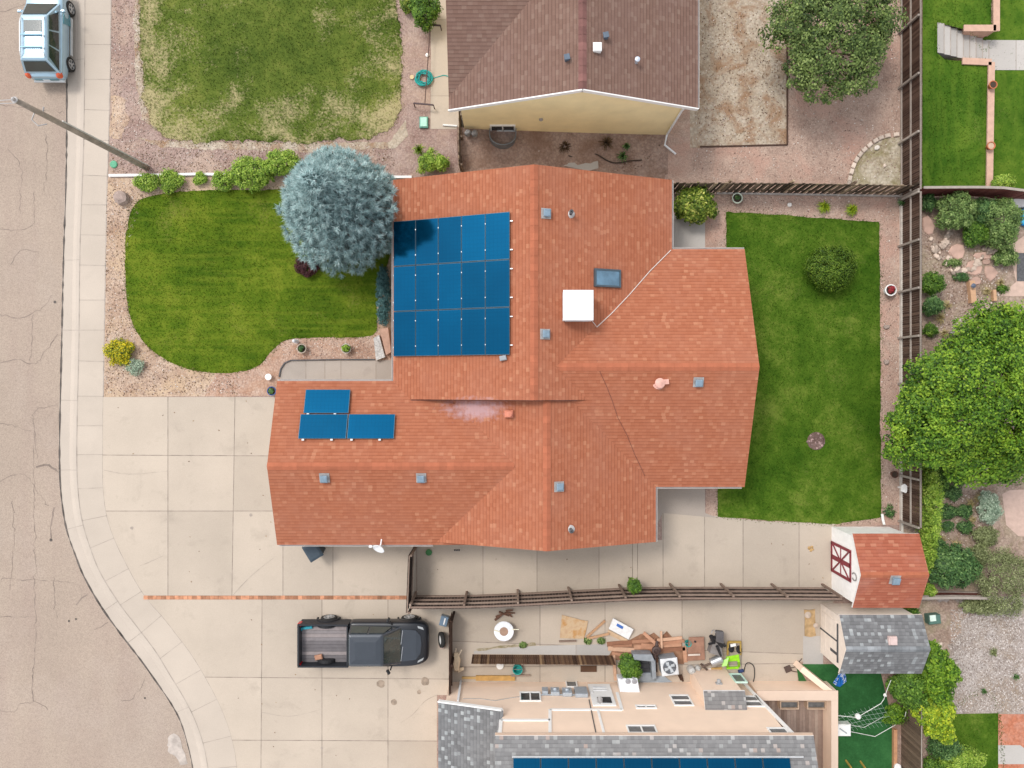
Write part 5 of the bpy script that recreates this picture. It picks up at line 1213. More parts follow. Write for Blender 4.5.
# utility pole with wires
bx, by = P2(147, 168); tx, ty = P2(15, 100, 8.4); b = V(bx, by, 0); t_ = V(tx, ty, 8.4)
pole = thing('utility_pole', 'tall weathered wooden utility pole leaning out over the street in view', 'utility pole', (bx, by, 0))
POLEW = simple('weathered_pole', (.30, .25, .205), .9, var=.3, scale=3, bump=.4)
g = G(); g.tube([b + (t_ - b) * f for f in np.linspace(0, 1, 9)], np.linspace(.135, .095, 9), 12); g.build('pole', [POLEW], pole, smooth=True)
g = G(); o = V(.10, .09, 0); g.tube([b + o + V(0, 0, .02), b + (t_ - b) * .72 + o * .9], .035, 7); g.build('conduit', [simple('pale_conduit', (.55, .53, .5), .5)], pole)
g = G(); c = b + (t_ - b) * .88; g.tube([c, c + V(-.1, -.35, .05), c + V(.1, -.55, .0), c + V(.35, -.45, -.1)], .025, 6); g.tube([c + V(0, 0, -.4), c + V(.1, .25, -.3)], .03, 6); g.build('bracket', [FLASH], pole)
g = G(); g.lathe(t_ + V(0, 0, -.02), [(.11, 0), (.115, .05), (.06, .07), (.05, .16), (.01, .18)], 10); g.build('insulator', [FLASH], pole)
g = G()
for dy, dz in ((0, .05), (.12, -.25)):
    pts = [t_ + V(0, 0, dz) + V(-1.0, -.04 + dy * .3, 0) * s - V(0, 0, .35 * math.sin(min(s / 16, 1) * math.pi)) for s in np.linspace(0, 16, 14)]; g.tube(pts, .012, 4)
g.build('wire', [simple('pale_wire', (.5, .5, .5), .5, .4)], pole)
# terraced lawn: retaining wall, steps, path, pots
PINKW = simple('pink_wall_block', (.56, .34, .25), .9, var=.12, scale=5, bump=.3); CAPW = simple('pink_wall_cap', (.52, .335, .25), .9, var=.1, scale=5)
wl = thing('retaining_wall', 'pink retaining wall with a right-angle return beside the garden steps, upper half', 'wall', (22.4, 15, -.7), 'terrace walls')
def rwall(t, pts):
    g = G(); g2 = G()
    for a, b in zip(pts, pts[1:]):
        d = unit(np.subtract(b, a)) * .14; a2, b2 = np.subtract(a, d), np.add(b, d)
        g.beam((*a, -.33), (*b, -.33), .24, .76); g2.beam((*a2, .085), (*b2, .085), .30, .07)
    g.build('wall_block', [PINKW], t); g2.build('cap_stone', [CAPW], t)
rwall(wl, [(P2(995, 0)[0], 30.), (P2(995, 0)[0], P2(0, 29)[1])]); rwall(wl, [(P2(965.5, 0)[0], P2(0, 29.2)[1]), (P2(991.5, 0)[0], P2(0, 29.2)[1])])
w2 = thing('retaining_wall', 'long pink retaining wall below the garden steps, carrying two clay pots', 'wall', (22.2, 11, -.7), 'terrace walls')
rwall(w2, [(P2(990, 62)[0], P2(0, 66)[1]), (P2(988, 62)[0], 9.05)]); rwall(w2, [(P2(964, 0)[0], P2(0, 62)[1]), (P2(987, 0)[0], P2(0, 63)[1])])
stp = thing('garden_steps', 'pale concrete steps leading down through the pink wall', 'steps', (*P2(960, 42), -.7)); g = G(); n = 8
for i in range(n):
    z = -.085 * (i + 1) + .11; xa, xb = 937.5 + i * 6.4, 937.5 + (i + 1) * 6.4 + .6; ya0, ya1 = 22.5 + i * 2.5, 52.5 + i * 1.6
    q = [P2(xa, ya1, z), P2(xb, ya1 + 1, z), P2(xb, ya0 + 1, z), P2(xa, ya0, z)]; g.prism(q, -.75, z, 0, (.1, .9)[i % 2]); g.beam((q[1][0] - .02, q[1][1], z + .003), (q[2][0] - .02, q[2][1], z + .003), .03, .008, 1)  # tread tone alternates; a thin dark strip marks each lower edge
g.build('tread', [CONC_PALE, JOINT_SOFT], stp)
tag(sheet('terrace_path', [P2(986, 70, -.69), P2(1300, 71, -.69), P2(1300, 42, -.69), P2(986, 40, -.69)], -.685, [CONC_PALE, JOINT_SOFT], cuts=[L2((1016, 40), (1016, 72), -.69), L2((1050, 40), (1050, 72), -.69)]), kind='structure')
CLAY = simple('terracotta', (.46, .15, .07), .8, var=.15)
def pot(name, label, px, py, r, h, mat, z=0., soil=(.06, .04, .03), plant=None, pr=None, ph=.3, group=None, rim=1.12):
    X, Y = P2(px, py, z + h); t = thing(name, label, 'flower pot', (X, Y, z), group); g = G()
    g.lathe((X, Y, z), [(r * .68, 0), (r * .95, h * .85), (r * rim, h * .86), (r * rim, h), (r * .92, h), (r * .88, h * .84)], 18, caps=False); g.build('pot', [mat], t, smooth=False)
    g = G(); g.lathe((X, Y, z), [(r * .87, h * .80), (r * .87, h * .86)], 14); g.build('soil', [simple('potting_soil', soil, .95)], t)
    if plant: crown(t, (X, Y, z + h + ph * .35), (pr or r, pr or r, ph), 12, .08, 26, .09, .05, plant, int(px), -.2, .3, 'plant')
    return t
pot('flower_pot', 'terracotta pot on the pink wall, nearer the steps', 993.5, 84.5, .17, .24, CLAY, .12, group='clay pots on the wall'); pot('flower_pot', 'terracotta pot on the pink wall, nearer the red-brown fence', 991.5, 145.5, .17, .24, CLAY, .12, (.5, .36, .26), group='clay pots on the wall')
pot('flower_pot', 'white pot of red flowers beside the brown fence', 891, 290, .24, .38, WHITE, plant=leafy('red_flowers', [(0, (.05, .08, .02)), (.4, (.25, .02, .03)), (1, (.5, .06, .08))]), pr=.17, ph=.12)
pot('flower_pot', 'pale green pot with dark soil next to the gold-flecked bush', 737.5, 198, .22, .30, simple('pale_green_pot', (.50, .56, .46), .6), plant=L_DARK, pr=.1, ph=.06)
pot('flower_pot', 'brown pot near the white garden light at the fence', 895, 474.5, .15, .22, simple('brown_pot', (.11, .05, .035), .6))
pot('flower_pot', 'stone pot with dark dry stems behind the front entry path', 301.5, 348.5, .20, .30, simple('stone_pot', (.42, .35, .28), .9), plant=L_DARK, pr=.12, ph=.15)
pot('flower_pot', 'stone pot of fresh green leaves behind the front entry path', 346, 348.5, .21, .30, simple('stone_pot2', (.42, .38, .32), .9), plant=L_LIGHT, pr=.20, ph=.16)
pot('flower_pot', 'glazed blue pot at the garage corner', 271.5, 391, .19, .34, simple('blue_glaze', (.02, .06, .20), .2, spec=.6), plant=L_DARK, pr=.1, ph=.1)
# ------------------------------------------------------------------ sheds
REDPAINT = simple('dark_red_paint', (.22, .035, .045), .6, var=.15)
SHEDWHITE = simple('shed_white', (.90, .885, .86), .6, var=.05, bump=.1)
SHEDTAN = simple('shed_tan', (.80, .70, .61), .7, var=.06)
s1 = thing('shed', 'white shed with a dark red door and an orange shingle roof', 'shed', (*P2(860, 555), 0))
b1 = Gable('x', 14.73, 17.62, -8.07, 3.02, 1.62, 1.60, .46)
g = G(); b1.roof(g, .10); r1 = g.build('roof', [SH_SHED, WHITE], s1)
g = G(); b1.cap(g, 14.73, 17.62, .12); g.build('ridge_cap', [CAP_ORANGE], r1)
g = G(); b1.wall(g, .16, .12, .12, .11, 0); g.build('wall', [SHEDWHITE], s1)
xw = 14.85; y0, y1 = -8.62, -7.34
g = G(); g.box((xw - .012, (y0 + y1) / 2, .05), (.02, y1 - y0, 1.9), 0, 0); d1 = g.build('door', [SHEDWHITE], s1)
g = G(); xo = xw - .035; zc_ = [.09, 1.0, 1.91]
def db(a, b, w=.10): g.beam((xo, *a), (xo, *b), w, .03, up=(1, 0, 0))
ym = (y0 + y1) / 2
for y in (y0, y1): db((y, .04), (y, 1.96), .13)
db((ym, .1), (ym, 1.9), .20)
for z in (zc_[0], zc_[2]): db((y0, z), (y1, z), .13)
xo -= .004; db((y0, 1.), (y1, 1.), .05); xo -= .004
for ya, yb in ((y0, ym), (ym, y1)):
    o = ya if ya == y0 else yb; i_ = ym
    db((o, .15), (i_, 1.0), .07); xo -= .003; db((o, 1.85), (i_, 1.0), .07); xo += .003
g.build('brace', [REDPAINT], d1)
g = G(); pts = [(xw - .03, -8.35 + .16 * math.cos(a), 2.25 + .2 * math.sin(a)) for a in np.linspace(-1, 4.1, 14)]; g.tube(pts, .03, 6); g.build('horseshoe', [simple('iron_grey', (.3, .28, .27), .6, .3)], s1)
roof_vent(s1, [b1], 896, 580, .30)
s2 = thing('shed', 'tan shed with black door strips and a dark grey speckled roof', 'shed', (*P2(860, 632), 0))
b2 = Gable('x', 14.25, 17.85, -11.32, 2.72, 1.30, 1.27, .50)
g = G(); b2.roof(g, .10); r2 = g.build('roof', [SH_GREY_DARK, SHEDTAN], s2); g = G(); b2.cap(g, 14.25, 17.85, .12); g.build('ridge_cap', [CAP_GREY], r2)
g = G(); b2.wall(g, .14, .09, .1, .11, 0); g.build('wall', [SHEDTAN], s2)
xw = 14.34; g = G()
for k in range(3): g.box((xw - .012, -11.35, .06 + k * .54), (.02, 1.7, .53), 0, 0, bev=.008)
d2 = g.build('door', [SHEDTAN], s2); g = G()
xo = xw - .03; db((-12.25, 1.78), (-10.55, 1.78), .10); db((-11.9, 1.1), (-11.9, 1.74), .12); xo -= .005; db((-11.32, .05), (-11.32, 1.72), .06); g.build('door_strip', [PIPE_DARK], d2)
g = G(); p = np.array(hit([b2], 893, 641, .1)); g.box(p - V(0, 0, .05), (.36, .36, .18), 0, 0, bev=.03); g.box(p + V(0, 0, .13), (.30, .30, .04)); g.build('roof_vent', [simple('pinkish_vent', (.55, .42, .39), .6)], s2)

# ------------------------------------------------------------------ walled deck by the peach house
dk = thing('deck_wall', 'peach stucco parapet around the wooden deck at the end of the peach house', 'parapet wall', (*P2(834, 694), 0))
g = G(); zt = 1.08
def slab(q, z0, z1): g.prism(q, z0, z1, 0)
xo0, xo1 = P2(837, 0, zt)[0], P2(831.5, 0, zt)[0]; yn0, yn1 = P2(0, 691, zt)[1], P2(0, 699.5, zt)[1]
slab([(11.0, yn1), (xo0, yn1), (xo0, yn0), (11.0, yn0)], 0, zt)
slab([(xo1, -26), (xo0, -26), (xo0, yn1 - .004), (xo1, yn1 - .004)], 0, zt)
A, B = P2(799, 666.5, .5), P2(833, 694, 1.0); dd = unit(np.subtract(B, A)); nn = np.array([-dd[1], dd[0]]) * .13
g.prism([tuple(np.add(A, nn)), tuple(np.subtract(A, nn)), tuple(np.subtract(B, nn)), tuple(np.add(B, nn))], 0, [.78, .78, zt - .006, zt - .006])
g.build('wall', [PEACH], dk)
g = G(); g.prism([(11.0, yn1 - .03), (xo0 + .03, yn1 - .03), (xo0 + .03, yn0 + .03), (11.0, yn0 + .03)], zt + .004, zt + .045); g.prism([(xo1 - .03, -26), (xo0 + .03, -26), (xo0 + .03, yn1 - .034), (xo1 - .03, yn1 - .034)], zt + .004, zt + .045); g.build('cap_board', [PEACH_TRIM], dk)
g = G(); x = 11.0
while x < xo1 - .02: g.box((x + .07, -20, .18), (.135, 11.2, .04), 0, 0, random.random()); x += .142
g.build('deck_floor', [W_DECK], dk)
for px_, lb in ((789, 'wooden planter box with pale rim, left on the walled deck'), (816, 'wooden planter box with pale rim, in the corner of the walled deck')):
    X, Y = P2(px_, 704.5, .5); t = thing('planter_box', lb, 'planter', (X, Y, .22), 'planter boxes on the deck'); g = G()
    for (cx, cy, w, h) in ((0, .17, .86, .05), (0, -.17, .86, .05), (-.41, 0, .05, .29), (.41, 0, .05, .29)): g.box((X + cx, Y + cy, .22), (w, h, .36))
    g.build('box', [simple('tan_planter', (.46, .34, .25), .8)], t); g = G(); g.box((X, Y, .24), (.78, .30, .22)); g.build('soil', [simple('planter_soil', (.13, .13, .13), .9, var=.3)], t)

# ------------------------------------------------------------------ vehicles
TYRE = simple('tyre_rubber', (.025, .024, .023), .8, var=.2); ALLOY = simple('alloy', (.50, .51, .52), .35, .7, var=.08); BLACKP = simple('black_trim', (.02, .02, .022), .5)
def car_paint(name, c, metal=.4, rough=.28):
    t = T(name); co = t.ramp(t.noise(3, 3), [(.3, sc3(c, .95)), (.7, sc3(c, 1.05))])
    return t.bsdf(co, rough, metal, None, .5, **{'Coat Weight': .7, 'Coat Roughness': .08})
AUTOGLASS = simple('auto_glass', (.022, .034, .032), .04, var=.3, scale=2, spec=1.0)
def body_loft(g, st, m=0):
    """st: (s, hw, zb, zs, zt) along the car; returns smooth hull rings in car space (s forward, lateral, z)"""
    rs = []
    for s, hw, zb, zs, zt in st:
        h = [(0, zb), (hw * .86, zb), (hw * .985, zb + .14), (hw, (zb + zs) / 2), (hw * .985, zs - .06), (hw * .93, zs + .01), (hw * .80, zt - .025), (hw * .42, zt), (0, zt + .004)]
        rs.append([(s, -y, z) for y, z in h] + [(s, y, z) for y, z in h[-2:0:-1]])
    g.rings(rs, m)
class Frame:
    """places car-space points (forward, left, up)"""
    def __init__(s, c, ang): s.c = np.array(c, float); s.co, s.si = math.cos(ang), math.sin(ang)
    def __call__(s, p): return (s.c[0] + p[0] * s.co - p[1] * s.si, s.c[1] + p[0] * s.si + p[1] * s.co, s.c[2] + p[2])
    def apply(s, g): g.v = [s(p) for p in g.v]; return g
def quad_on(q, u0, u1, v0, v1, lift):
    """sub-quad of a bilinear patch q (4 points), lifted along its normal, outline possibly slanted"""
    q = [np.array(p, float) for p in q]; n = unit(np.cross(q[1] - q[0], q[3] - q[0]))
    def at(u, v): return q[0] * (1 - u) * (1 - v) + q[1] * u * (1 - v) + q[2] * u * v + q[3] * (1 - u) * v
    return [at(u0[0], v0) + n * lift, at(u1[0], v0) + n * lift, at(u1[1], v1) + n * lift, at(u0[1], v1) + n * lift]
def wheel(F, root, s, y, r, w, side):
    g = G(); g.lathe((s, y - side * w / 2, r), [(r * .62, 0), (r * .93, .0), (r, w * .15), (r, w * .85), (r * .93, w), (r * .68, w * 1.01), (r * .64, w * .9)], 26, ax=(0, side, 0)); F.apply(g); wh = g.build('wheel', [TYRE], root, smooth=False)
    g = G(); c = np.array((s, y + side * w * .36, r)); g.lathe(c, [(r * .64, -.02), (r * .66, .05), (r * .60, .055), (r * .58, .0), (.02, .0)], 22, ax=(0, side, 0))
    for k in range(5):
        a = 6.283 * k / 5 + .3; g.beam(c + V(0, side * .035, 0), c + V(math.cos(a) * r * .6, side * .04, math.sin(a) * r * .6), .075, .03, up=(0, 1, 0))
    g.lathe(c, [(.07, .02), (.06, .06), (.01, .065)], 10, ax=(0, side, 0)); F.apply(g); g.build('rim', [ALLOY], wh)
def cabin(F, root, base, top, paint, side_win, wind, rear, roof_bulge=.04, name='cabin'):
    """base/top: (s_rear, s_front, half width, z) of the glasshouse foot and the roof"""
    (b0, b1, bw, bz), (t0, t1, tw, tz) = base, top
    g = G(); e = .10
    low = [(b0, -bw, bz), (b1, -bw * .94, bz), (b1, bw * .94, bz), (b0, bw, bz)]; hi = [(t0, -tw, tz - .05), (t1, -tw, tz - .05), (t1, tw, tz - .05), (t0, tw, tz - .05)]
    hi2 = [(t0 + e * .7, -tw + e, tz), (t1 - e * .9, -tw + e, tz), (t1 - e * .9, tw - e, tz), (t0 + e * .7, tw - e, tz)]
    hi3 = [(t0 + .3, -tw * .55, tz + roof_bulge), (t1 - .3, -tw * .55, tz + roof_bulge), (t1 - .3, tw * .55, tz + roof_bulge), (t0 + .3, tw * .55, tz + roof_bulge)]
    g.rings([low, hi, hi2, hi3]); F.apply(g); cb = g.build(name, [paint], root, bevel=.03)
    def glass(nm, q): 
        g = G(); lo = [np.array(p) for p in q]; n = unit(np.cross(lo[1] - lo[0], lo[3] - lo[0])); g.rings([[p - n * .02 for p in lo], lo]); F.apply(g); return g.build(nm, [AUTOGLASS], cb)
    R_ = [low[0], low[1], hi[1], hi[0]]; L_ = [low[2], low[3], hi[3], hi[2]]; Fq = [low[1], low[2], hi[2], hi[1]]; Rq = [low[3], low[0], hi[0], hi[3]]
    for u0, u1 in side_win:
        glass('side_window', quad_on(R_, u0, u1, .16, .88, .022)); glass('side_window', quad_on(L_, (1 - u1[0], 1 - u1[1]), (1 - u0[0], 1 - u0[1]), .16, .88, .022))
    glass('windshield', quad_on(Fq, (.06, .08), (.94, .92), wind[0], wind[1], .025)); glass('rear_window', quad_on(Rq, (.08, .10), (.92, .90), rear[0], rear[1], .025))
    return cb
# silver-blue SUV
SUVP = car_paint('silver_blue_paint', (.33, .47, .57), .45, .25); SUVT = car_paint('teal_lower_panels', (.06, .24, .31), .45, .25); SILV = simple('silver_plastic', (.55, .57, .58), .4, .3)  # body tone, and a darker teal for the low front and rear panels
suv = thing('parked_suv', 'silver-blue SUV with roof bars parked along the kerb', 'car', (-21.25, 16.02, RD)); F = Frame((-21.25, 16.02, RD), math.pi / 2)
g = G(); body_loft(g, [(-2.12, .62, .50, .72, .80), (-2.06, .80, .36, .86, .98), (-1.85, .86, .30, .92, 1.03), (-1.2, .885, .26, .93, 1.02), (0, .89, .26, .93, 1.0), (.9, .89, .26, .92, .99), (1.3, .88, .26, .90, .985), (1.8, .85, .28, .84, .93), (2.05, .77, .33, .76, .84), (2.14, .58, .40, .64, .70)]); F.apply(g)
body = g.build('body', [SUVP], suv, smooth=True, bevel=0, subsurf=1)
cabin(F, suv, (-1.98, 1.22, .83, .96), (-1.62, .38, .60, 1.62), SUVP, [((.02, .10), (.30, .33)), ((.33, .36), (.58, .64)), ((.61, .67), (.90, .96))], (.06, .93), (.20, .92), .03)
g = G()
for y in (-.52, .52): g.tube([(-1.5, y, 1.66), (-1.3, y, 1.72), (.0, y, 1.73), (.25, y, 1.66)], .022, 6)
F.apply(g); g.build('roof_rail', [SILV], suv)
g = G()
for s in (-.55, -1.10): g.box((s, 0, 1.70), (.07, 1.06, .035), 0, 0, bev=.01)
F.apply(g); g.build('roof_bar', [simple('bar_blue_grey', (.14, .24, .30), .4, .4)], suv)
g = G(); g.box((-.14, 0, 1.648), (.52, .80, .012), 0, 0, bev=.004); F.apply(g); g.build('sunroof', [AUTOGLASS], suv)
for sd in (-1, 1):
    for s in (-1.27, 1.30): wheel(F, suv, s, sd * .80, .335, .21, sd)
    g = G(); g.lathe((-2.0, sd * .70, .88), [(.14, -.12), (.14, .06), (.10, .10), (.01, .115)], 14, ax=(-.8, sd * .45, .35)); F.apply(g); g.build('tail_light', [simple('amber_red_lens', (.55, .08, .02), .2, spec=.6)], suv)
    g = G(); g.box((2.0, sd * .58, .66), (.22, .32, .14), sd * -.25, 0, bev=.03); F.apply(g); g.build('headlight', [simple('lamp_lens', (.6, .62, .64), .1)], suv)
    g = G(); g.box((.82, sd * .98, .98), (.11, .20, .13), 0, 0, bev=.03); F.apply(g); g.build('mirror', [SUVP], suv)
    g = G(); g.beam((-.85, sd * .893, .30), (.88, sd * .893, .30), .04, .14); F.apply(g); g.build('sill', [SILV], suv)
    g = G(); q = [(.45, sd * .905, .38), (2.0, sd * .80, .42), (1.95, sd * .80, .78), (.35, sd * .90, .88)]; 
    g.rings([[(a, b - sd * .03, c) for a, b, c in q], q]); F.apply(g); g.build('front_door_panel', [SUVT], suv)
g = G(); g.box((-2.08, 0, .36), (.14, 1.42, .20), 0, 0, bev=.06); F.apply(g); g.build('bumper', [SILV], suv)
g = G(); g.box((-2.10, 0, .60), (.06, 1.05, .16), 0, 0, bev=.015); F.apply(g); g.build('tailgate_panel', [SUVT], suv)
g = G(); g.box((-2.14, 0, .64), (.012, .31, .10)); F.apply(g); g.build('licence_plate', [simple('plate_white', (.7, .72, .74), .4)], suv)
# black pickup
TP = car_paint('black_truck_paint', (.012, .014, .019), 0., .42); TP.node_tree.nodes['Principled BSDF'].inputs['Coat Weight'].default_value = .2
TPANEL = car_paint('dark_blue_black_paint', (.036, .044, .056), .25, .2)
tc = (-6.735, -11.72, z2); trk = thing('pickup_truck', 'black pickup truck with an open plank-floored bed parked on the concrete apron', 'pickup truck', tc); F = Frame(tc, 0)
g = G(); body_loft(g, [(-.60, 1.02, .36, 1.10, 1.14), (-.58, 1.02, .36, 1.10, 1.14), (.4, 1.025, .36, 1.10, 1.14), (1.5, 1.025, .36, 1.11, 1.16), (2.0, 1.02, .36, 1.10, 1.15), (2.4, 1.0, .36, 1.04, 1.09), (2.74, .94, .38, .93, .99), (2.92, .80, .42, .80, .86), (2.97, .6, .48, .7, .74)]); F.apply(g); g.build('body', [TP], trk, smooth=True, subsurf=1)
g = G(); q = [(1.80, -.72, 1.165), (2.42, -.66, 1.118), (2.62, -.4, 1.055), (2.66, 0, 1.05), (2.62, .4, 1.055), (2.42, .66, 1.118), (1.80, .72, 1.165)]
g.rings([[(a, b, c - .02) for a, b, c in q], [(a, b, c + .012) for a, b, c in q]]); F.apply(g); g.build('hood', [TPANEL], trk)
cb = cabin(F, trk, (-.54, 1.78, .90, 1.10), (-.46, 1.05, .70, 1.80), TPANEL, [((.04, .05), (.40, .50)), ((.44, .55), (.86, .96))], (.05, .95), (.2, .85), .03)
g = G()     # open cargo bed
zf = .82
g.box((-1.68, 0, .5), (2.3, 1.5, .30)); 
for sd in (-1, 1):
    g.rings([[(-2.86, sd * .96, .50), (-2.86, sd * .965, 1.25), (-2.86, sd * .90, 1.25), (-2.86, sd * .885, .80)][::sd], [(-.60, sd * .96, .50), (-.60, sd * .965, 1.25), (-.60, sd * .90, 1.25), (-.60, sd * .885, .80)][::sd]])
g.box((-.63, 0, .80), (.06, 1.72, .47)); F.apply(g); bed = g.build('bed', [simple('bed_black', (.020, .022, .027), .55)], trk)
g = G(); g.box((-2.83, 0, .55), (.09, 1.78, .70), 0, 0, bev=.02); F.apply(g); g.build('tailgate', [TP], trk)
g = G()
for k in range(11): g.box((-1.72, -.80 + k * .16, .80), (2.12, .150, .025 + (k % 2) * .006), 0, 0, random.random())
F.apply(g); g.build('bed_floor', [wood('worn_bed_planks', [(0, (.12, .11, .115)), (.5, (.22, .20, .205)), (.85, (.29, .25, .245)), (1, (.34, .22, .165))])], bed)
for sd in (-1, 1):
    g = G(); g.lathe((-1.67, sd * .70, .66), [(.38, 0), (.44, .03), (.44, .17), (.40, .18)], 20, ax=(0, sd, 0)); g.v = [(a, b, max(c, .80)) for a, b, c in g.v]; F.apply(g); g.build('wheel_arch', [BLACKP], bed)
    for s in (-1.67, 2.02): wheel(F, trk, s, sd * .90, .38, .25, sd)
    g = G(); g.box((-2.82, sd * .90, .78), (.14, .14, .36), 0, 0, bev=.02); F.apply(g); g.build('tail_light', [simple('red_lens', (.45, .012, .02), .15, spec=.6)], trk)
    g = G(); g.rings([[(2.50, sd * .74, .93), (2.74, sd * .62, .86), (2.70, sd * .74, .86), (2.48, sd * .84, .92)][::sd], [(2.50, sd * .74, 1.05), (2.76, sd * .62, .965), (2.71, sd * .74, .965), (2.48, sd * .83, 1.035)][::sd]]); F.apply(g); g.build('headlight', [simple('clear_lens', (.38, .40, .41), .1)], trk)
    g = G(); g.tube([(1.35, sd * .92, 1.16), (1.28, sd * 1.10, 1.20)], .03, 6); g.box((1.20, sd * 1.16, 1.14), (.10, .20, .20), sd * -.5, 0, bev=.03); F.apply(g); g.build('mirror', [BLACKP], trk)
    g = G()
    for s in (-1.67, 2.02):
        pts = [(s + .50 * math.cos(a), sd * .975, .38 + .50 * math.sin(a)) for a in np.linspace(0, math.pi, 13)]; g.tube(pts, .055, 6)
    F.apply(g); g.build('fender_flare', [BLACKP], trk)
    g = G(); g.beam((-.45, sd * .975, .95), (1.4, sd * .975, .95), .03, .02); F.apply(g); g.build('trim_strip', [simple('tan_strip', (.35, .30, .26), .4, .5)], trk)
g = G(); g.box((2.78, 0, .40), (.22, 1.45, .24), 0, 0, bev=.08); g.box((-2.93, 0, .45), (.14, 1.7, .2), 0, 0, bev=.03); F.apply(g); g.build('bumper', [BLACKP], trk)
g = G(); g.box((2.76, 0, .68), (.10, 1.05, .20), 0, 0, bev=.03); F.apply(g); g.build('grille', [BLACKP], trk)
g = G(); g.tube([(1.76, -.7, 1.175), (1.84, -.05, 1.19)], .014, 5); g.tube([(1.76, .05, 1.175), (1.84, .68, 1.19)], .014, 5); F.apply(g); g.build('wiper', [simple('wiper_grey', (.35, .36, .38), .5)], trk)
CYAN = simple('cyan_plastic', (.03, .30, .38), .5)
g = G(); p = F((-2.55, .70, .845)); g.box((p[0], p[1], p[2]), (.52, .12, .10), .12, 0, bev=.02); g.box((p[0] - .3, p[1] - .06, p[2]), (.16, .2, .06), .3, 0, bev=.02); tag(g.build('tool_case', [CYAN], origin=p), 'slim cyan case lying in the corner of the truck bed', 'tool case')
g = G(); p = F((-2.0, -.62, .845)); 
g.box(p, (.34, .22, .14), .2, 0, bev=.03); tag(g.build('rust_spot_block', [simple('rusty_block', (.38, .20, .13), .9)], origin=p), 'rust-coloured small block standing for rust spots beside the wheel arch in the truck bed', 'box')  # raised block stands for rust spots on the bed floor
# ------------------------------------------------------------------ loose things
STEEL = simple('brushed_steel', (.50, .51, .52), .35, .8, var=.15); GREYP = simple('grey_plastic', (.28, .30, .32), .6, var=.1); BLACK = simple('black_plastic', (.022, .022, .025), .5, var=.2)
CREAM = simple('cream_canvas', (.62, .49, .34), .85, var=.12); TEALP = simple('teal_plastic', (.02, .30, .27), .5); LIME = simple('lime_plastic', (.28, .62, .02), .45)
def at(px, py, z=0.): return np.array(P(px, py, z))
def one(name, label, cat, g, mats, o, group=None, **k): return tag(g.build(name, mats, origin=tuple(o), **k), label, cat, group)
def board(label, a, b, w, th, z, mat, group=None, name='plank', z2_=None, tilt=0, up=(0, 0, 1)):
    g = G(); A = V(*P2(*a, z), z + th / 2); B = V(*P2(*b, z2_ if z2_ is not None else z), (z2_ if z2_ is not None else z) + th / 2)
    g.beam(A, B, w, th, 0, random.random(), up); return one(name, label, 'plank', g, [mat], (A + B) / 2, group)

# street side and front yard
o = at(114, 164.5); g = G(); g.lathe(o, [(.17, 0), (.17, .05), (.14, .07), (.02, .075)], 14); one('valve_cover', 'small green valve cover at the sidewalk edge near the white board', 'valve cover', g, [simple('green_lid', (.10, .34, .20), .6)], o)
o = at(270, 377); g = G(); g.lathe(o, [(.05, 0), (.05, .18), (.15, .19), (.15, .24), (.03, .27)], 18); one('garden_light', 'white mushroom garden light at the start of the entry path', 'garden light', g, [WHITE], o)
o = at(297, 341.5); t = thing('garden_ornament', 'small white ornament behind the pot of dry stems', 'ornament', tuple(o)); g = G(); g.lathe(o, [(.10, 0), (.07, .06), (.09, .25), (.06, .36), (.09, .44), (.05, .52), (.01, .54)], 12); g.build('figure', [simple('ornament_white', (.66, .66, .68), .6)], t)
# porch corner
o = at(384, 350); g = G(); q = [P2(*p, .45) for p in ((379.5, 329), (388, 327.5), (391, 352), (386, 355))]; g.prism(q, 0, .45); one('porch_wall', 'low wall with a pink-brown top beside the entry path, by the house', 'low wall', g, [simple('pinkish_slab', (.44, .27, .20), .9, var=.15)], o)
o = at(376, 349); g = G(); q = [P2(*p, .25) for p in ((373.5, 338), (379, 335), (385, 357), (376, 360.5))]; g.prism(q, 0, .25); one('porch_step', 'speckled pale step beside the pink-brown porch wall', 'step', g, [gravel('speckled_stone', [(.30, .28, .26), (.5, .48, .45), (.7, .68, .66)], 12)], o)
# rubbish bin half under the garage eave
o = at(319, 546); t = thing('rubbish_bin', 'dark blue-grey wheeled bin tucked under the garage eave', 'bin', tuple(o)); g = G(); ca = .55
def rr(w, d, z): return [(o[0] + x * math.cos(ca) - y * math.sin(ca), o[1] + x * math.sin(ca) + y * math.cos(ca), z) for x, y in ((-w, -d), (w, -d), (w, d), (-w, d))]
g.rings([rr(.22, .26, .05), rr(.31, .36, .98)]); g.build('tub', [simple('bin_blue', (.035, .05, .065), .5)], t); g = G(); g.rings([rr(.33, .39, .99), rr(.34, .40, 1.04), rr(.24, .30, 1.09)]); g.build('lid', [simple('bin_lid', (.045, .065, .085), .5)], t)
g = G(); g.tube([rr(.30, .40, 1.0)[2], rr(.30, .46, 1.0)[2], rr(.30, .46, 1.0)[3], rr(.30, .40, 1.0)[3]], .02, 6); g.build('handle', [BLACK], t)
o = at(429, 552); g = G(); g.lathe(o, [(.10, 0), (.15, .08), (.15, .11), (.05, .12)], 12); one('hose_reel', 'small green coiled thing by the gate fence under the eave', 'hose', g, [simple('green_rubber', (.05, .18, .06), .6)], o)
o = at(457, 550); g = G(); 
for i in range(3): g.box((o[0] - .1 + i * .1, o[1], 0.01), (.07, .06, .05), i * .7, 0, 0, .01)
one('pebble_scraps', 'dark scraps on the slab below the south eave', 'scraps', g, [PIPE_DARK], o)
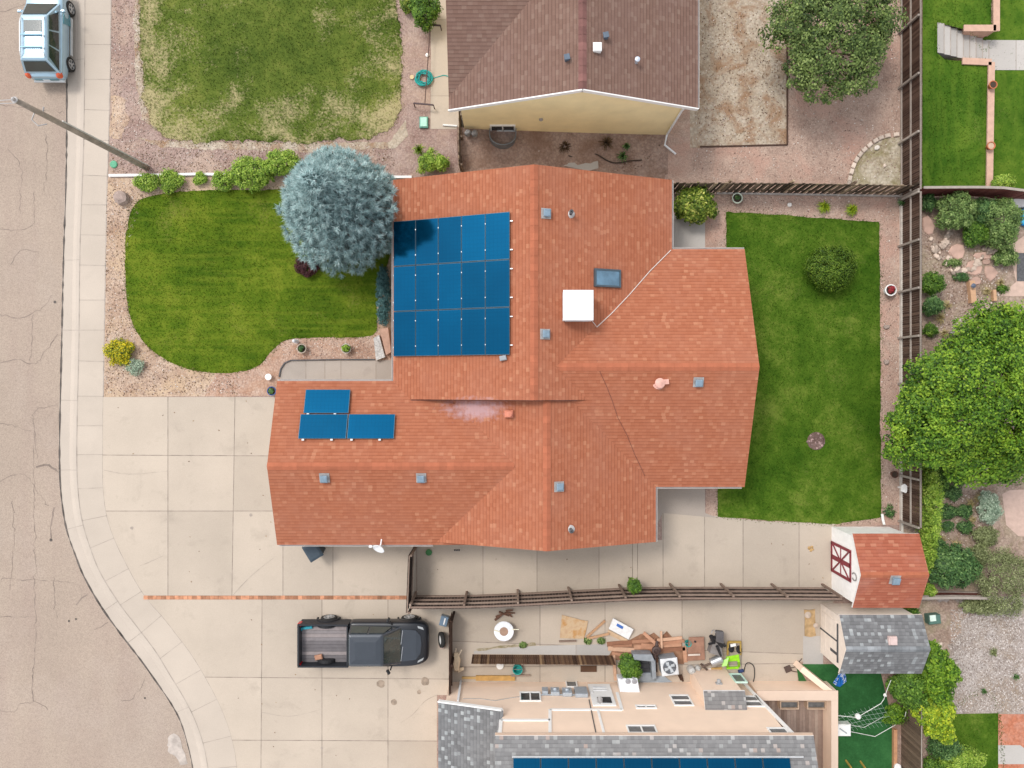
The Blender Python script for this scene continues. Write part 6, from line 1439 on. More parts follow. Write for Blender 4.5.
# north yard: hose pile, rail, box, disc, yard light
o = at(424, 79); g = G(); rg = random.Random(4); pts = []
for i in range(150):
    a = i * .42; r = .18 + .22 * abs(math.sin(i * .23)) + rg.uniform(-.03, .03); pts.append(o + V(math.cos(a) * r * 1.0, math.sin(a) * r * .95, .03 + i * .0009 + rg.uniform(0, .03)))
pts += [o + V(*d, .02) for d in ((.5, .05), (.75, .12), (.95, .16), (1.2, .08), (1.35, -.05), (1.42, -.3))]
g.tube(smooth_line(pts, .06), .021, 5); one('garden_hose', 'tangled teal garden hose half on the concrete walk', 'hose', g, [simple('teal_hose', (.02, .30, .28), .5)], o)
rl = thing('low_railing', 'thin dark railing along the walk with a short crossbar at each end', 'railing', tuple(at(430, 70))); 
g = G(); a, b = at(431.5, 29.5), at(426, 108); g.tube([a + V(0, 0, .45), b + V(0, 0, .45)], .022, 6); g.build('rail', [simple('dark_brown_metal', (.08, .045, .04), .5, .3)], rl)
for (x0, x1, y0, y1) in ((422.5, 441.5, 29.3, 30.4), (415, 434.5, 107, 108.8)):
    g = G(); a, b = at(x0, y0), at(x1, y1); g.beam(a + V(0, 0, .45), b + V(0, 0, .45), .06); 
    for p in (a, b): g.tube([p, p + V(0, 0, .45)], .025, 6)
    g.build('crossbar', [simple('dark_bar', (.06, .04, .042), .5, .3)], rl)
o = at(424, 123); t = thing('utility_box', 'mint-green ground box in the pink gravel beside the walk', 'utility box', tuple(o)); g = G(); g.box(o, (.40, .52, .12), 0, 0, bev=.02); g.build('base', [simple('dark_mint', (.12, .30, .24), .6)], t); g = G(); g.box(o + V(0, 0, .12), (.30, .42, .03), 0, 0, bev=.01); g.build('lid', [simple('mint_lid', (.40, .68, .54), .6)], t)
o = at(427.5, 55.5); g = G(); g.lathe(o, [(.07, 0), (.09, .06), (.03, .09)], 12); one('sprinkler', 'small white round sprinkler in the gravel beside the thin railing', 'sprinkler', g, [WHITE], o)
o = at(412, 77.5); g = G(); g.lathe(o, [(.06, .02), (.10, .02), (.10, .06), (.06, .06)], 14); one('sprinkler', 'tan sprinkler ring left of the teal hose', 'sprinkler', g, [simple('tan_ring', (.6, .45, .25), .6)], o)
o = at(450.5, 125.5); g = G(); g.tube([at(443, 125, .05), at(457, 126, .05)], .045, 8); one('downspout_elbow', 'white pipe lying at the end of the concrete walk', 'pipe', g, [WHITE], o)
# side yard north of the house
for i, (x, y) in enumerate(((468, 134), (475, 134.5))): rock('stone', 'grey stone against the yellow wall left of the window well', 'stone', x, y, 7, 6, .30, simple('grey_stone', (.24, .23, .225), .9, var=.3), .4, 'pair of grey stones', i, z=.9)
o = at(541, 143.5); t = thing('metal_stand', 'small pale metal frame stand leaning on the brown soil', 'stand', tuple(o)); g = G()
ps = [at(*p, .25) for p in ((536.5, 140), (543.5, 137.5), (545, 148.5), (538, 151))]
for i in range(4): g.beam(ps[i], ps[(i + 1) % 4], .07)
g.beam((ps[0] + ps[3]) / 2, (ps[1] + ps[2]) / 2, .05)
g.build('frame', [simple('pale_frame', (.55, .52, .50), .6)], t); g = G()
for p in ps: g.tube([p * V(1, 1, 0), p], .02, 5)
g.build('leg', [FLASH], t); g = G(); g.box((ps[0] + ps[2]) / 2 - V(0, 0, .03), (.16, .22, .06), -.2); g.build('meter', [simple('dark_core', (.08, .08, .08), .5)], t)
for x, y, s, lb in ((564.5, 147.5, 8, 'largest dark bare plant in the brown soil below the yellow wall'), (606, 144, 9, 'dark dry weed close to the yellow wall'), (626, 147, 5, 'small round dark weed right of the dry one'), (622, 157, 7, 'dark green weed lying beside the black hose'), (520, 139, 5, 'rusty dry weed right of the window well')):
    tuft('weed_plant', lb, 'plant', x, y, s, .3, L_DARK if s < 8 else leafy('dry_dark_leaves%d' % s, [(0, (.04, .025, .015)), (1, (.14, .09, .05))]), 'weeds in the side yard', 60, zb=.1)
o = at(585, 165); g = G(); q = [P2(*p, .1) for p in ((562, 165), (567, 163), (598, 161), (598.5, 168), (588, 171))]; g.prism(q, .02, .10); one('stepping_slab', 'pale concrete slab beside the orange roof edge in the side yard', 'slab', g, [CONC_PALE], o)
pts = [at(*p, .12) for p in ((523, 158), (534, 152), (546, 149), (557, 150), (566, 155), (576, 157), (590, 154), (598, 155), (606, 160), (616, 163), (630, 161), (642, 160))]
g = G(); g.tube(smooth_line(pts, .15), .03, 5); one('drain_hose', 'black hose winding over the brown soil of the side yard', 'hose', g, [simple('black_hose', (.05, .035, .03), .6)], pts[5])
# back yard
o = at(816, 441); t = thing('planting_ring', 'bare mulch patch with stones in the back lawn', 'planting ring', tuple(o)); g = G(); g.lathe(o, [(.44, .0), (.40, .035), (.2, .07), (.01, .075)], 18); g.build('mulch', [gravel('dark_mulch', [(.06, .035, .03), (.12, .075, .065), (.18, .115, .10), (.26, .18, .16)], 14)], t); g = G(); rg = random.Random(2)
for i in range(26):
    a, r = rg.uniform(0, 6.28), rg.uniform(.05, .40); s = rg.uniform(.04, .08); g.lathe(o + V(math.cos(a) * r, math.sin(a) * r, .03), [(s, 0), (s * .8, s * .5), (.005, s * .7)], 6, 0, rg.random())
g.build('pebble', [simple('mauve_stone', (.28, .19, .18), .9, tone=.4)], t)
o = at(898.5, 487); g = G(); g.lathe(o, [(.05, 0), (.05, .5)], 8); q = [(o[0] + x, o[1] + y) for x, y in ((-.17, -.12), (-.15, .15), (.0, .22), (.19, .05), (.05, -.2))]; g.prism(q, .48, .54); one('garden_light', 'white flat-topped garden light against the brown fence', 'garden light', g, [WHITE], o)
o = at(883, 519); g = G(); g.tube([at(882.2, 514, .2), at(883, 520, .2), at(884.2, 524.5, .35)], .06, 8); one('downspout_elbow', 'white pipe at the lawn corner next to the white shed', 'pipe', g, [WHITE], o)
o = at(811, 548); g = G(); 
for x, y, r in ((0, 0, .09), (.12, .05, .07), (.07, -.1, .08), (.16, -.06, .06)): g.lathe(o + V(x - .08, y, 0), [(r, 0), (r * .8, .03), (.01, .05)], 8)
one('dirt_clump', 'ochre dirt clump on the slab before the white shed', 'clump', g, [simple('ochre_dirt', (.42, .27, .12), .9, var=.3)], o)
o = at(902, 201.5); g = G(); g.lathe(o, [(.07, 0), (.10, .16), (.08, .16), (.07, .12)], 12, caps=False); g.lathe(o, [(.075, .11), (.075, .12)], 10); one('small_pot', 'small white pot in the corner of the board fences', 'flower pot', g, [WHITE], o)
# right-hand garden
o = at(1024.5, 218); t = thing('kiddie_pool', 'round bright blue paddling pool cut by the picture edge', 'paddling pool', tuple(o)); g = G(); g.lathe(o, [(.36, .0), (.42, .08), (.43, .22), (.38, .24), (.35, .20), (.34, .06)], 28, caps=False); g.build('rim', [simple('pool_blue', (.01, .22, .52), .35)], t); g = G(); g.lathe(o, [(.35, .12), (.35, .13)], 28); g.build('water', [simple('pool_water', (.06, .42, .62), .05, spec=.6)], t)
px_sheet('ledge_slab', [(528, 646), (606, 644), (611, 655), (474, 653.5), (474, 651)], z3, [CONC_PALE, JOINT_SOFT], cuts=[L2((576, 640), (576, 660))])
px_sheet('joint_soil_ground', [(476, 649), (500, 645), (535, 642.5), (536, 645), (505, 648), (478, 651)], z4, [DIRT_WEED], amp=.03)
g = G(); q = [P2(*p, .03) for p in ((1017, 253), (1045, 253), (1045, 281), (1017, 281))]; g.prism(q, .017, .04); one('doormat', 'dark grey mat on the pink patio', 'mat', g, [simple('dark_mat', (.10, .10, .105), .95, var=.3, scale=14)], at(1024, 267))
g = G(); q = [P2(*p, .3) for p in ((1011, 199), (1050, 199), (1050, 206), (1016, 207), (1012, 204))]; g.prism(q, 0, .32); one('patio_bench', 'white bench slab above the blue pool by the red fence', 'bench', g, [WHITE], at(1024, 203))
PINKS = simple('pink_flagstone', (.47, .31, .25), .9, var=.15, scale=3, tone=.15)
for i, (x, y, sx, sy, lb) in enumerate(((927.5, 226, 13, 20, 'pink flagstone nearest the brown fence corner'), (957, 252, 17, 17, 'roundest pink flagstone in the middle of the stone path'), (974, 268, 18, 17, 'large pale flagstone right of the round one'), (990, 273, 14, 17, 'flagstone next to the pink patio, above the yellow grass'), (983, 256, 20, 8, 'wide flat stone under the bright green mound'), (975, 281, 14, 9, 'pale flagstone just above the wooden post'), (986, 262, 9, 6, 'small whitish flagstone between the larger ones'))):
    rock('flagstone', lb, 'flagstone', x, y, sx, sy, .06, PINKS, 0, 'pink flagstones', 40 + i, 8, flat=1.1)
rg = random.Random(9); RUB = simple('garden_rock', (.48, .38, .31), .95, var=.3, scale=4, tone=.45)
for i in range(60):
    f = i / 60; x, y = [(930 + 20 * f * 2, 240 + 14 * math.sin(f * 9) + rg.uniform(-7, 7)) if i < 30 else (945 + 55 * (f - .5) * 2, 262 + 12 * math.sin(f * 12) + rg.uniform(-6, 8))][0]
    s = rg.uniform(3.5, 8); rock('rock', 'tan rubble rock of the loose border round the pink flagstones', 'rock', x, y, s, s * .8, .12, RUB, rg.uniform(0, 3), 'rubble rocks of the border', i, 7)
b_ = at(970, 300); t = thing('wooden_post', 'pale square wooden posts edging the bed above the bright tree', 'timber edging', tuple(b_)); g = G(); g.beam(at(970.5, 281, .12), at(972.5, 303, .12), .24, .24); g.build('timber', [W_NEW], t); g = G(); g.beam(at(993.3, 290, .1), at(994, 301, .1), .14, .2); g.build('timber', [W_NEW], t)
o = at(972, 286, .3); g = G(); g.lathe((o[0], o[1], .12), [(.03, 0), (.03, .25), (.09, .26), (.11, .30), (.03, .36)], 12); one('garden_light', 'dark cap garden light standing on the pale timber', 'garden light', g, [simple('slate_lamp', (.10, .12, .17), .4)], o)
# white gravel lot
o = at(930, 617); t = thing('utility_box', 'green utility box with a pale lid in the white gravel beside the grey shed', 'utility box', tuple(o)); g = G(); g.box(o, (.55, .42, .4), .1, 0, bev=.03); g.build('cabinet', [simple('box_green', (.08, .16, .13), .6)], t); g = G(); c = at(932.5, 618, .42); g.box(c, (.28, .28, .05), .1, 0, bev=.01); g.build('lid', [simple('pale_mint', (.62, .74, .66), .5)], t)
g = G(); o = at(938, 647); g.box(o, (.28, .48, .12), 0, 0, bev=.02); one('paving_block', 'pale block lying at the edge of the white gravel', 'block', g, [STONE_PALE], o)
# artificial-turf yard
o = at(847, 679, 1.); t = thing('beach_flag', 'blue and white patterned cloth drooping from a white pole at the grey shed corner', 'flag', tuple(at(840, 670)))
g = G(); a, b = at(839.5, 669, 1.5), at(840, 671.5, 0); g.tube([b, a], .025, 6); g.build('pole', [WHITE], t)
t_ = T('blue_white_cloth'); cc = t_.ramp(t_.vor(7), [(.40, (.72, .76, .85)), (.5, (.02, .16, .55))]); CLOTH = t_.bsdf(cc, .8)
g = G(); top_ = at(841, 668.5, 1.45); fan = [at(*p, zz) for p, zz in (((833, 682.5), .55), ((836, 686), .4), ((840, 687), .5), ((843, 684.5), .7), ((846.5, 681.5), .5), ((846, 676), .75), ((843.5, 671), 1.1))]
for p, q in zip(fan, fan[1:]):
    m1, m2 = (top_ + p) / 2 + V(0, 0, .08), (top_ + q) / 2 + V(0, 0, .02); g.face([top_, m1, m2], 0); g.face([m1, p, q, m2], 1 if p[1] < -13.82 else 0)
ob = g.build('cloth', [CLOTH, simple('blue_cloth', (.01, .14, .50), .8)], t); so = ob.modifiers.new('thick', 'SOLIDIFY'); so.thickness = .012
NETW = simple('white_rope', (.72, .72, .68), .7)
net = thing('play_net', 'white-framed sagging play net on the artificial turf', 'play net', tuple(at(870, 720))); g = G()
top = [at(*p, zz) for p, zz in (((836, 715.5), 1.0), ((857, 717.5), .9), ((881, 703.5), 1.0), ((884, 699), 1.0), ((887, 690), 1.1), ((891, 680), 1.2))]
low = [at(*p, zz) for p, zz in (((850, 731.5), .15), ((875, 736.5), .1), ((895, 725), .3), ((904.5, 718), .6), ((906, 712), .8))]
mid = [at(*p, .3) for p in ((851, 725), (864, 727.5), (880, 718.5), (892, 712))]
for L in (top, low, mid): g.tube(L, .014 if L is not mid else .009, 6)
g.build('rope', [NETW], net); g = G(); o = at(858, 716.5, .9); g.lathe(o, [(.02, -.12), (.13, -.04), (.12, .06), (.05, .14), (.01, .16)], 12); g.build('cloth_knot', [WHITE], net); g = G(); o = at(885, 695, 1.); g.lathe(o, [(.02, -.1), (.08, 0), (.02, .12)], 10); g.build('cloth_knot', [WHITE], net)
g = G()
for i in range(12):
    f = i / 11; a = top[0] * (1 - f) + top[2] * f if f < .999 else top[2]; b = low[0] * (1 - f) + low[2] * f; g.tube([a, (a + b) / 2 - V(0, 0, .15), b], .006, 4)
for i in range(4):
    f = (i + 1) / 5; a = top[0] * (1 - f) + low[0] * f; b = top[2] * (1 - f) + low[2] * f; g.tube([a, (a + b) / 2 - V(0, 0, .1), b], .006, 4)
g.build('mesh', [simple('net_cord', (.35, .45, .38), .8)], net); g = G()
g.tube([top[0] * V(1, 1, 0), top[0]], .02, 6)
g.build('post', [NETW], net)
o = at(844, 730.5, .4); g = G(); g.box((o[0], o[1], z4), (.66, .55, .38), 0, 0, bev=.03); g.beam((o[0] - .2, o[1] + .1, .42), (o[0] + .12, o[1] - .12, .42), .05, .04, 1); one('storage_box', 'white storage box against the parapet, one end of the play net', 'box', g, [WHITE, GREYP], o)
for (a, b, lb) in (((845.5, 760), (851, 767.5), 'left one of two ochre stakes at the bottom edge of the turf'), ((860, 761), (865, 768), 'right one of two ochre stakes at the bottom edge of the turf')): board(lb, a, b, .07, .06, .02, simple('ochre_wood', (.40, .28, .06), .8), 'ochre stakes', 'stake', .5)
o = at(895, 764.5); g = G(); g.lathe(o, [(.12, 0), (.16, .2), (.16, .24), (.10, .25), (.08, .20), (.02, .20)], 16); one('white_bucket', 'white round bucket on the timber edging beside the turf', 'bucket', g, [WHITE], o)
edging('orange-brown timber edging between the turf and the grey-brown fence', [(893.5, 728), (893.5, 800)], .16, .18, simple('orange_timber', (.46, .24, .13), .85, var=.15))
# apron of the grey shed and the gap
o = at(808, 626); g = G(); q = ragged([P2(*p, .03) for p in ((804, 610), (815, 609), (816, 636), (805, 636))], .03, .2, 3); g.prism([tuple(p) for p in q], .02, .05); g.lathe(at(808, 615, .05), [(.16, 0), (.10, .05), (.02, .07)], 10, 1); one('doormat', 'ochre jute mat with a pink stone before the tan shed', 'mat', g, [simple('ochre_mat', (.40, .27, .14), .95, var=.3), STONE_PALE], o)
o = at(815, 625); g = G(); g.lathe(o, [(.10, .0), (.12, .10), (.04, .16)], 9); one('stone', 'pinkish stone at the foot of the tan shed door', 'stone', g, [STONE_PALE], o)
pts = [at(*p, .06) for p in ((797, 672), (792, 671), (787, 668.5), (795, 667), (799, 662), (802, 658.5))]; g = G(); g.tube(smooth_line(pts, .08), .02, 5); g.box(at(787.5, 668.5), (.30, .28, .10), .4, 0, 0, .02); one('work_lamp', 'dark work lamp and its cord at the foot of the parapet', 'lamp', g, [simple('dark_brown_plastic', (.09, .06, .05), .6)], at(788, 668))
pts = [at(744, 672, 1.1), at(746, 664, .5), at(750, 663, .2), at(754, 667, .1), at(754.5, 676, .1), at(753, 683, .1)]; g = G(); g.tube(smooth_line(pts, .08), .022, 6); one('cable_loop', 'black cable looping beside the lime-green chair', 'cable', g, [BLACK], at(752, 672))
# things beside the black fence, before the truck
o = at(444.5, 619); t = thing('camp_cooler', 'grey-blue small cooler before the truck, by the black-brown fence', 'cooler', tuple(o)); g = G(); g.box(o, (.34, .44, .28), -.25, 0, bev=.04); g.build('tub', [simple('cool_grey', (.34, .40, .46), .5)], t); g = G(); g.box(o + V(0, 0, .28), (.36, .46, .05), -.25, 0, bev=.015); g.box(o + V(.03, 0, .33), (.06, .3, .02), -.25, 1, bev=0); g.build('lid', [simple('lid_grey', (.14, .20, .27), .5), WHITE], t)
o = at(444.5, 637); t = thing('spare_tyre', 'black tyre with a white hub leaning at the black-brown fence', 'tyre', tuple(o)); g = G(); g.lathe(o + V(-.1, 0, .36), [(.22, -.09), (.34, -.08), (.36, 0), (.34, .08), (.22, .09), (.2, 0)], 22, ax=(-.93, 0, .36)); g.build('tyre', [TYRE], t); g = G(); g.lathe(o + V(-.1, 0, .36), [(.21, -.05), (.21, .05), (.08, .07), (.02, .07)], 18, ax=(-.93, 0, .36)); g.build('hub', [WHITE], t)
o = at(442.5, 644.5); g = G(); g.lathe(o, [(.12, 0), (.17, .08), (.12, .2), (.03, .25)], 11); one('sand_bag', 'pale pink bag below the leaning tyre', 'bag', g, [simple('pale_pink', (.62, .47, .40), .9, var=.15)], o)
# neighbour's slab: everything lying before the peach house
o = at(457, 664); t = thing('folded_lawn_chair', 'cream canvas lawn chair folded beside the black-brown fence, its two legs up', 'chair', tuple(o)); g = G()
g.rings([[tuple(at(*p, .35)) for p in ((453.5, 652), (458.5, 652), (461, 660), (459, 671), (454, 672), (452, 664))], [tuple(at(*p, .50)) for p in ((454, 653), (458, 653), (460, 660), (458.5, 670), (454.5, 671), (453, 664))]]); g.build('canvas', [CREAM], t, bevel=.04); g = G(); g.rings([[tuple(at(*p, .1)) for p in ((457, 668), (464, 667), (464, 670), (458, 673))], [tuple(at(*p, .3)) for p in ((457, 668), (464, 667), (464, 670), (458, 673))]]); g.build('cushion', [CREAM], t, bevel=.03)
for a, b in (((455, 654), (456, 648.5)), ((459, 655), (461.5, 650))): g = G(); g.tube([at(*a, .42), at(*b, .48)], .035, 7); g.build('leg', [simple('cream_leg', (.62, .52, .40), .7)], t)
o = at(504, 628); t = thing('fire_table', 'round white fire table with a tan bowl in its middle', 'table', tuple(o)); g = G(); g.lathe(o, [(.28, 0), (.25, .35), (.44, .40), (.46, .44), (.44, .47), (.20, .47)], 28, caps=False); g.build('top', [simple('fire_white', (.74, .75, .78), .5)], t); g = G(); g.lathe(o, [(.20, .48), (.17, .43), (.05, .42)], 20); g.build('bowl', [simple('tan_bowl', (.34, .22, .16), .8)], t)
g = G(); g.tube([at(512, 629.5, .5), at(519, 629.5, .5)], .025, 6); g.tube([at(494, 630, .48), at(500, 632, .49)], .03, 6); g.build('poker', [simple('cream_rod', (.7, .66, .52), .5)], t)
g = G(); o = at(508, 613)
for a, b in (((496, 617), (505, 613)), ((505, 613), (515, 613)), ((499, 612), (509, 616)), ((506, 611), (513, 610)), ((508, 613), (512, 617)), ((495, 620), (502, 615))): g.tube([at(*a, .08), at(*b, .14)], [.055, .03], 6)
one('driftwood', 'rust-brown driftwood branches above the white fire table', 'driftwood', g, [simple('rusty_wood', (.15, .075, .05), .9, var=.4)], o)
g = G(); q = ragged([P2(*p, .05) for p in ((562, 615), (588, 621), (584, 638.5), (560, 638))], .02, .3, 2); g.prism([tuple(p) for p in q], .03, .055); one('plywood_sheet', 'ochre stained plywood sheet on the slab left of the pale boards', 'plywood', g, [(lambda t: t.bsdf(t.ramp(t.noise(2.2, 6, .65), [(.35, (.46, .30, .18)), (.5, (.52, .38, .24)), (.65, (.44, .22, .07))]), .85))(T('stained_plywood'))], at(573, 628))
board('rust-edged plank along the lower side of the plywood sheet', (559, 641), (576, 640.5), .07, .08, .02, W_BROWN)
board('upper one of the two pale boards meeting in a V', (586.5, 637), (605, 620.5), .10, .05, .03, W_NEW, 'pale boards in a V'); board('lower one of the two pale boards meeting in a V', (587, 638.5), (609, 633.5), .10, .05, .09, W_NEW, 'pale boards in a V')
o = at(621, 628.5); t = thing('foam_panel', 'white tilted foam panel with a blue printed patch', 'panel', tuple(o)); c4 = [at(613.5, 618.5, .40), at(633.5, 629.5, .34), at(628.5, 639.5, .10), at(609, 629, .16)]; g = G(); g.rings([[p - V(0, 0, .12) for p in c4], c4]); g.build('panel', [simple('foam_white', (.76, .76, .76), .7)], t)
q = quad_on([c4[3], c4[2], c4[1], c4[0]], (.24, .24), (.55, .55), .55, .80, .006); g = G(); g.face(q); g.build('printed_patch', [simple('print_blue', (.05, .15, .48), .6)], t)
c3 = [at(608.5, 630, .12), at(628, 640, .06), at(626, 643, .02), at(607, 634, .02)]; g = G(); g.rings([[p - V(0, 0, .02) for p in c3], c3]); g.build('backing', [simple('foam_tan', (.56, .40, .26), .8)], t)
# timber pile
pile = [((607, 644), (641, 641), .20, 0), ((608, 648), (634, 650), .20, 0), ((634, 647), (681, 644), .18, 0), ((632, 641.5), (655, 640), .15, .06), ((641, 645.5), (655, 646.5), .25, .04), ((655, 644), (684, 640.5), .14, .07), ((648, 650), (685, 648.5), .16, .02), ((657, 640), (682, 637.5), .14, .12), ((643.5, 632.5), (659, 646.5), .15, .22), ((661, 631), (661.5, 648), .09, .2), ((612, 653), (626, 655), .12, .02), ((684, 646), (685.5, 662), .18, .02), ((613, 646), (632, 645), .10, .08), ((665, 634), (672, 641), .12, .05)]
for a, b, w, z in pile: board('reddish board of the timber pile beside the air conditioner', a, b, w, .05, .02 + z, W_PINK, 'boards of the timber pile')
o = at(655, 640); g = G(); q = [P2(*p, .03) for p in ((628, 641), (641, 634), (650, 635), (654, 632.5), (660, 638), (667, 631), (673, 638), (681, 636), (684, 664), (606, 660), (612, 650))]; g.prism(ragged(q, .02, .4, 7), .015, .045); one('bark_mat', 'ragged brown cardboard underneath the timber pile', 'cardboard', g, [simple('brown_cardboard', (.26, .14, .085), .95, var=.3)], o)
board('upright reddish plank at the end of the picket strip, left of the fern-like bush', (613.5, 655), (615.5, 680), .14, .05, .05, W_PINK)
o = at(671, 672.5); g = G()
for a, b in (((677, 671), (681, 680)), ((681, 675), (683, 681))): g.tube([at(*a, .2), at(*b, .05)], [.05, .04], 6)
one('scrap_log', 'small dark scrap pieces right of the air conditioner', 'scrap', g, [W_DARK], o)
# air conditioner
o = at(668, 661); t = thing('air_conditioner', 'pale grey square air conditioner with a round fan grille on top', 'air conditioner', tuple(o)); hz = .72; c = at(669.5, 667, hz); g = G()
def rq(c, w, z): return [(c[0] + x * math.cos(.12) - y * math.sin(.12), c[1] + x * math.sin(.12) + y * math.cos(.12), z) for x, y in ((-w, -w), (w, -w), (w, w), (-w, w))]
c0 = V(c[0], c[1], 0); g.rings([rq(c0, .37, .05), rq(c0, .37, hz - .04)]); g.build('case', [simple('ac_grey', (.30, .33, .36), .5, .2)], t); g = G(); g.rings([rq(c0, .39, hz - .04), rq(c0, .39, hz), rq(c0, .35, hz + .02)]); g.build('top', [simple('ac_top', (.58, .60, .62), .5)], t)
g = G(); g.lathe((c[0], c[1], hz + .015), [(.30, 0), (.30, .02), (.02, .02)], 24); fan = g.build('fan_well', [simple('fan_dark', (.07, .08, .10), .5)], t); g = G()
for k in range(4):
    a = 1.57 * k + .3; d = V(math.cos(a), math.sin(a), 0); n_ = V(-d[1], d[0], 0); b = V(c[0], c[1], hz + .042); g.face([b, b + d * .24 - n_ * .03, b + d * .26 + n_ * .12, b + d * .1 + n_ * .10])
g.lathe((c[0], c[1], hz + .04), [(.08, 0), (.07, .02), (.01, .025)], 12); g.build('fan', [simple('fan_blade', (.55, .6, .64), .4, .3)], fan); g = G()
for r in (.09, .14, .19, .24, .29): g.tube([(c[0] + r * math.cos(a), c[1] + r * math.sin(a), hz + .06) for a in np.linspace(0, 6.2832, 25)], .005, 4)
g.build('grille', [STEEL], fan)
# open grey cabinet beside it
o = at(646, 665); t = thing('metal_cabinet', 'grey metal cabinet lying open with a dark inside, left of the air conditioner', 'cabinet', tuple(o)); g = G(); zc = .6
A_ = [at(*p, zc) for p in ((633, 654.5), (652, 654.5), (655, 662), (633.5, 660))]; g.rings([[p * V(1, 1, 0) for p in A_], A_]); 
B_ = [at(*p, .55) for p in ((651, 660), (655.5, 660.5), (656.5, 679), (652.5, 679.5))]; g.rings([[p * V(1, 1, 0) for p in B_], B_]); C_ = [at(*p, .22) for p in ((634, 673), (653, 673), (656, 681), (634, 682))]; g.rings([[p * V(1, 1, 0) for p in C_], C_]); g.build('shell', [simple('cabinet_grey', (.26, .29, .32), .5, .2)], t, bevel=.02)
g = G(); D_ = [at(*p, .12) for p in ((634, 659.5), (652, 660), (653, 674), (634, 674))]; g.rings([[p * V(1, 1, .2) for p in D_], D_]); 
for f in (.3, .6): g.beam(D_[0] * (1 - f) + D_[3] * f + V(0, 0, .05), D_[1] * (1 - f) + D_[2] * f + V(0, 0, .05), .05, .05)
g.build('inside', [simple('dark_inside', (.045, .045, .05), .7)], t)
o = at(668, 680); g = G(); g.prism([P2(*p, .05) for p in ((634, 678), (664, 676), (672, 682), (634, 684))], .016, .05); one('slab_pad', 'flat grey pad below the air conditioner and cabinet', 'pad', g, [simple('pad_grey', (.30, .34, .38), .8)], o)
o = at(656, 651); g = G(); g.tube([at(657, 641, .3), at(656, 650, .45), at(655, 660, .3), at(657, 672, .1)], [.06, .09, .06, .03], 7); g.lathe(at(656, 650, .42), [(.20, 0), (.20, .12), (.12, .16), (.10, .08)], 14); g.beam(at(658, 645, .35), at(652, 656, .3), .07); g.tube([at(653, 655, .4), at(659, 658, .3)], .05, 6); one('chainsaw', 'brown-black motor tool between the cabinet and the air conditioner', 'power tool', g, [simple('brown_black', (.07, .045, .04), .6, var=.3)], o)
# white cabinet / old stove top against the wall
o = at(628, 684); t = thing('white_cabinet', 'white cabinet with two knobs leaning at the peach wall', 'cabinet', tuple(o)); c = [at(*p, z) for p, z in (((618, 678.5), .9), ((637.5, 678.5), .9), ((640, 693), 1.1), ((620, 692), 1.1))]; g = G(); g.rings([[p * V(1, 1, 0) + V(0, .0, .4) for p in c], c]); g.build('case', [simple('enamel', (.66, .68, .70), .4)], t, bevel=.02); g = G()
for p in ((628, 681.5), (634.5, 681.5)): g.lathe(at(*p, .94), [(.12, 0), (.12, .03), (.05, .05)], 12)
for p in ((621, 677.5), (633, 677.5)): g.lathe(at(*p, .86), [(.05, 0), (.05, .08), (.02, .1)], 10)
g.build('knob', [simple('knob_grey', (.30, .30, .32), .5)], t)
# brown board, teal bucket, jug, barbecue, smoker, toys
o = at(697, 650); t = thing('wooden_door', 'old brown wooden door lying beside the teal bucket', 'door', tuple(o)); q = [at(*p, z) for p, z in (((689, 637.5), .25), ((704, 637), .25), ((705, 660), .12), ((687, 661), .12))]; g = G(); g.rings([[p - V(0, 0, .06) for p in q], q]); g.build('board', [simple('brown_door', (.30, .165, .115), .85, var=.2, scale=4)], t); g = G(); g.lathe(at(695, 641.5, .25), [(.05, 0), (.05, .04), (.01, .05)], 10); g.build('knob', [BLACK], t); g = G(); g.beam(at(688, 655, .24), at(700, 654.5, .24), .07, .05); g.build('ledge', [simple('pale_ledge', (.6, .52, .46), .8)], t)
def bucket(label, px, py, r, h, mat, name='bucket'):
    o = at(px, py); t = thing(name, label, 'bucket', tuple(o)); g = G(); g.lathe(o, [(r * .8, 0), (r, h), (r * 1.06, h + .01), (r * .9, h - .0), (r * .75, .04), (.01, .04)], 18, caps=False); g.build('tub', [mat], t)
    g = G(); g.tube([o + V(math.cos(a) * r, .05, h + math.sin(a) * r * .4) for a in np.linspace(0, math.pi, 10)], .012, 5); g.build('handle', [STEEL], t)
bucket('small teal bucket beside the brown wooden door', 687, 642, .14, .25, TEALP); bucket('teal bucket standing in the sunken area below the picket strip', 517.5, 667, .22, .32, TEALP)
o = at(500, 665); g = G(); g.lathe(o, [(.16, 0), (.17, .1), (.05, .12)], 14); one('white_basin', 'white basin half hidden under the brown picket strip', 'basin', g, [WHITE], o)
o = at(692, 668); t = thing('water_jug', 'clear grey water jugs at the end of the brown door', 'jug', tuple(o)); g = G(); g.lathe(at(690, 668), [(.17, 0), (.19, .25), (.15, .42), (.05, .50), (.05, .56)], 14); g.lathe(at(697, 667), [(.12, 0), (.13, .2), (.05, .3), (.05, .34)], 12); g.build('jug', [simple('cloudy_plastic', (.46, .45, .43), .25)], t)
o = at(717, 645); t = thing('barbecue', 'black barbecue with its grey hood up and a side shelf', 'barbecue', tuple(o)); g = G(); q = [at(*p, z) for p, z in (((716.5, 631), .95), ((724, 632), .95), ((724, 644), .85), ((716, 642), .85))]; g.rings([[p - V(0, 0, .22) for p in q], q]); g.build('hood', [simple('hood_grey', (.12, .115, .12), .5, .3)], t, bevel=.03); g = G(); q = [at(*p, .6) for p in ((713, 642), (720, 640), (723, 657), (709.5, 653))]; g.rings([[p * V(1, 1, .3) for p in q], q]); g.build('side_shelf', [simple('shelf_grey', (.20, .185, .18), .6)], t); g = G()
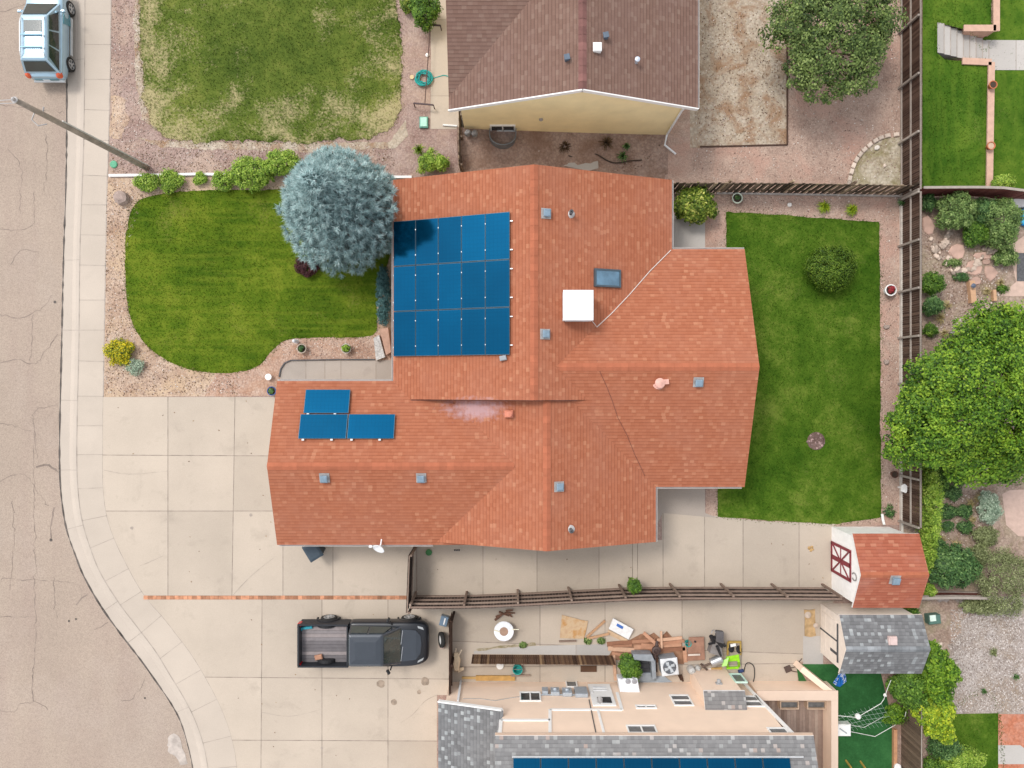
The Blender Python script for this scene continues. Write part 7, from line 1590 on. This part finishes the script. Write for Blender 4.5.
for a, b, r in (((711, 636), (714, 643), .10), ((714, 637), (722, 647), .09), ((719, 640), (725, 646), .10), ((717, 646), (721, 656), .07), ((709, 644), (713, 643), .06)): g.tube([at(*a, .75), at(*b, .6)], [r, r * .7], 8)
g.build('frame', [BLACK], t); g = G(); pts = [at(713.5 + 1.8 * math.cos(a), 633 - 3 * math.sin(a), .8) for a in np.linspace(0, 3.3, 10)]; g.tube(pts, .02, 5); g.build('handle', [STEEL], t)
o = at(716, 660); t = thing('smoker_drum', 'steel drum smoker lying before the bay of the peach house', 'smoker', tuple(o)); g = G(); a, b = at(711, 663, .4), at(721.5, 658.5, .4); d = unit(b - a); L = np.linalg.norm(b - a); g.lathe(a, [(.05, -.04), (.20, 0), (.21, .05), (.21, L - .05), (.20, L), (.05, L + .03)], 18, ax=d); g.build('drum', [STEEL], t, smooth=False); g = G(); g.tube([at(711, 663, .45), at(702, 667, .3)], .05, 7); g.tube([at(701, 664, .25), at(707, 670, .2)], .05, 6); g.build('pipe', [simple('dark_brown_pipe', (.11, .075, .06), .6)], t)
board('short white board at the foot of the bay wall', (703, 670.5), (712, 669), .10, .03, .02, WHITE); board('ochre board at the foot of the bay wall beside the lime chair', (711, 669), (722, 668), .12, .05, .04, simple('ochre_board', (.45, .28, .10), .8))
o = at(735, 648); t = thing('tricycle', 'black and yellow toy tricycle behind the lime-green chair', 'tricycle', tuple(o)); g = G()
for p in ((731, 648.5), (739, 649.5)): g.lathe(at(*p, .2), [(.08, -.04), (.16, -.04), (.18, 0), (.16, .04), (.08, .04)], 16, ax=(.5, .3, .75))
g.build('wheel', [BLACK], t); g = G(); g.beam(at(728, 642, .3), at(741, 642, .3), .09); g.beam(at(728, 642, .3), at(727.5, 655, .2), .08, .06); g.beam(at(740.5, 642, .3), at(740.5, 655, .2), .07, .05); g.build('frame', [simple('ochre_frame', (.36, .24, .06), .6)], t); g = G(); g.box(at(733, 645, .3), (.26, .14, .05), .2, 0, bev=.02); g.build('seat', [WHITE], t)
o = at(735, 662); t = thing('toy_chair', 'lime-green plastic chair at the corner of the peach house', 'chair', tuple(o)); g = G(); q = [at(*p, z) for p, z in (((726, 657), .42), ((739, 654.5), .42), ((740, 661), .38), ((727, 662), .38))]; g.rings([[p - V(0, 0, .05) for p in q], q]); g.build('seat', [LIME], t, bevel=.02); g = G(); q = [at(*p, z) for p, z in (((722.5, 661), .45), ((729, 657.5), .7), ((727, 666), .7), ((722, 667), .45))]; g.rings([[p - V(0, 0, .06) for p in q], q]); g.build('backrest', [simple('lime_pale', (.42, .72, .22), .5)], t, bevel=.02)
for p in ((727, 662), (738.5, 661)): g = G(); g.beam(at(*p, .40), at(p[0] + .5, p[1] + 5.5, .02), .10, .08); g.build('leg', [LIME], t)
g = G(); g.beam(at(726.5, 668, .06), at(738.5, 667.5, .06), .10, .08); g.build('stretcher', [LIME], t)
o = at(740.5, 670.5); g = G(); g.box(o, (.26, .14, .12), .2, 0, bev=.03); one('toy_block', 'small dark blue toy at the corner of the peach house', 'toy', g, [simple('navy', (.03, .05, .14), .5)], o)
# yellow lumber by the wall and a framed vent
board('long ochre timber along the foot of the peach wall', (476, 677.5), (515, 677.5), .22, .10, .02, simple('ochre_lumber', (.46, .27, .09), .8, var=.2)); board('thin brown lath across the end of the ochre timber', (511, 675.5), (530, 675), .07, .05, .12, W_BROWN); board('thin ochre lath against the wall corner', (462, 677.5), (477, 677.5), .10, .06, .02, simple('ochre_lath', (.46, .30, .12), .8))
o = at(588.5, 668.5); g = G(); g.box(o, (.74, .28, .06), 0, 0); one('floor_grate', 'rusty brown grate lying in the sunken area', 'grate', g, [W_SLAT], o)
o = at(571.5, 684); g = G(); g.box(o + V(0, -.0, .25), (.46, .06, .5), 0, 0, 0, .02); one('crawl_door', 'small framed hatch at the foot of the peach wall left of the door', 'hatch', g, [WHITE], o) if False else None
# ------------------------------------------------------------------ light, sky, camera
w = bpy.data.worlds.new('World'); S.world = w; w.use_nodes = True; nt = w.node_tree; nt.nodes.clear()
SUN_EL, SUN_AZ = R(57), R(-48)      # sun high beyond the top of the picture, slightly to its left
sky = nt.nodes.new('ShaderNodeTexSky'); sky.sky_type = 'NISHITA'; sky.sun_disc = False; sky.sun_elevation = SUN_EL; sky.sun_rotation = SUN_AZ; sky.air_density = 1.; sky.dust_density = 1.5; sky.ozone_density = 1.
hs = nt.nodes.new('ShaderNodeHueSaturation'); hs.inputs['Saturation'].default_value = .18
bg = nt.nodes.new('ShaderNodeBackground'); bg.inputs['Strength'].default_value = .15; wo = nt.nodes.new('ShaderNodeOutputWorld')
nt.links.new(sky.outputs[0], hs.inputs['Color']); nt.links.new(hs.outputs[0], bg.inputs['Color']); nt.links.new(bg.outputs[0], wo.inputs['Surface'])
ld = bpy.data.lights.new('sun', 'SUN'); ld.energy = .9; ld.angle = R(14); ld.color = (1., .95, .88)
lo = bpy.data.objects.new('sun', ld); COL.objects.link(lo)
d = V(math.sin(SUN_AZ) * math.cos(SUN_EL), math.cos(SUN_AZ) * math.cos(SUN_EL), math.sin(SUN_EL))
from mathutils import Vector
lo.rotation_euler = Vector(d).to_track_quat('Z', 'Y').to_euler(); lo.location = (0, 0, 40)
cd = bpy.data.cameras.new('drone_camera'); cam = bpy.data.objects.new('drone_camera', cd); COL.objects.link(cam)
cam.location = (0, 0, CAM_H); cam.rotation_euler = (0, 0, 0); cd.sensor_width = 36.; cd.lens = 36. * FPX / 1024.; cd.clip_end = 3000.; cd.clip_start = .1
S.camera = cam
S.view_settings.view_transform = 'Standard'; S.view_settings.look = 'None'; S.view_settings.gamma = 1.; S.view_settings.exposure = .97
S.view_settings.use_curve_mapping = False
S.cycles.max_bounces = 6; S.cycles.use_denoising = True
